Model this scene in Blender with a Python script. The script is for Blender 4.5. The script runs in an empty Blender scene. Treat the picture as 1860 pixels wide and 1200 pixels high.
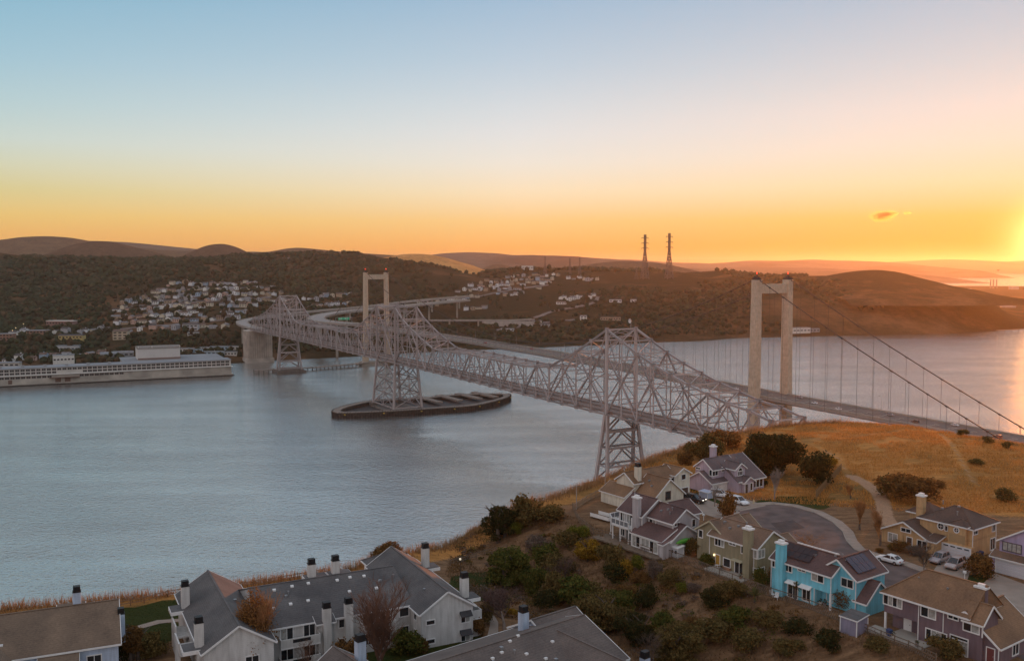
import bpy, math, random
import numpy as np
from mathutils import Matrix, Vector

R = math.radians
random.seed(7)
rng = np.random.default_rng(11)
sc = bpy.context.scene
COL = sc.collection

# ---------------------------------------------------------------- camera
CAM_H, CAM_F, CAM_P = 138.05, 1700.0, 0.070
cam_d = bpy.data.cameras.new('camera')
cam_d.sensor_width = 36.0
cam_d.lens = CAM_F / 1860.0 * 36.0
cam_d.clip_start = 1.0
cam_d.clip_end = 80000.0
cam = bpy.data.objects.new('camera', cam_d)
COL.objects.link(cam)
cam.location = (0, 0, CAM_H)
cam.rotation_euler = (math.pi / 2 - CAM_P, 0, 0)
sc.camera = cam

# ---------------------------------------------------------------- sky
SUN_AZ, SUN_EL = R(30.3), R(1.7)          # azimuth clockwise from +Y
world = bpy.data.worlds.new('World')
sc.world = world
world.use_nodes = True
wn, wl = world.node_tree.nodes, world.node_tree.links
wn.clear()


def N(nt, typ, **kw):
    n = nt.nodes.new(typ)
    for k, v in kw.items():
        if k.startswith('i_'):
            n.inputs[k[2:].replace('_', ' ')].default_value = v
        else:
            setattr(n, k, v)
    return n


def math_node(nt, op, a, b=None, clamp=False):
    n = nt.nodes.new('ShaderNodeMath')
    n.operation = op
    n.use_clamp = clamp
    for i, v in enumerate((a, b)):
        if v is None:
            continue
        if isinstance(v, (int, float)):
            n.inputs[i].default_value = v
        else:
            nt.links.new(v, n.inputs[i])
    return n.outputs[0]


def srgb(r, g, b):
    def f(c):
        c /= 255.0
        return c / 12.92 if c <= 0.04045 else ((c + 0.055) / 1.055) ** 2.4
    return (f(r), f(g), f(b), 1.0)


def ramp(nt, fac, stops, interp='LINEAR'):
    n = nt.nodes.new('ShaderNodeValToRGB')
    cr = n.color_ramp
    cr.interpolation = interp
    while len(cr.elements) < len(stops):
        cr.elements.new(0.5)
    for e, (p, c) in zip(cr.elements, stops):
        e.position = p
        e.color = c if len(c) == 4 else (*c, 1)
    if fac is not None:
        nt.links.new(fac, n.inputs[0])
    return n.outputs[0]


def mix(nt, fac, a, b, typ='MIX'):
    n = nt.nodes.new('ShaderNodeMix')
    n.data_type = 'RGBA'
    n.blend_type = typ
    for sock, v in ((n.inputs[0], fac), (n.inputs[6], a), (n.inputs[7], b)):
        if isinstance(v, (int, float)):
            sock.default_value = v
        elif isinstance(v, tuple):
            sock.default_value = v if len(v) == 4 else (*v, 1)
        else:
            nt.links.new(v, sock)
    return n.outputs[2]


def build_sky():
    nt = world.node_tree
    geo = N(nt, 'ShaderNodeTexCoord')
    sep = N(nt, 'ShaderNodeSeparateXYZ')
    nt.links.new(geo.outputs['Generated'], sep.inputs[0])
    x, y, z = sep.outputs
    elev = math_node(nt, 'ARCSINE', math_node(nt, 'MINIMUM', math_node(nt, 'MAXIMUM', z, -1.0), 1.0))
    t = math_node(nt, 'POWER', math_node(nt, 'MAXIMUM', math_node(nt, 'DIVIDE', elev, math.pi / 2), 0.0), 0.5)

    def p(deg):
        return max(0.0, deg / 90.0) ** 0.5
    # colour by height above the horizon, towards the sun / across / away from it
    toward = ramp(nt, t, [(p(0), srgb(206, 118, 28)), (p(1.3), srgb(206, 158, 50)), (p(2.7), srgb(222, 190, 94)), (p(4.6), srgb(240, 220, 172)), (p(6.7), srgb(245, 226, 204)),
                          (p(8.7), srgb(240, 224, 213)), (p(11), srgb(219, 215, 214)), (p(16), srgb(178, 193, 210)), (p(35), srgb(176, 188, 204)), (p(90), srgb(192, 198, 208))])
    middle = ramp(nt, t, [(p(0), srgb(250, 150, 56)), (p(1.0), srgb(253, 180, 86)), (p(2.7), srgb(254, 209, 138)), (p(4.4), srgb(253, 230, 192)), (p(6.1), srgb(242, 234, 220)),
                          (p(7.8), srgb(230, 230, 228)), (p(9.4), srgb(216, 223, 227)), (p(12), srgb(191, 209, 223)), (p(16), srgb(160, 190, 215)), (p(35), srgb(170, 183, 200)), (p(90), srgb(192, 198, 208))])
    across = ramp(nt, t, [(p(0), srgb(240, 160, 80)), (p(1.7), srgb(246, 188, 106)), (p(2.7), srgb(241, 202, 122)), (p(4.1), srgb(224, 210, 152)), (p(5.4), srgb(217, 217, 187)),
                          (p(6.7), srgb(207, 219, 210)), (p(8.7), srgb(186, 211, 215)), (p(11), srgb(166, 201, 216)), (p(16), srgb(130, 182, 208)), (p(35), srgb(162, 178, 194)), (p(90), srgb(192, 198, 208))])
    away = ramp(nt, t, [(p(0), srgb(180, 164, 176)), (p(5), srgb(244, 214, 206)), (p(12), srgb(246, 230, 224)), (p(25), srgb(232, 226, 230)), (p(90), srgb(192, 198, 208))])
    hl = math_node(nt, 'SQRT', math_node(nt, 'MAXIMUM', math_node(nt, 'ADD', math_node(nt, 'MULTIPLY', x, x), math_node(nt, 'MULTIPLY', y, y)), 1e-6))
    ca = math_node(nt, 'DIVIDE', math_node(nt, 'ADD', math_node(nt, 'MULTIPLY', x, math.sin(SUN_AZ)), math_node(nt, 'MULTIPLY', y, math.cos(SUN_AZ))), hl)
    az = math_node(nt, 'DIVIDE', math_node(nt, 'ARCCOSINE', math_node(nt, 'MAXIMUM', math_node(nt, 'MINIMUM', ca, 1.0), -1.0)), math.pi)   # 0 at sun .. 1 away
    f1 = math_node(nt, 'DIVIDE', az, 30.0 / 180.0, clamp=True)
    f1b = math_node(nt, 'DIVIDE', math_node(nt, 'SUBTRACT', az, 30.0 / 180.0), 29.0 / 180.0, clamp=True)
    f2 = math_node(nt, 'DIVIDE', math_node(nt, 'SUBTRACT', az, 60.0 / 180.0), 95.0 / 180.0, clamp=True)
    c = mix(nt, f2, mix(nt, f1b, mix(nt, f1, toward, middle), across), away)
    # aureole round the low sun
    dv = N(nt, 'ShaderNodeVectorMath', operation='DOT_PRODUCT')
    nt.links.new(geo.outputs['Generated'], dv.inputs[0])
    el = R(0.9)
    dv.inputs[1].default_value = (math.sin(SUN_AZ) * math.cos(el), math.cos(SUN_AZ) * math.cos(el), math.sin(el))
    ang = math_node(nt, 'ARCCOSINE', math_node(nt, 'MINIMUM', dv.outputs['Value'], 0.9999999))
    g1 = math_node(nt, 'EXPONENT', math_node(nt, 'MULTIPLY', math_node(nt, 'MULTIPLY', ang, ang), -1.0 / (2 * R(1.25) ** 2)))
    g2 = math_node(nt, 'EXPONENT', math_node(nt, 'MULTIPLY', ang, -1.0 / R(2.6)))
    gc = mix(nt, g1, (0, 0, 0, 1), (2.8, 2.0, 0.75, 1), 'MIX')
    gd = mix(nt, g2, (0, 0, 0, 1), (0.10, 0.07, 0.02, 1), 'MIX')
    c = mix(nt, 1.0, c, mix(nt, 1.0, gc, gd, 'ADD'), 'ADD')
    sky = N(nt, 'ShaderNodeTexSky', sky_type='NISHITA', sun_disc=False, sun_elevation=SUN_EL, sun_rotation=SUN_AZ, altitude=150, air_density=1.2, dust_density=2.0, ozone_density=1.5)
    ns = N(nt, 'ShaderNodeMix', data_type='RGBA', blend_type='MULTIPLY')
    ns.inputs[0].default_value = 1.0
    ns.inputs[7].default_value = (0.08, 0.08, 0.08, 1)
    nt.links.new(sky.outputs[0], ns.inputs[6])
    c = mix(nt, 0.03, c, ns.outputs[2])
    bg = N(nt, 'ShaderNodeBackground')
    bg.inputs['Strength'].default_value = 1.0
    nt.links.new(c, bg.inputs['Color'])
    out = N(nt, 'ShaderNodeOutputWorld')
    nt.links.new(bg.outputs[0], out.inputs['Surface'])


build_sky()

# ---------------------------------------------------------------- sun
sun_d = bpy.data.lights.new('sun', 'SUN')
sun_d.energy = 4.2
sun_d.angle = R(0.6)
sun_d.color = (1.0, 0.28, 0.045)
sun = bpy.data.objects.new('sun', sun_d)
COL.objects.link(sun)
sdir = Vector((math.sin(SUN_AZ) * math.cos(SUN_EL), math.cos(SUN_AZ) * math.cos(SUN_EL), math.sin(SUN_EL)))
sun.rotation_euler = (-sdir).to_track_quat('-Z', 'Y').to_euler()
sun.location = sdir * 500 + Vector((0, 0, 400))

# ---------------------------------------------------------------- exposure
sc.view_settings.view_transform = 'Standard'
sc.view_settings.look = 'None'
sc.view_settings.exposure = 0.0
sc.view_settings.gamma = 1.0
sc.view_settings.use_curve_mapping = False
sc.cycles.use_denoising = True
sc.cycles.max_bounces = 6
sc.cycles.diffuse_bounces = 3
sc.cycles.glossy_bounces = 3
sc.cycles.transmission_bounces = 4
sc.cycles.volume_bounces = 0
sc.cycles.transparent_max_bounces = 6
sc.cycles.caustics_reflective = False
sc.cycles.caustics_refractive = False
sc.cycles.sample_clamp_indirect = 4.0
sc.cycles.sample_clamp_direct = 6.0


# ---------------------------------------------------------------- helpers
def tag(o, label=None, cat=None, group=None, kind=None):
    if label:
        o['label'] = label
    if cat:
        o['category'] = cat
    if group:
        o['group'] = group
    if kind:
        o['kind'] = kind
    return o


def thing(name, label, cat, loc=(0, 0, 0), rz=0.0, group=None):
    o = bpy.data.objects.new(name, None)
    COL.objects.link(o)
    o.location = loc
    o.rotation_euler = (0, 0, rz)
    o.empty_display_size = 0.5
    return tag(o, label, cat, group)


def link(name, me, parent=None, loc=None, rz=None, scale=None):
    o = bpy.data.objects.new(name, me)
    COL.objects.link(o)
    if parent is not None:
        o.parent = parent
    if loc is not None:
        o.location = loc
    if rz is not None:
        o.rotation_euler = (0, 0, rz)
    if scale is not None:
        o.scale = scale
    return o


class MB:
    """Collects faces; build() links them as one mesh object."""

    def __init__(s):
        s.v, s.f, s.m = [], [], []

    def poly(s, pts, m=0):
        n = len(s.v)
        s.v.extend(tuple(p) for p in pts)
        s.f.append(tuple(range(n, n + len(pts))))
        s.m.append(m)

    def hexa(s, b, t, m=0):
        n = len(s.v)
        s.v.extend(tuple(p) for p in list(b) + list(t))
        for q in ((3, 2, 1, 0), (4, 5, 6, 7), (0, 1, 5, 4), (1, 2, 6, 5), (2, 3, 7, 6), (3, 0, 4, 7)):
            s.f.append(tuple(n + i for i in q))
            s.m.append(m)

    def box(s, x0, y0, z0, x1, y1, z1, m=0):
        s.hexa([(x0, y0, z0), (x1, y0, z0), (x1, y1, z0), (x0, y1, z0)], [(x0, y0, z1), (x1, y0, z1), (x1, y1, z1), (x0, y1, z1)], m)

    def bar(s, p, q, w, h, m=0):
        p, q = Vector(p), Vector(q)
        d = (q - p)
        if d.length < 1e-6:
            return
        d.normalize()
        up = Vector((0, 0, 1)) if abs(d.z) < 0.97 else Vector((1, 0, 0))
        a = d.cross(up).normalized() * (w / 2)
        b = a.cross(d).normalized() * (h / 2)
        s.hexa([p - a - b, p + a - b, p + a + b, p - a + b], [q - a - b, q + a - b, q + a + b, q - a + b], m)

    def prism(s, pts, z0, z1, m=0, mt=None):
        n = len(pts)
        area = sum(pts[i][0] * pts[(i + 1) % n][1] - pts[(i + 1) % n][0] * pts[i][1] for i in range(n))
        if area < 0:
            pts = pts[::-1]
        b = [(p[0], p[1], z0) for p in pts]
        t = [(p[0], p[1], z1) for p in pts]
        s.poly(t, m if mt is None else mt)
        s.poly(b[::-1], m)
        for i in range(n):
            j = (i + 1) % n
            s.poly([b[i], b[j], t[j], t[i]], m)

    def tube(s, pts, rad, n=6, m=0, cap=True):
        pts = [Vector(p) for p in pts]
        base = len(s.v)
        k = len(pts)
        for i, p in enumerate(pts):
            d = (pts[min(i + 1, k - 1)] - pts[max(i - 1, 0)]).normalized()
            up = Vector((0, 0, 1)) if abs(d.z) < 0.95 else Vector((1, 0, 0))
            a = d.cross(up).normalized()
            b = a.cross(d)
            r = rad[i] if isinstance(rad, (list, tuple)) else rad
            for j in range(n):
                an = 2 * math.pi * j / n
                s.v.append(tuple(p + a * (r * math.cos(an)) + b * (r * math.sin(an))))
        for i in range(k - 1):
            for j in range(n):
                j2 = (j + 1) % n
                s.f.append((base + i * n + j, base + i * n + j2, base + (i + 1) * n + j2, base + (i + 1) * n + j))
                s.m.append(m)
        if cap:
            s.f.append(tuple(base + j for j in range(n))[::-1])
            s.m.append(m)
            s.f.append(tuple(base + (k - 1) * n + j for j in range(n)))
            s.m.append(m)

    def mesh(s, name, mats, smooth=False):
        me = bpy.data.meshes.new(name)
        me.from_pydata(s.v, [], s.f)
        for mt in (mats if isinstance(mats, (list, tuple)) else [mats]):
            me.materials.append(mt)
        me.polygons.foreach_set('material_index', s.m)
        if smooth:
            me.polygons.foreach_set('use_smooth', [True] * len(s.f))
        me.update()
        return me

    def build(s, name, mats, parent=None, loc=None, rz=None, smooth=False):
        return link(name, s.mesh(name, mats, smooth), parent, loc, rz)


def np_mesh(name, verts, faces, mats, mi=None, smooth=False):
    """verts (n,3), faces (k,3|4) arrays -> mesh"""
    verts = np.asarray(verts, dtype=np.float32)
    faces = np.asarray(faces, dtype=np.int32)
    me = bpy.data.meshes.new(name)
    me.vertices.add(len(verts))
    me.vertices.foreach_set('co', verts.ravel())
    k = faces.shape[1]
    me.loops.add(faces.size)
    me.loops.foreach_set('vertex_index', faces.ravel())
    me.polygons.add(len(faces))
    me.polygons.foreach_set('loop_start', np.arange(0, faces.size, k, dtype=np.int32))
    me.polygons.foreach_set('loop_total', np.full(len(faces), k, dtype=np.int32))
    for mt in (mats if isinstance(mats, (list, tuple)) else [mats]):
        me.materials.append(mt)
    if mi is not None:
        me.polygons.foreach_set('material_index', np.asarray(mi, dtype=np.int32))
    if smooth:
        me.polygons.foreach_set('use_smooth', np.ones(len(faces), dtype=bool))
    me.update()
    me.validate()
    return me


UNIT = {}


def beam(name, parent, p, q, w, h, mat):
    """A straight member between two points: unit box mesh shared by material."""
    if mat.name not in UNIT:
        b = MB()
        b.box(-.5, -.5, -.5, .5, .5, .5)
        UNIT[mat.name] = b.mesh('unit_member', mat)
    p, q = Vector(p), Vector(q)
    d = q - p
    L = d.length
    d.normalize()
    up = Vector((0, 0, 1)) if abs(d.z) < 0.97 else Vector((1, 0, 0))
    y = up.cross(d).normalized()
    z = d.cross(y)
    o = bpy.data.objects.new(name, UNIT[mat.name])
    COL.objects.link(o)
    o.parent = parent
    M = Matrix((d * L, y * w, z * h)).transposed().to_4x4()
    M.translation = (p + q) / 2
    o.matrix_local = M
    return o


# picking a point of the place from its bearing: (px, py) are bearings from the viewpoint in the 1860 x 1200 survey frame
def ray(px, py):
    u = (px - 930.0) / CAM_F
    v = (py - 600.0) / CAM_F
    return u, math.cos(CAM_P) - v * math.sin(CAM_P), -(v * math.cos(CAM_P) + math.sin(CAM_P))


def on_z(px, py, z):
    r = ray(px, py)
    t = (z - CAM_H) / r[2]
    return Vector((r[0] * t, r[1] * t, z))


# ---------------------------------------------------------------- materials
MATS = {}


def mat(name, col, rough=0.8, var=0.25, scale=0.6, metal=0.0, bump=0.0, bscale=4.0, island=0.0, spec=0.3, emit=None, es=0.0, col2=None, detail=4.0, objrand=0.0):
    """Principled material with noise-varied colour (object space), optional per-island variation and bump."""
    if name in MATS:
        return MATS[name]
    m = bpy.data.materials.new(name)
    m.use_nodes = True
    nt = m.node_tree
    b = nt.nodes['Principled BSDF']
    b.inputs['Roughness'].default_value = rough
    b.inputs['Metallic'].default_value = metal
    b.inputs['Specular IOR Level'].default_value = spec
    c = (*col, 1) if len(col) == 3 else col
    tc = N(nt, 'ShaderNodeTexCoord')
    nz = N(nt, 'ShaderNodeTexNoise')
    nz.inputs['Scale'].default_value = scale
    nz.inputs['Detail'].default_value = detail
    nt.links.new(tc.outputs['Object'], nz.inputs['Vector'])
    lo = tuple(max(0, x * (1 - var)) for x in c[:3])
    hi = tuple(min(1, x * (1 + var)) for x in c[:3]) if col2 is None else tuple(col2[:3])
    out = ramp(nt, nz.outputs['Fac'], [(0.3, lo), (0.7, hi)])
    if island:
        g = N(nt, 'ShaderNodeNewGeometry')
        oi = N(nt, 'ShaderNodeObjectInfo')
        r1 = ramp(nt, g.outputs['Random Per Island'], [(0, (1 - island,) * 3), (1, (1 + island,) * 3)])
        out = mix(nt, 1.0, out, r1, 'MULTIPLY')
    if objrand:
        oi = N(nt, 'ShaderNodeObjectInfo')
        out = mix(nt, 1.0, out, ramp(nt, oi.outputs['Random'], [(0, (1 - objrand,) * 3), (1, (1 + objrand, 1 + objrand * .9, 1 + objrand * .85))]), 'MULTIPLY')
    nt.links.new(out, b.inputs['Base Color'])
    if bump:
        n2 = N(nt, 'ShaderNodeTexNoise')
        n2.inputs['Scale'].default_value = bscale
        n2.inputs['Detail'].default_value = 6
        nt.links.new(tc.outputs['Object'], n2.inputs['Vector'])
        bp = N(nt, 'ShaderNodeBump')
        bp.inputs['Strength'].default_value = bump
        bp.inputs['Distance'].default_value = 0.3
        nt.links.new(n2.outputs['Fac'], bp.inputs['Height'])
        nt.links.new(bp.outputs[0], b.inputs['Normal'])
    if emit:
        b.inputs['Emission Color'].default_value = (*emit, 1)
        b.inputs['Emission Strength'].default_value = es
    MATS[name] = m
    return m


def siding(name, col, pitch=0.2, rough=0.7, var=0.12, lap_shade=0.80):
    """Painted lap siding: horizontal board relief by height."""
    if name in MATS:
        return MATS[name]
    m = mat(name, col, rough, var, 0.4)
    nt = m.node_tree
    b = nt.nodes['Principled BSDF']
    tc = N(nt, 'ShaderNodeTexCoord')
    sep = N(nt, 'ShaderNodeSeparateXYZ')
    nt.links.new(tc.outputs['Object'], sep.inputs[0])
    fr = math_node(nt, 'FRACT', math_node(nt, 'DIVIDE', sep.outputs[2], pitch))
    bp = N(nt, 'ShaderNodeBump')
    mp = N(nt, 'ShaderNodeMapping')
    mp.inputs['Scale'].default_value = (1.6, 1.6, 0.22)
    nt.links.new(tc.outputs['Object'], mp.inputs['Vector'])
    sn = N(nt, 'ShaderNodeTexNoise')
    sn.inputs['Scale'].default_value = 1.4
    sn.inputs['Detail'].default_value = 6
    nt.links.new(mp.outputs[0], sn.inputs['Vector'])
    src = b.inputs['Base Color'].links[0].from_socket
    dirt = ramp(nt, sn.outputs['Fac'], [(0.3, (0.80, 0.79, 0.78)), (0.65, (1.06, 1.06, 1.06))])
    lap = ramp(nt, fr, [(0.0, (lap_shade,) * 3), (0.16, (1, 1, 1))])  # board shade painted as a darker line at each lap; joints on the tower
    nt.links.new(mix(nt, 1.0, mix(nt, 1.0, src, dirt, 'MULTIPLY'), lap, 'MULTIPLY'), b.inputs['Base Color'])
    bp.inputs['Strength'].default_value = 0.5
    bp.inputs['Distance'].default_value = 0.03
    nt.links.new(fr, bp.inputs['Height'])
    nt.links.new(bp.outputs[0], b.inputs['Normal'])
    return m


def shingle(name, col, var=0.3):
    """Asphalt shingle: courses by height, mottled tabs, streaks."""
    if name in MATS:
        return MATS[name]
    m = bpy.data.materials.new(name)
    m.use_nodes = True
    nt = m.node_tree
    b = nt.nodes['Principled BSDF']
    b.inputs['Roughness'].default_value = 0.75
    b.inputs['Specular IOR Level'].default_value = 0.25
    tc = N(nt, 'ShaderNodeTexCoord')
    n1 = N(nt, 'ShaderNodeTexNoise')
    n1.inputs['Scale'].default_value = 3.5
    n1.inputs['Detail'].default_value = 8
    n1.inputs['Roughness'].default_value = 0.75
    nt.links.new(tc.outputs['Object'], n1.inputs['Vector'])
    n2 = N(nt, 'ShaderNodeTexNoise')
    n2.inputs['Scale'].default_value = 0.25
    n2.inputs['Detail'].default_value = 3
    nt.links.new(tc.outputs['Object'], n2.inputs['Vector'])
    c1 = ramp(nt, n1.outputs['Fac'], [(0.3, tuple(x * (1 - var) for x in col)), (0.7, tuple(x * (1 + var) for x in col))])
    c2 = ramp(nt, n2.outputs['Fac'], [(0.25, (0.68, 0.68, 0.69)), (0.75, (1.28, 1.25, 1.2))])
    sep = N(nt, 'ShaderNodeSeparateXYZ')
    nt.links.new(tc.outputs['Object'], sep.inputs[0])
    fr = math_node(nt, 'FRACT', math_node(nt, 'DIVIDE', sep.outputs[2], 0.14))
    line = ramp(nt, fr, [(0.0, (0.7, 0.7, 0.7)), (0.2, (1, 1, 1)), (1.0, (1.06, 1.06, 1.06))])
    c = mix(nt, 1.0, mix(nt, 1.0, c1, c2, 'MULTIPLY'), line, 'MULTIPLY')
    nt.links.new(c, b.inputs['Base Color'])
    bp = N(nt, 'ShaderNodeBump')
    bp.inputs['Strength'].default_value = 0.5
    bp.inputs['Distance'].default_value = 0.04
    nt.links.new(n1.outputs['Fac'], bp.inputs['Height'])
    nt.links.new(bp.outputs[0], b.inputs['Normal'])
    MATS[name] = m
    return m


def glass(name, col=(0.02, 0.025, 0.03), rough=0.08):
    if name in MATS:
        return MATS[name]
    return mat(name, col, rough, 0.3, 1.0, spec=0.6)


WHITE = mat('white_trim_paint', (0.72, 0.71, 0.70), 0.55, 0.06, 1.5)
PANE = glass('dark_window_glass')
CURT = mat('curtained_window_glass', (0.34, 0.34, 0.32), 0.25, 0.3, 2.0, spec=0.5)
BLACKM = mat('black_metal', (0.012, 0.012, 0.014), 0.5, 0.3, 3)
GALV = mat('weathered_galvanised_metal', (0.32, 0.32, 0.33), 0.45, 0.25, 3, metal=0.6)
WOOD = mat('weathered_fence_wood', (0.17, 0.125, 0.09), 0.85, 0.35, 1.6, bump=0.3, bscale=8)
CONC = mat('aged_concrete', (0.36, 0.33, 0.29), 0.85, 0.18, 0.12, bump=0.15, bscale=1.5)
ASPH = mat('worn_asphalt', (0.122, 0.09, 0.084), 0.85, 0.36, 0.32, bump=0.15, bscale=6, detail=9)


# ================================================================ terrain
def vnoise(x, y, seed=0):
    """smooth value noise, vectorised"""
    g = np.random.default_rng(seed).random((64, 64))
    xi, yi = np.floor(x).astype(int), np.floor(y).astype(int)
    fx, fy = x - xi, y - yi
    fx, fy = fx * fx * (3 - 2 * fx), fy * fy * (3 - 2 * fy)
    a = g[yi % 64, xi % 64]
    b = g[yi % 64, (xi + 1) % 64]
    c = g[(yi + 1) % 64, xi % 64]
    d = g[(yi + 1) % 64, (xi + 1) % 64]
    return (a * (1 - fx) + b * fx) * (1 - fy) + (c * (1 - fx) + d * fx) * fy - 0.5


def fbm(x, y, seed=0, oct=4):
    s, a = 0.0, 1.0
    for k in range(oct):
        s = s + a * vnoise(x * 2 ** k, y * 2 ** k, seed + k)
        a *= 0.5
    return s


GZ = 87.0            # level of the housing plateau
APT_Z = 84.0         # level of the apartment terrace


def xy(px, py, z):
    p = on_z(px, py, z)
    return (p.x, p.y)


EDGE = np.array([(-700, -60), (-220, 88), xy(-120, 1128, 84), xy(0, 1108, 84), xy(340, 1078, 84), xy(640, 1035, 84), xy(760, 998, 83),
                 xy(870, 962, 82.5), xy(1000, 915, 86), xy(1100, 872, 87), xy(1200, 830, 87), xy(1290, 802, 87), xy(1400, 778, 87),
                 xy(1540, 767, 87), xy(1650, 778, 87), xy(1860, 812, 87), (175, 252), (240, 262), (420, 285), (900, 300)], dtype=float)


def edge_dist(x, y):
    """signed distance to the bluff edge, positive beyond it (towards the water)"""
    best = np.full(x.shape, 1e9)
    sg = np.zeros(x.shape)
    for i in range(len(EDGE) - 1):
        a, b = EDGE[i], EDGE[i + 1]
        d = b - a
        L2 = (d ** 2).sum()
        t = np.clip(((x - a[0]) * d[0] + (y - a[1]) * d[1]) / L2, 0, 1)
        dx, dy = x - a[0] - t * d[0], y - a[1] - t * d[1]
        q = np.hypot(dx, dy)
        cr = d[0] * (y - a[1]) - d[1] * (x - a[0])
        m = q < best
        best = np.where(m, q, best)
        sg = np.where(m, np.sign(cr), sg)
    return best * sg


def near_z(x, y):
    x, y = np.asarray(x, float), np.asarray(y, float)
    dF = (x - 27.0) * -0.839 + (y - 163.4) * -0.545
    z = np.interp(dF, [-1, 3, 8, 15, 23, 33, 40], [GZ, GZ - .5, 84.5, 81.8, 81.2, 83, APT_Z])
    # grass knoll beyond the cul-de-sac
    z = z + 2.2 * np.exp(-(((x - 108) / 34) ** 2 + ((y - 258) / 30) ** 2))
    wild = np.clip(np.minimum(np.abs(dF - 16) < 14, 1), 0, 1) * 1.0
    far = np.clip((y - 222) / 20, 0, 1)
    z = z + fbm(x / 9.0, y / 9.0, 3) * (0.7 * wild * np.clip((dF - 2) / 5, 0, 1) + 0.6 * far)
    s = edge_dist(x, y)
    sl = np.interp(x, [90, 200], [0.8, 0.34])
    so = np.maximum(s, 0)
    z = z - sl * so * so / (so + 3.0) + np.where(s > 6, fbm(x / 12.0, y / 12.0, 9) * 2.0, 0)
    return np.maximum(z, -3.0)


def near_hit(px, py):
    """where the bearing meets the near ground"""
    r = ray(px, py)
    t = np.arange(60, 420, 0.5)
    x, y, z = r[0] * t, r[1] * t, CAM_H + r[2] * t
    g = near_z(x, y)
    i = int(np.argmax(z <= g)) if (z <= g).any() else len(t) - 1
    return Vector((float(x[i]), float(y[i]), float(g[i])))


def in_poly(x, y, poly):
    c = np.zeros(x.shape, bool)
    n = len(poly)
    for i in range(n):
        x1, y1 = poly[i]
        x2, y2 = poly[(i + 1) % n]
        hit = ((y1 > y) != (y2 > y)) & (x < (x2 - x1) * (y - y1) / (y2 - y1 + 1e-12) + x1)
        c ^= hit
    return c


def seg_dist(x, y, pts):
    best = np.full(x.shape, 1e9)
    for (a, b) in zip(pts[:-1], pts[1:]):
        dx, dy = b[0] - a[0], b[1] - a[1]
        t = np.clip(((x - a[0]) * dx + (y - a[1]) * dy) / (dx * dx + dy * dy), 0, 1)
        best = np.minimum(best, np.hypot(x - a[0] - t * dx, y - a[1] - t * dy))
    return best


PATH_PTS = [xy(px, py, 87.6) for px, py in ((1545, 862), (1570, 872), (1592, 888), (1603, 905), (1608, 930), (1618, 948))]
TRAIL1 = [xy(px, py, 88) for px, py in ((1440, 802), (1560, 797), (1640, 783))]
TRAIL2 = [xy(px, py, 88) for px, py in ((1710, 790), (1740, 830), (1770, 872))]
TRAIL3 = [xy(px, py, 88) for px, py in ((1470, 806), (1520, 830), (1545, 862))]


def ground_material():
    m = bpy.data.materials.new('bluff_ground')
    m.use_nodes = True
    nt = m.node_tree
    b = nt.nodes['Principled BSDF']
    b.inputs['Roughness'].default_value = 0.95
    b.inputs['Specular IOR Level'].default_value = 0.1
    tc = N(nt, 'ShaderNodeTexCoord')

    def noise(s, d=6, r=0.6, vec=None):
        n = N(nt, 'ShaderNodeTexNoise')
        n.inputs['Scale'].default_value = s
        n.inputs['Detail'].default_value = d
        n.inputs['Roughness'].default_value = r
        nt.links.new(vec if vec is not None else tc.outputs['Object'], n.inputs['Vector'])
        return n.outputs['Fac']
    mp = N(nt, 'ShaderNodeMapping')
    mp.inputs['Rotation'].default_value = (0, 0, 0.5)
    mp.inputs['Scale'].default_value = (0.5, 2.2, 1)
    nt.links.new(tc.outputs['Object'], mp.inputs['Vector'])
    n_big, n_mid, n_fine = noise(0.05), noise(0.35, 8, 0.7, mp.outputs[0]), noise(2.2, 8, 0.75)
    brown = mix(nt, ramp(nt, n_mid, [(0.35, (0,) * 3), (0.65, (1,) * 3)]), (0.13, 0.072, 0.040), (0.28, 0.165, 0.09))
    gold = mix(nt, ramp(nt, n_mid, [(0.3, (0,) * 3), (0.7, (1,) * 3)]), (0.32, 0.138, 0.038), (0.64, 0.30, 0.09))
    gold = mix(nt, ramp(nt, n_big, [(0.45, (0,) * 3), (0.62, (0.75,) * 3)]), gold, (0.105, 0.08, 0.03))
    lawn = mix(nt, n_mid, (0.022, 0.034, 0.008), (0.055, 0.062, 0.014))
    dirt = mix(nt, n_mid, (0.34, 0.20, 0.125), (0.48, 0.30, 0.19))
    at = N(nt, 'ShaderNodeVertexColor', layer_name='zone')
    sep = N(nt, 'ShaderNodeSeparateColor')
    nt.links.new(at.outputs['Color'], sep.inputs[0])

    def soft(ch):
        k = math_node(nt, 'ADD', ch, math_node(nt, 'MULTIPLY', math_node(nt, 'SUBTRACT', n_fine, 0.5), 0.7))
        return ramp(nt, k, [(0.4, (0,) * 3), (0.6, (1,) * 3)])
    c = mix(nt, soft(sep.outputs[2]), brown, gold)
    c = mix(nt, soft(sep.outputs[0]), c, lawn)
    c = mix(nt, soft(sep.outputs[1]), c, dirt)
    f = ramp(nt, n_fine, [(0.25, (0.6,) * 3), (0.75, (1.35,) * 3)])
    c = mix(nt, 1.0, c, f, 'MULTIPLY')
    nt.links.new(c, b.inputs['Base Color'])
    bp = N(nt, 'ShaderNodeBump')
    bp.inputs['Strength'].default_value = 0.8
    bp.inputs['Distance'].default_value = 0.35
    nt.links.new(math_node(nt, 'ADD', n_fine, math_node(nt, 'MULTIPLY', n_mid, 1.5)), bp.inputs['Height'])
    nt.links.new(bp.outputs[0], b.inputs['Normal'])
    return m


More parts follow.
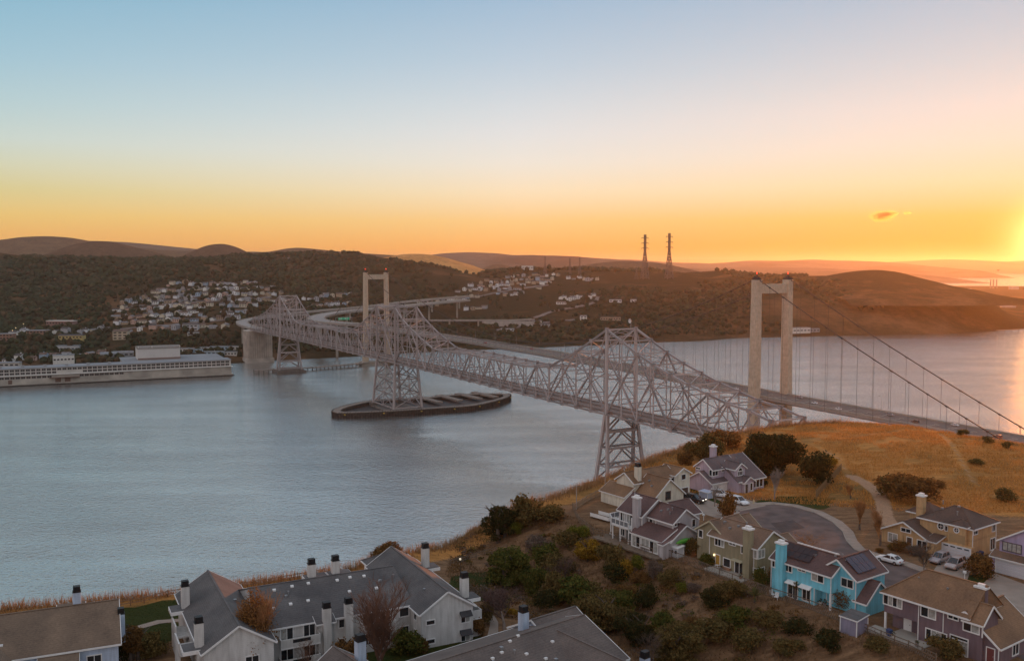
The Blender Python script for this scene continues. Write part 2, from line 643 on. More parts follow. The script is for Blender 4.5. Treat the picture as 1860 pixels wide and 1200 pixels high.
LAWNS = [[xy(*p, 84) for p in ((205, 1108), (345, 1082), (332, 1135), (300, 1165), (210, 1200))],
         [xy(*p, 83.5) for p in ((815, 1040), (880, 1015), (905, 1060), (860, 1098), (832, 1085))],
         [xy(*p, 84) for p in ((700, 1175), (880, 1140), (880, 1175), (700, 1200))],
         [xy(*p, 84) for p in ((500, 1190), (760, 1140), (780, 1250), (480, 1280))],
         [xy(*p, 87) for p in ((1255, 885), (1300, 905), (1330, 935), (1280, 925), (1250, 905))],
         [xy(*p, 87) for p in ((1355, 915), (1420, 900), (1520, 905), (1500, 925), (1400, 918))],
         [xy(*p, 87) for p in ((1745, 1050), (1800, 1030), (1810, 1045), (1775, 1062))],
         [xy(*p, 87) for p in ((1205, 945), (1250, 925), (1262, 950), (1230, 965))]]


def build_near():
    xs = np.concatenate([np.arange(-420, -90, 10), np.arange(-90, 170, 1.6), np.arange(170, 700, 10)])
    ys = np.concatenate([np.arange(-120, 80, 8), np.arange(80, 312, 1.6), np.arange(312, 560, 7)])
    X, Y = np.meshgrid(xs, ys)
    Z = near_z(X, Y)
    s = edge_dist(X, Y)
    V = np.stack([X.ravel(), Y.ravel(), Z.ravel()], 1)
    nx, ny = len(xs), len(ys)
    i = (np.arange(ny - 1)[:, None] * nx + np.arange(nx - 1)[None, :]).ravel()
    F = np.stack([i, i + 1, i + nx + 1, i + nx], 1)
    me = np_mesh('near_bluff', V, F, ground_material(), smooth=True)
    x, y = X.ravel(), Y.ravel()
    r = np.zeros(len(x))
    for p in LAWNS:
        r = np.maximum(r, in_poly(x, y, p))
    g = np.maximum(np.clip(1.5 - seg_dist(x, y, PATH_PTS) / 1.5, 0, 1), 0)
    for tr, w in ((TRAIL1, 1.0), (TRAIL2, 1.2), (TRAIL3, 1.0)):
        g = np.maximum(g, np.clip(1.2 - seg_dist(x, y, tr) / w, 0, 1) * 0.55)
    gold = np.clip((y - 196 + (x - 60) * 0.35) / 12, 0, 1) * (x > 30)
    gold = np.maximum(gold, np.clip((s.ravel() + 9) / 6, 0, 1) * 0.9)
    col = np.stack([r, g, gold, np.ones(len(x))], 1).astype(np.float32)
    ca = me.color_attributes.new('zone', 'FLOAT_COLOR', 'POINT')
    ca.data.foreach_set('color', col.ravel())
    o = link('bluff_terrain', me)
    tag(o, kind='structure')


build_near()

# ---------------------------------------------------------------- far shore
COLS = {
    -900: [(1000, -3), (1080, 4), (1300, 8), (1600, 40), (2000, 100), (2600, 190), (3200, 205), (4200, 150)],
    -100: [(1080, -3), (1110, 3), (1300, 8), (1550, 30), (1800, 56), (2200, 115), (2600, 180), (3000, 198), (4200, 120)],
    0: [(1095, -3), (1120, 3), (1300, 8), (1550, 29.5), (1800, 54), (2200, 113), (2550, 172), (2900, 160), (4200, 110)],
    200: [(1120, -3), (1150, 3), (1320, 7), (1500, 31), (1850, 76), (2150, 114), (2550, 160), (2900, 146), (4200, 100)],
    330: [(1150, -3), (1180, 3), (1320, 7), (1500, 33), (1800, 76), (2050, 104), (2550, 156), (2900, 142), (4200, 90)],
    430: [(1300, -3), (1330, 2), (1380, 8), (1500, 33), (1800, 76), (2000, 96), (2300, 128), (2650, 163), (2900, 150), (4200, 90)],
    520: [(1345, -3), (1375, 3), (1420, 8), (1560, 24), (1850, 62), (2100, 92), (2400, 132), (2700, 172), (2950, 172), (4200, 90)],
    600: [(1380, -3), (1405, 3), (1450, 7), (1650, 24), (1850, 52), (2100, 90), (2400, 139), (2650, 172), (2900, 170), (4200, 80)],
    680: [(1420, -3), (1445, 3), (1500, 8), (1650, 26), (1800, 44), (2050, 76), (2350, 122), (2700, 168), (2950, 166), (4200, 80)],
    750: [(1460, -3), (1485, 3), (1600, 12), (1750, 36), (2000, 69), (2300, 110), (2600, 122), (2950, 118), (4200, 80)],
    850: [(1500, -3), (1525, 3), (1620, 10), (1800, 36), (2000, 63), (2300, 97), (2500, 104), (2900, 98), (4200, 70)],
    950: [(1540, -3), (1565, 3), (1700, 19), (1900, 50), (2200, 88), (2500, 114), (2700, 124), (3000, 112), (4200, 60)],
    1050: [(1590, -3), (1615, 3), (1720, 14), (1900, 49), (2150, 84), (2400, 111), (2600, 124), (3000, 112), (4200, 60)],
    1200: [(1660, -3), (1690, 3), (1790, 15), (1950, 47), (2150, 89), (2350, 106), (2500, 115), (2900, 108), (4200, 60)],
    1350: [(1760, -3), (1790, 3), (1880, 19), (2050, 67), (2350, 105), (2600, 111), (2900, 100), (4200, 40)],
    1500: [(1810, -3), (1835, 3), (1870, 16), (1960, 50), (2120, 88), (2300, 100), (2600, 96), (2900, 80), (4200, 20)],
    1600: [(1840, -3), (1862, 3), (1900, 20), (2000, 60), (2200, 92), (2500, 98), (2750, 84), (3100, 50), (4200, 8)],
    1700: [(1870, -3), (1895, 3), (1930, 20), (2040, 56), (2250, 84), (2500, 84), (2750, 60), (3000, 25), (4200, 6)],
    1780: [(1930, -3), (1955, 3), (1985, 18), (2080, 50), (2220, 70), (2400, 62), (2600, 26), (2900, 8), (4200, 5)],
    1830: [(1990, -3), (2010, 3), (2030, 12), (2080, 28), (2180, 30), (2350, 14), (2600, 6), (2900, 5), (4200, 4)],
    1870: [(2250, -3), (2290, 2), (2500, 5), (2900, 5), (4200, 4), (5600, 3)],
    2000: [(2500, -3), (2560, 2), (2700, 5), (2900, 5), (4200, 4), (5600, 3)],
    2700: [(2700, -3), (2800, 2), (2900, 5), (3200, 5), (4200, 4), (5600, 3)],
}
FPX = np.concatenate([np.arange(-900, -120, 60), np.arange(-120, 1990, 11), np.arange(1990, 2701, 60)]).astype(float)
FD = np.concatenate([np.arange(980, 2000, 14), np.arange(2000, 3000, 25), np.arange(3000, 5901, 100)]).astype(float)
_keys = sorted(COLS)
_prof = np.array([np.interp(FD, [a for a, _ in COLS[k]], [b for _, b in COLS[k]]) for k in _keys])
FZ = np.array([np.interp(FPX, _keys, _prof[:, j]) for j in range(len(FD))])          # (d, px)
_k = np.array([1, 2, 3, 2, 1.0]) / 9
for _ in range(2):
    FZ = np.apply_along_axis(lambda r: np.convolve(np.pad(r, 2, 'edge'), _k, 'valid'), 1, FZ)
    FZ = np.apply_along_axis(lambda r: np.convolve(np.pad(r, 2, 'edge'), _k, 'valid'), 0, FZ)
_U = (FPX - 930) / CAM_F
FXg = _U[None, :] * FD[:, None]
FYg = np.repeat(FD[:, None], len(FPX), 1)
_amp = np.clip((FZ - 8) / 60, 0, 1)
FZ = FZ + _amp * (fbm(FXg / 260, FYg / 260, 21) * 22 - np.abs(fbm(FXg / 170, FYg / 420, 31)) * 14 + 4)


def far_z(x, y):
    """height of the far shore at a point (y is also the distance)"""
    px = 930 + CAM_F * x / y
    i = np.clip(np.searchsorted(FPX, px) - 1, 0, len(FPX) - 2)
    j = np.clip(np.searchsorted(FD, y) - 1, 0, len(FD) - 2)
    a = np.clip((px - FPX[i]) / (FPX[i + 1] - FPX[i]), 0, 1)
    b = np.clip((y - FD[j]) / (FD[j + 1] - FD[j]), 0, 1)
    return (FZ[j, i] * (1 - a) + FZ[j, i + 1] * a) * (1 - b) + (FZ[j + 1, i] * (1 - a) + FZ[j + 1, i + 1] * a) * b


def far_hit(px, py, z_off=0.0):
    r = ray(px, py)
    k = r[2] / r[1]
    y = 1050.0
    while y < 4000:
        z = CAM_H + k * y
        if z <= float(far_z(r[0] / r[1] * y, y)) + z_off:
            return Vector((r[0] / r[1] * y, y, float(far_z(r[0] / r[1] * y, y))))
        y += 6.0
    return None


def hill_material(name, a, b, woods, wscale, wlo, whi):
    m = bpy.data.materials.new(name)
    m.use_nodes = True
    nt = m.node_tree
    bs = nt.nodes['Principled BSDF']
    bs.inputs['Roughness'].default_value = 1.0
    bs.inputs['Specular IOR Level'].default_value = 0.0
    tc = N(nt, 'ShaderNodeTexCoord')

    def noise(s, d=5, r=0.6):
        n = N(nt, 'ShaderNodeTexNoise')
        n.inputs['Scale'].default_value = s
        n.inputs['Detail'].default_value = d
        n.inputs['Roughness'].default_value = r
        nt.links.new(tc.outputs['Object'], n.inputs['Vector'])
        return n.outputs['Fac']
    g = mix(nt, ramp(nt, noise(0.02, 8, 0.7), [(0.35, (0,) * 3), (0.65, (1,) * 3)]), a, b)
    w = ramp(nt, noise(wscale, 6, 0.65), [(wlo, (0,) * 3), (whi, (1,) * 3)])
    c = mix(nt, w, g, woods)
    c = mix(nt, 1.0, c, ramp(nt, noise(0.09, 6, 0.8), [(0.3, (0.7,) * 3), (0.7, (1.3,) * 3)]), 'MULTIPLY')
    nt.links.new(c, bs.inputs['Base Color'])
    return m


def build_far():
    V = np.stack([FXg.ravel(), FYg.ravel(), FZ.ravel()], 1)
    nx, ny = len(FPX), len(FD)
    i = (np.arange(ny - 1)[:, None] * nx + np.arange(nx - 1)[None, :]).ravel()
    F = np.stack([i, i + 1, i + nx + 1, i + nx], 1)
    m = hill_material('far_hillside_ground', (0.10, 0.054, 0.030), (0.16, 0.09, 0.05), (0.048, 0.038, 0.022), 0.006, 0.36, 0.50)
    o = link('far_hillside_terrain', np_mesh('far_hillside', V, F, m, smooth=True))
    tag(o, kind='structure')


build_far()


def ridge(name, d, half, prof, base, m, amp=3.0, seed=1, step=8):
    """A range of hills: crest line given by bearings, falling to `base` on both sides."""
    px = np.arange(prof[0][0], prof[-1][0] + 1, step, dtype=float)
    py = np.interp(px, [a for a, _ in prof], [b for _, b in prof])
    k = np.array([1, 2, 3, 2, 1.0]) / 9
    py = np.convolve(np.pad(py, 2, 'edge'), k, 'valid')
    top = CAM_H - (py - 481) / CAM_F * d
    t = np.linspace(-1, 1, 25)
    shape = np.cos(t * math.pi / 2) ** 1.4
    x = ((px - 930) / CAM_F * d)[None, :] + np.zeros((25, 1))
    y = d + half * t[:, None] + np.zeros((1, len(px)))
    y = y + fbm(x / half, y / half, seed + 5) * half * 0.35
    z = base + (top[None, :] - base) * shape[:, None]
    z = z + fbm(x / (half * .5), y / (half * .5), seed) * amp * (1 - np.abs(t[:, None]) * 0.3) * (np.abs(t[:, None]) > 0.02)
    z[0] = base - 8
    z[-1] = base - 8
    V = np.stack([x.ravel(), y.ravel(), z.ravel()], 1)
    nx = len(px)
    i = (np.arange(24)[:, None] * nx + np.arange(nx - 1)[None, :]).ravel()
    F = np.stack([i, i + 1, i + nx + 1, i + nx], 1)
    o = link(name, np_mesh(name, V, F, m, smooth=True))
    return tag(o, kind='structure')


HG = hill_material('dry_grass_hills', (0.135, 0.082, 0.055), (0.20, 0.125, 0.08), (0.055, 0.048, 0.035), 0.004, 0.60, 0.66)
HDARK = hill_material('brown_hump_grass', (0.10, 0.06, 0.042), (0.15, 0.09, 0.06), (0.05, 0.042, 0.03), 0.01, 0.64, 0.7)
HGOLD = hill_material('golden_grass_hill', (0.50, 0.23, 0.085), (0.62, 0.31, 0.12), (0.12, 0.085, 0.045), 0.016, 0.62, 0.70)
HF = hill_material('distant_hills', (0.12, 0.09, 0.075), (0.18, 0.13, 0.10), (0.06, 0.05, 0.048), 0.0012, 0.5, 0.6)
ridge('hills', 3900, 700, [(-500, 452), (-200, 444), (-60, 441), (0, 437), (40, 432), (88, 429), (130, 432), (165, 441), (205, 447), (250, 452), (300, 455), (350, 456), (400, 455), (440, 458), (480, 458), (520, 452), (545, 450), (580, 453), (640, 459), (700, 463), (760, 466), (800, 480)], 60, HG, 14, 40)
ridge('near_hump_hill', 3300, 330, [(60, 478), (110, 458), (150, 443), (185, 438), (215, 440), (250, 449), (300, 462), (350, 478)], 100, HDARK, 6, 47)
ridge('round_hump_hill', 3500, 300, [(320, 478), (350, 458), (380, 445), (402, 442), (424, 446), (446, 457), (480, 474)], 100, HDARK, 4, 48)
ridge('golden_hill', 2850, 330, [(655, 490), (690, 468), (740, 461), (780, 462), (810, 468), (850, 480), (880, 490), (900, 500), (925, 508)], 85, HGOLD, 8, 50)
ridge('dark_dome_hill', 3500, 260, [(860, 500), (880, 484), (905, 478), (930, 485), (950, 492), (985, 502)], 70, HG, 5, 55)
ridge('grass_dome_hill', 3150, 380, [(985, 503), (1040, 488), (1075, 479), (1110, 475), (1150, 474), (1190, 478), (1230, 485), (1265, 494), (1310, 503)], 80, HG, 6, 60)
ridge('round_knoll_hill', 2330, 360, [(1440, 520), (1480, 508), (1510, 501), (1540, 495), (1570, 491), (1600, 490), (1630, 494), (1660, 502), (1700, 512), (1740, 522)], 62, bpy.data.materials['far_hillside_ground'], 4, 65)
ridge('far_ridge', 6800, 1200, [(-700, 452), (0, 446), (200, 441), (235, 440), (280, 444), (330, 449), (420, 458), (700, 468), (770, 465), (800, 460), (850, 458), (900, 460), (930, 464), (960, 463), (1000, 466), (1040, 466), (1080, 469), (1130, 472), (1180, 478), (1240, 486), (1330, 494)], 20, HF, 28, 70, 10)
ridge('farther_ridge', 11500, 1800, [(700, 482), (900, 476), (1100, 472), (1150, 471), (1200, 476), (1290, 479), (1340, 476), (1370, 473), (1430, 474), (1490, 471), (1520, 474), (1580, 475), (1640, 480), (1700, 486)], 10, HF, 24, 80, 8)
ridge('low_plain_ridge', 8600, 1500, [(900, 492), (1000, 488), (1100, 486), (1240, 487), (1400, 486), (1500, 488), (1560, 492), (1640, 497)], 0, HF, 12, 85, 10)
ridge('bay_far_shore_hills', 17500, 2600, [(1500, 486), (1600, 479), (1660, 474), (1720, 471), (1780, 473), (1830, 476), (1900, 472), (2000, 474), (2200, 470), (2700, 476)], -2, HF, 30, 90, 10)


# ---------------------------------------------------------------- water
def water_material():
    m = bpy.data.materials.new('strait_water')
    m.use_nodes = True
    nt = m.node_tree
    b = nt.nodes['Principled BSDF']
    b.inputs['IOR'].default_value = 1.333
    b.inputs['Metallic'].default_value = 0.85
    b.inputs['Specular IOR Level'].default_value = 0.75
    tc = N(nt, 'ShaderNodeTexCoord')

    def noise(s, d, sc3=(1, 1, 1), rot=0.0, rg=0.5):
        mp = N(nt, 'ShaderNodeMapping')
        mp.inputs['Scale'].default_value = sc3
        mp.inputs['Rotation'].default_value = (0, 0, rot)
        nt.links.new(tc.outputs['Object'], mp.inputs['Vector'])
        n = N(nt, 'ShaderNodeTexNoise')
        n.inputs['Scale'].default_value = s
        n.inputs['Detail'].default_value = d
        n.inputs['Roughness'].default_value = rg
        nt.links.new(mp.outputs[0], n.inputs['Vector'])
        return n.outputs['Fac']
    big = noise(0.006, 4, (1, 2.2, 1), 0.4, 0.6)
    band = noise(0.018, 3, (0.35, 1.6, 1), -0.15, 0.5)
    chop = noise(0.17, 5, (1.0, 1.5, 1), 0.35, 0.6)
    rip = noise(0.42, 3, (1.0, 1.4, 1), -0.3, 0.55)
    c = mix(nt, ramp(nt, big, [(0.35, (0,) * 3), (0.65, (1,) * 3)]), (0.52, 0.515, 0.50), (0.63, 0.62, 0.60))
    nt.links.new(c, b.inputs['Base Color'])
    rr = ramp(nt, math_node(nt, 'ADD', math_node(nt, 'MULTIPLY', big, 0.5), math_node(nt, 'MULTIPLY', band, 0.5)), [(0.38, (0.03,) * 3), (0.62, (0.10,) * 3)])
    nt.links.new(rr, b.inputs['Roughness'])
    h = math_node(nt, 'ADD', math_node(nt, 'MULTIPLY', chop, 1.0), math_node(nt, 'MULTIPLY', rip, 0.75))
    bp = N(nt, 'ShaderNodeBump')
    st = ramp(nt, band, [(0.3, (0.22,) * 3), (0.7, (0.46,) * 3)])
    nt.links.new(st, bp.inputs['Strength'])
    bp.inputs['Distance'].default_value = 1.9
    nt.links.new(h, bp.inputs['Height'])
    nt.links.new(bp.outputs[0], b.inputs['Normal'])
    return m


_w = MB()
_w.poly([(-26000, -3000, 0), (26000, -3000, 0), (26000, 26000, 0), (-26000, 26000, 0)])
tag(_w.build('water', water_material()), kind='structure')

# ---------------------------------------------------------------- evening haze
_hz = bpy.data.materials.new('evening_haze')
_hz.use_nodes = True
_hz.node_tree.nodes.clear()
_pv = N(_hz.node_tree, 'ShaderNodeVolumePrincipled')
_pv.inputs['Color'].default_value = (0.96, 0.86, 0.76, 1)
_pv.inputs['Density'].default_value = 0.000036
_pv.inputs['Anisotropy'].default_value = 0.66
_ho = N(_hz.node_tree, 'ShaderNodeOutputMaterial')
_hz.node_tree.links.new(_pv.outputs[0], _ho.inputs['Volume'])
_h = MB()
_h.box(-27000, -3500, -5, 27000, 27000, 330)
tag(_h.build('haze', _hz), kind='stuff')


# ================================================================ bridges
STEEL = mat('weathered_grey_bridge_paint', (0.21, 0.185, 0.19), 0.45, 0.22, 0.25, spec=0.5, col2=(0.46, 0.405, 0.40), detail=8, objrand=.28)
RUST = mat('old_bridge_steel_brown', (0.20, 0.155, 0.15), 0.7, 0.3, 0.3)
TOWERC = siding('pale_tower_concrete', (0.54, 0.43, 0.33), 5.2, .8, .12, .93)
DECKC = mat('bridge_deck_concrete', (0.22, 0.18, 0.165), 0.85, 0.2, 0.08)
DARKC = mat('dark_cable_steel', (0.045, 0.035, 0.035), 0.6, 0.2, 1.0)
REDL = mat('red_beacon_glass', (0.6, 0.03, 0.02), 0.3, 0.1, 1.0, emit=(1.0, 0.08, 0.03), es=1.6)
LAMPW = mat('warm_lamp_glass', (0.8, 0.6, 0.35), 0.3, 0.1, 1.0, emit=(1.0, 0.72, 0.35), es=2.2)

BW = 10.88
BS = [0, 26, 45, 63, 80, 115, 152.4, 188, 221, 250, 300, 350, 400, 440, 470, 487.7, 510.5]
BT = [58.5, 65.3, 67.0, 70.6, 74.0, 83.7, 98.7, 81.6, 69.0, 67.0, 67.5, 68.3, 66.2, 77.5, 88.5, 99.0, 98.2]


def top_z(s):
    return float(np.interp(min(s, 1021.0 - s), BS, BT))


def bot_z(s):
    return 46.0 + 1.6 * math.sin(math.pi * min(max(s, 0), 1021) / 1021.0)


def cantilever_bridge():
    br = thing('cantilever_bridge', 'long grey steel cantilever truss bridge with three pairs of pointed peaks crossing the strait', 'bridge', (142.4, 440.5, 0), math.atan2(0.8698, -0.4934))
    # panel points
    st = [152.4 * k / 10 for k in range(10)] + [152.4 + 335.3 * k / 20 for k in range(20)] + [487.7, 510.6] + [533.4 + 335.3 * k / 20 for k in range(20)] + [868.7 + 152.3 * k / 10 for k in range(11)]
    n = len(st)
    tower_i = (10, 30, 32, 52)
    loft = {}
    for side in (1, -1):
        y = side * BW
        T = [Vector((s, y, top_z(s))) for s in st]
        B = [Vector((s, y, bot_z(s))) for s in st]
        for i in range(n - 1):
            beam('bottom_chord', br, B[i], B[i + 1], 0.9, 1.1, STEEL)
            if 1 <= i < n - 2:
                beam('top_chord', br, T[i], T[i + 1], 1.0, 1.1, STEEL)
        beam('end_post', br, B[0], T[1], 0.9, 1.0, STEEL)
        beam('end_post', br, B[n - 1], T[n - 2], 0.9, 1.0, STEEL)
        # posts
        for i in range(1, n - 1):
            big = i in tower_i
            if big:
                beam('tower_post', br, B[i], T[i], 1.5, 1.5, STEEL)
            else:
                beam('post', br, B[i], T[i], 0.55, 0.55, STEEL)
        for i in range(1, n - 1):
            for V_ in (T[i], B[i]):
                beam('gusset_plate', br, V_ - Vector((1.5, 0, 0)), V_ + Vector((1.5, 0, 0)), 1.06, 2.2, STEEL)
        # diagonals: single panels on the shallow spans, two-panel bracing with sub-struts by the towers
        i = 0
        seg = [(0, 10), (10, 30), (30, 32), (32, 52), (52, 62)]
        for a, b in seg:
            if b - a == 2:
                mid = [(B[k] + T[k]) / 2 for k in (a, a + 1, b)]
                beam('diagonal', br, B[a], mid[1], 0.8, 0.8, STEEL)
                beam('diagonal', br, B[b], mid[1], 0.8, 0.8, STEEL)
                beam('diagonal', br, T[a], mid[1], 0.8, 0.8, STEEL)
                beam('diagonal', br, T[b], mid[1], 0.8, 0.8, STEEL)
                continue
            k = a
            while k < b:
                if k + 2 <= b and max((T[j] - B[j]).length for j in (k, k + 1, k + 2)) > 24.5 and (k - a) % 2 == 0:
                    rising = ((k - a) // 2) % 2 == (0 if (b - a) == 20 else 1)
                    p, q = (B[k], T[k + 2]) if rising else (T[k], B[k + 2])
                    m = (p + q) / 2
                    beam('diagonal', br, p, q, 0.85, 0.9, STEEL)
                    beam('sub_diagonal', br, m, B[k + 2] if rising else B[k], 0.5, 0.5, STEEL)
                    beam('sub_diagonal', br, m, T[k] if rising else T[k + 2], 0.45, 0.45, STEEL)
                    beam('sub_strut', br, (B[k] + T[k]) / 2, m, 0.4, 0.4, STEEL)
                    beam('sub_strut', br, m, (B[k + 2] + T[k + 2]) / 2, 0.4, 0.4, STEEL)
                    k += 2
                else:
                    p, q = (B[k], T[k + 1]) if (k - a) % 2 == 0 else (T[k], B[k + 1])
                    if not (k == 0 or k == n - 2):
                        beam('diagonal', br, p, q, 0.7, 0.75, STEEL)
                        mm = (p + q) / 2
                        beam('sub_diagonal', br, mm, B[k + 1] if (k - a) % 2 == 0 else B[k], 0.35, 0.35, STEEL)
                    k += 1
    # sway frames and top laterals
    for i in range(1, n - 1):
        s = st[i]
        tz, bz = top_z(s), bot_z(s)
        a, b = Vector((s, BW, tz)), Vector((s, -BW, tz))
        beam('portal_strut', br, a, b, 0.6, 0.8, STEEL)
        low = bz + 8.5
        zs = [low]
        z = low
        while z + 14 < tz:
            z += 13
            zs.append(z)
        zs.append(tz)
        for z0 in zs[:-1]:
            beam('sway_strut', br, (s, BW, z0), (s, -BW, z0), 0.45, 0.6, STEEL)
        for z0, z1 in zip(zs[:-1], zs[1:]):
            if z1 - z0 > 4 and (i % 2 == 0 or i in tower_i):
                beam('sway_brace', br, (s, BW, z0), (s, 0, z1), 0.35, 0.35, STEEL)
                beam('sway_brace', br, (s, -BW, z0), (s, 0, z1), 0.35, 0.35, STEEL)
        if i < n - 2:
            s2 = st[i + 1]
            beam('top_lateral', br, (s, BW, tz), (s2, -BW, top_z(s2)), 0.35, 0.35, STEEL)
            beam('top_lateral', br, (s, -BW, tz), (s2, BW, top_z(s2)), 0.35, 0.35, STEEL)
    for i in range(n):
        beam('floor_beam', br, (st[i], BW, bot_z(st[i]) + .1), (st[i], -BW, bot_z(st[i]) + .1), 0.6, 1.3, STEEL)
    # roadway, kerbs, stringers and railings
    d = MB()
    k = MB()
    rl = MB()
    for a, b in zip(st[:-1], st[1:]):
        za, zb = bot_z(a) + 1.2, bot_z(b) + 1.2
        w = BW - 1.0
        d.hexa([(a, -w, za - .5), (b, -w, zb - .5), (b, w, zb - .5), (a, w, za - .5)], [(a, -w, za), (b, -w, zb), (b, w, zb), (a, w, za)])
        for yy in (w - 1.4, -w + 1.4):
            k.bar((a, yy, za + .35), (b, yy, zb + .35), .45, .7)
        k.bar((a, 0, za + .4), (b, 0, zb + .4), .35, .8)
        for yy in (-6, -2, 2, 6):
            k.bar((a, yy, za - 1.0), (b, yy, zb - 1.0), .35, 1.0)
        for yy in (w - .1, -w + .1):
            for dz in (.6, 1.1):
                rl.bar((a, yy, za + dz), (b, yy, zb + dz), .1, .1)
            for q in range(4):
                x = a + (b - a) * q / 4
                rl.bar((x, yy, za), (x, yy, za + 1.1), .12, .12)
    d.build('roadway', DECKC, br)
    tag(k.build('kerbs_and_stringers', DECKC, br), kind='stuff')
    tag(rl.build('railing', STEEL, br), kind='stuff')

    # steel towers
    def a_frame(s):
        z0 = 3.0
        tops = [(s - 1.2, BW), (s + 1.2, BW), (s - 1.2, -BW), (s + 1.2, -BW)]
        base = [(s - 6.5, BW + 3.5), (s + 6.5, BW + 3.5), (s - 6.5, -BW - 3.5), (s + 6.5, -BW - 3.5)]
        zt = bot_z(s) - .5

        def P(i, z):
            f = (z - z0) / (zt - z0)
            return Vector((base[i][0] + (tops[i][0] - base[i][0]) * f, base[i][1] + (tops[i][1] - base[i][1]) * f, z))
        for i in range(4):
            beam('tower_leg', br, P(i, z0), P(i, zt), 1.7, 1.9, STEEL)
        lv = [z0 + 3, 15, 26, 36, zt - 1.0]
        for z in lv[:-1]:
            for a, b in ((0, 2), (1, 3)):
                beam('tower_strut', br, P(a, z), P(b, z), 1.0, 1.2, STEEL)
            for a, b in ((0, 1), (2, 3)):
                beam('tower_strut', br, P(a, z), P(b, z), .6, .7, STEEL)
        for z, z2 in zip(lv[:-1], lv[1:]):
            for a, b in ((0, 2), (1, 3)):
                m = (P(a, z2) + P(b, z2)) / 2
                beam('tower_brace', br, P(a, z), m, .8, .8, STEEL)
                beam('tower_brace', br, P(b, z), m, .8, .8, STEEL)
        f = MB()
        f.box(s - 12, -BW - 8, -4, s + 12, BW + 8, 3.0)
        f.box(s - 9, -BW - 6, 3, s + 9, BW + 6, 4.2)
        f.build('tower_footing', mat('dark_wet_concrete', (.15, .125, .11), .8, .25, .2), br)
    a_frame(152.4)
    a_frame(868.7)
    s0, s1 = 487.7, 533.4
    z0, zt = 5.0, bot_z(510) - .5
    ex = 3.2

    def Q(i, j, z):
        f = 1 - (z - z0) / (zt - z0)
        return Vector(((s0 - ex * f, s1 + ex * f)[i], (BW + ex * f, -BW - ex * f)[j], z))
    for i in (0, 1):
        for j in (0, 1):
            beam('tower_leg', br, Q(i, j, z0), Q(i, j, zt), 1.9, 1.9, STEEL)
    lv = [z0 + 1.0, 18.5, 32, zt - 1]
    for z, z2 in zip(lv[:-1], lv[1:]):
        for (a, b) in (((0, 0), (1, 0)), ((0, 1), (1, 1))):
            beam('tower_strut', br, Q(*a, z), Q(*b, z), .8, .9, STEEL)
            m = (Q(*a, z2) + Q(*b, z2)) / 2
            mb = (Q(*a, z) + Q(*b, z)) / 2
            beam('tower_brace', br, Q(*a, z), m, .8, .8, STEEL)
            beam('tower_brace', br, Q(*b, z), m, .8, .8, STEEL)
            beam('tower_brace', br, mb, m, .6, .6, STEEL)
            for (u, v) in ((a, m), (b, m)):
                h = (Q(*u, z) + v) / 2
                beam('tower_brace', br, h, Q(*u, z2), .5, .5, STEEL)
                beam('tower_brace', br, h, mb, .5, .5, STEEL)
        for (a, b) in (((0, 0), (0, 1)), ((1, 0), (1, 1))):
            beam('tower_strut', br, Q(*a, z), Q(*b, z), .8, .9, STEEL)
            beam('tower_brace', br, Q(*a, z), Q(*b, z2), .7, .7, STEEL)
            beam('tower_brace', br, Q(*b, z), Q(*a, z2), .7, .7, STEEL)
    f = MB()
    f.box(s0 - 6, -BW - 6, -4, s1 + 6, BW + 6, 2.6)
    for i in (0, 1):
        for j in (0, 1):
            p = Q(i, j, 5)
            f.box(p.x - 3, p.y - 3, 2.6, p.x + 3, p.y + 3, 5.2)
    f.build('tower_footing', mat('dark_wet_concrete', (.15, .125, .11), .8, .25, .2), br)
    # fluted anchor pier at the far end
    f = MB()
    f.box(1010, -17, -3, 1034, 17, 43.5)
    f.box(1008, -19, -3, 1036, 19, 6)
    f.box(1009, -18, 43.5, 1035, 18, 45.5)
    for yy in np.arange(-15.5, 15.6, 3.1):
        f.box(1008.6, yy - .8, 6, 1010.2, yy + .8, 43)
    for xx in np.arange(1012, 1034, 3.6):
        f.box(xx - .8, 16.8, 6, xx + .8, 18.2, 43)
    f.build('anchor_pier', mat('pier_concrete', (0.46, 0.40, 0.35), 0.85, 0.25, 0.1, bump=.2, bscale=.6), br)
    # radio dish and beacons on the near peaks
    dm = MB()
    dm.tube([(157.4, -BW, 98.5), (157.4, -BW, 103.2)], .18, 6)
    dm.build('dish_mast', GALV, br)
    dm = MB()
    c = Vector((157.4, -BW + .2, 103.2))
    prev = None
    for r_, off in ((0.05, 0), (1.0, .25), (1.5, .7)):
        ring = [c + Vector((math.cos(a) * r_ * .5, off, math.sin(a) * r_)) + Vector((math.cos(a) * r_ * .85, 0, 0)) * .6 for a in np.linspace(0, 2 * math.pi, 17)[:-1]]
        if prev:
            for q in range(16):
                dm.poly([prev[q], prev[(q + 1) % 16], ring[(q + 1) % 16], ring[q]])
        prev = ring
    dm.build('radio_dish', mat('pale_dish_paint', (0.62, 0.62, 0.64), 0.5, .05), br)
    for s, y in ((152.4, BW), (152.4, -BW), (487.7, BW), (533.4, -BW), (868.7, BW)):
        bb = MB()
        bb.box(s - .25, y - .25, top_z(s) + .4, s + .25, y + .25, top_z(s) + 1.1)
        bb.build('beacon', REDL, br)
    return br


cantilever_bridge()

# timber fender ring round the centre tower
_FE = [(-162, 856), (-128, 862), (-94, 873.5), (-62, 888), (-37, 901), (-18, 928), (-3, 962), (-4, 985), (-26, 988), (-49, 984), (-72, 972), (-92, 958), (-116, 950), (-141, 940), (-158, 910), (-168, 878)]


FEND = [(x * .976, y * .976) for x, y in _FE]


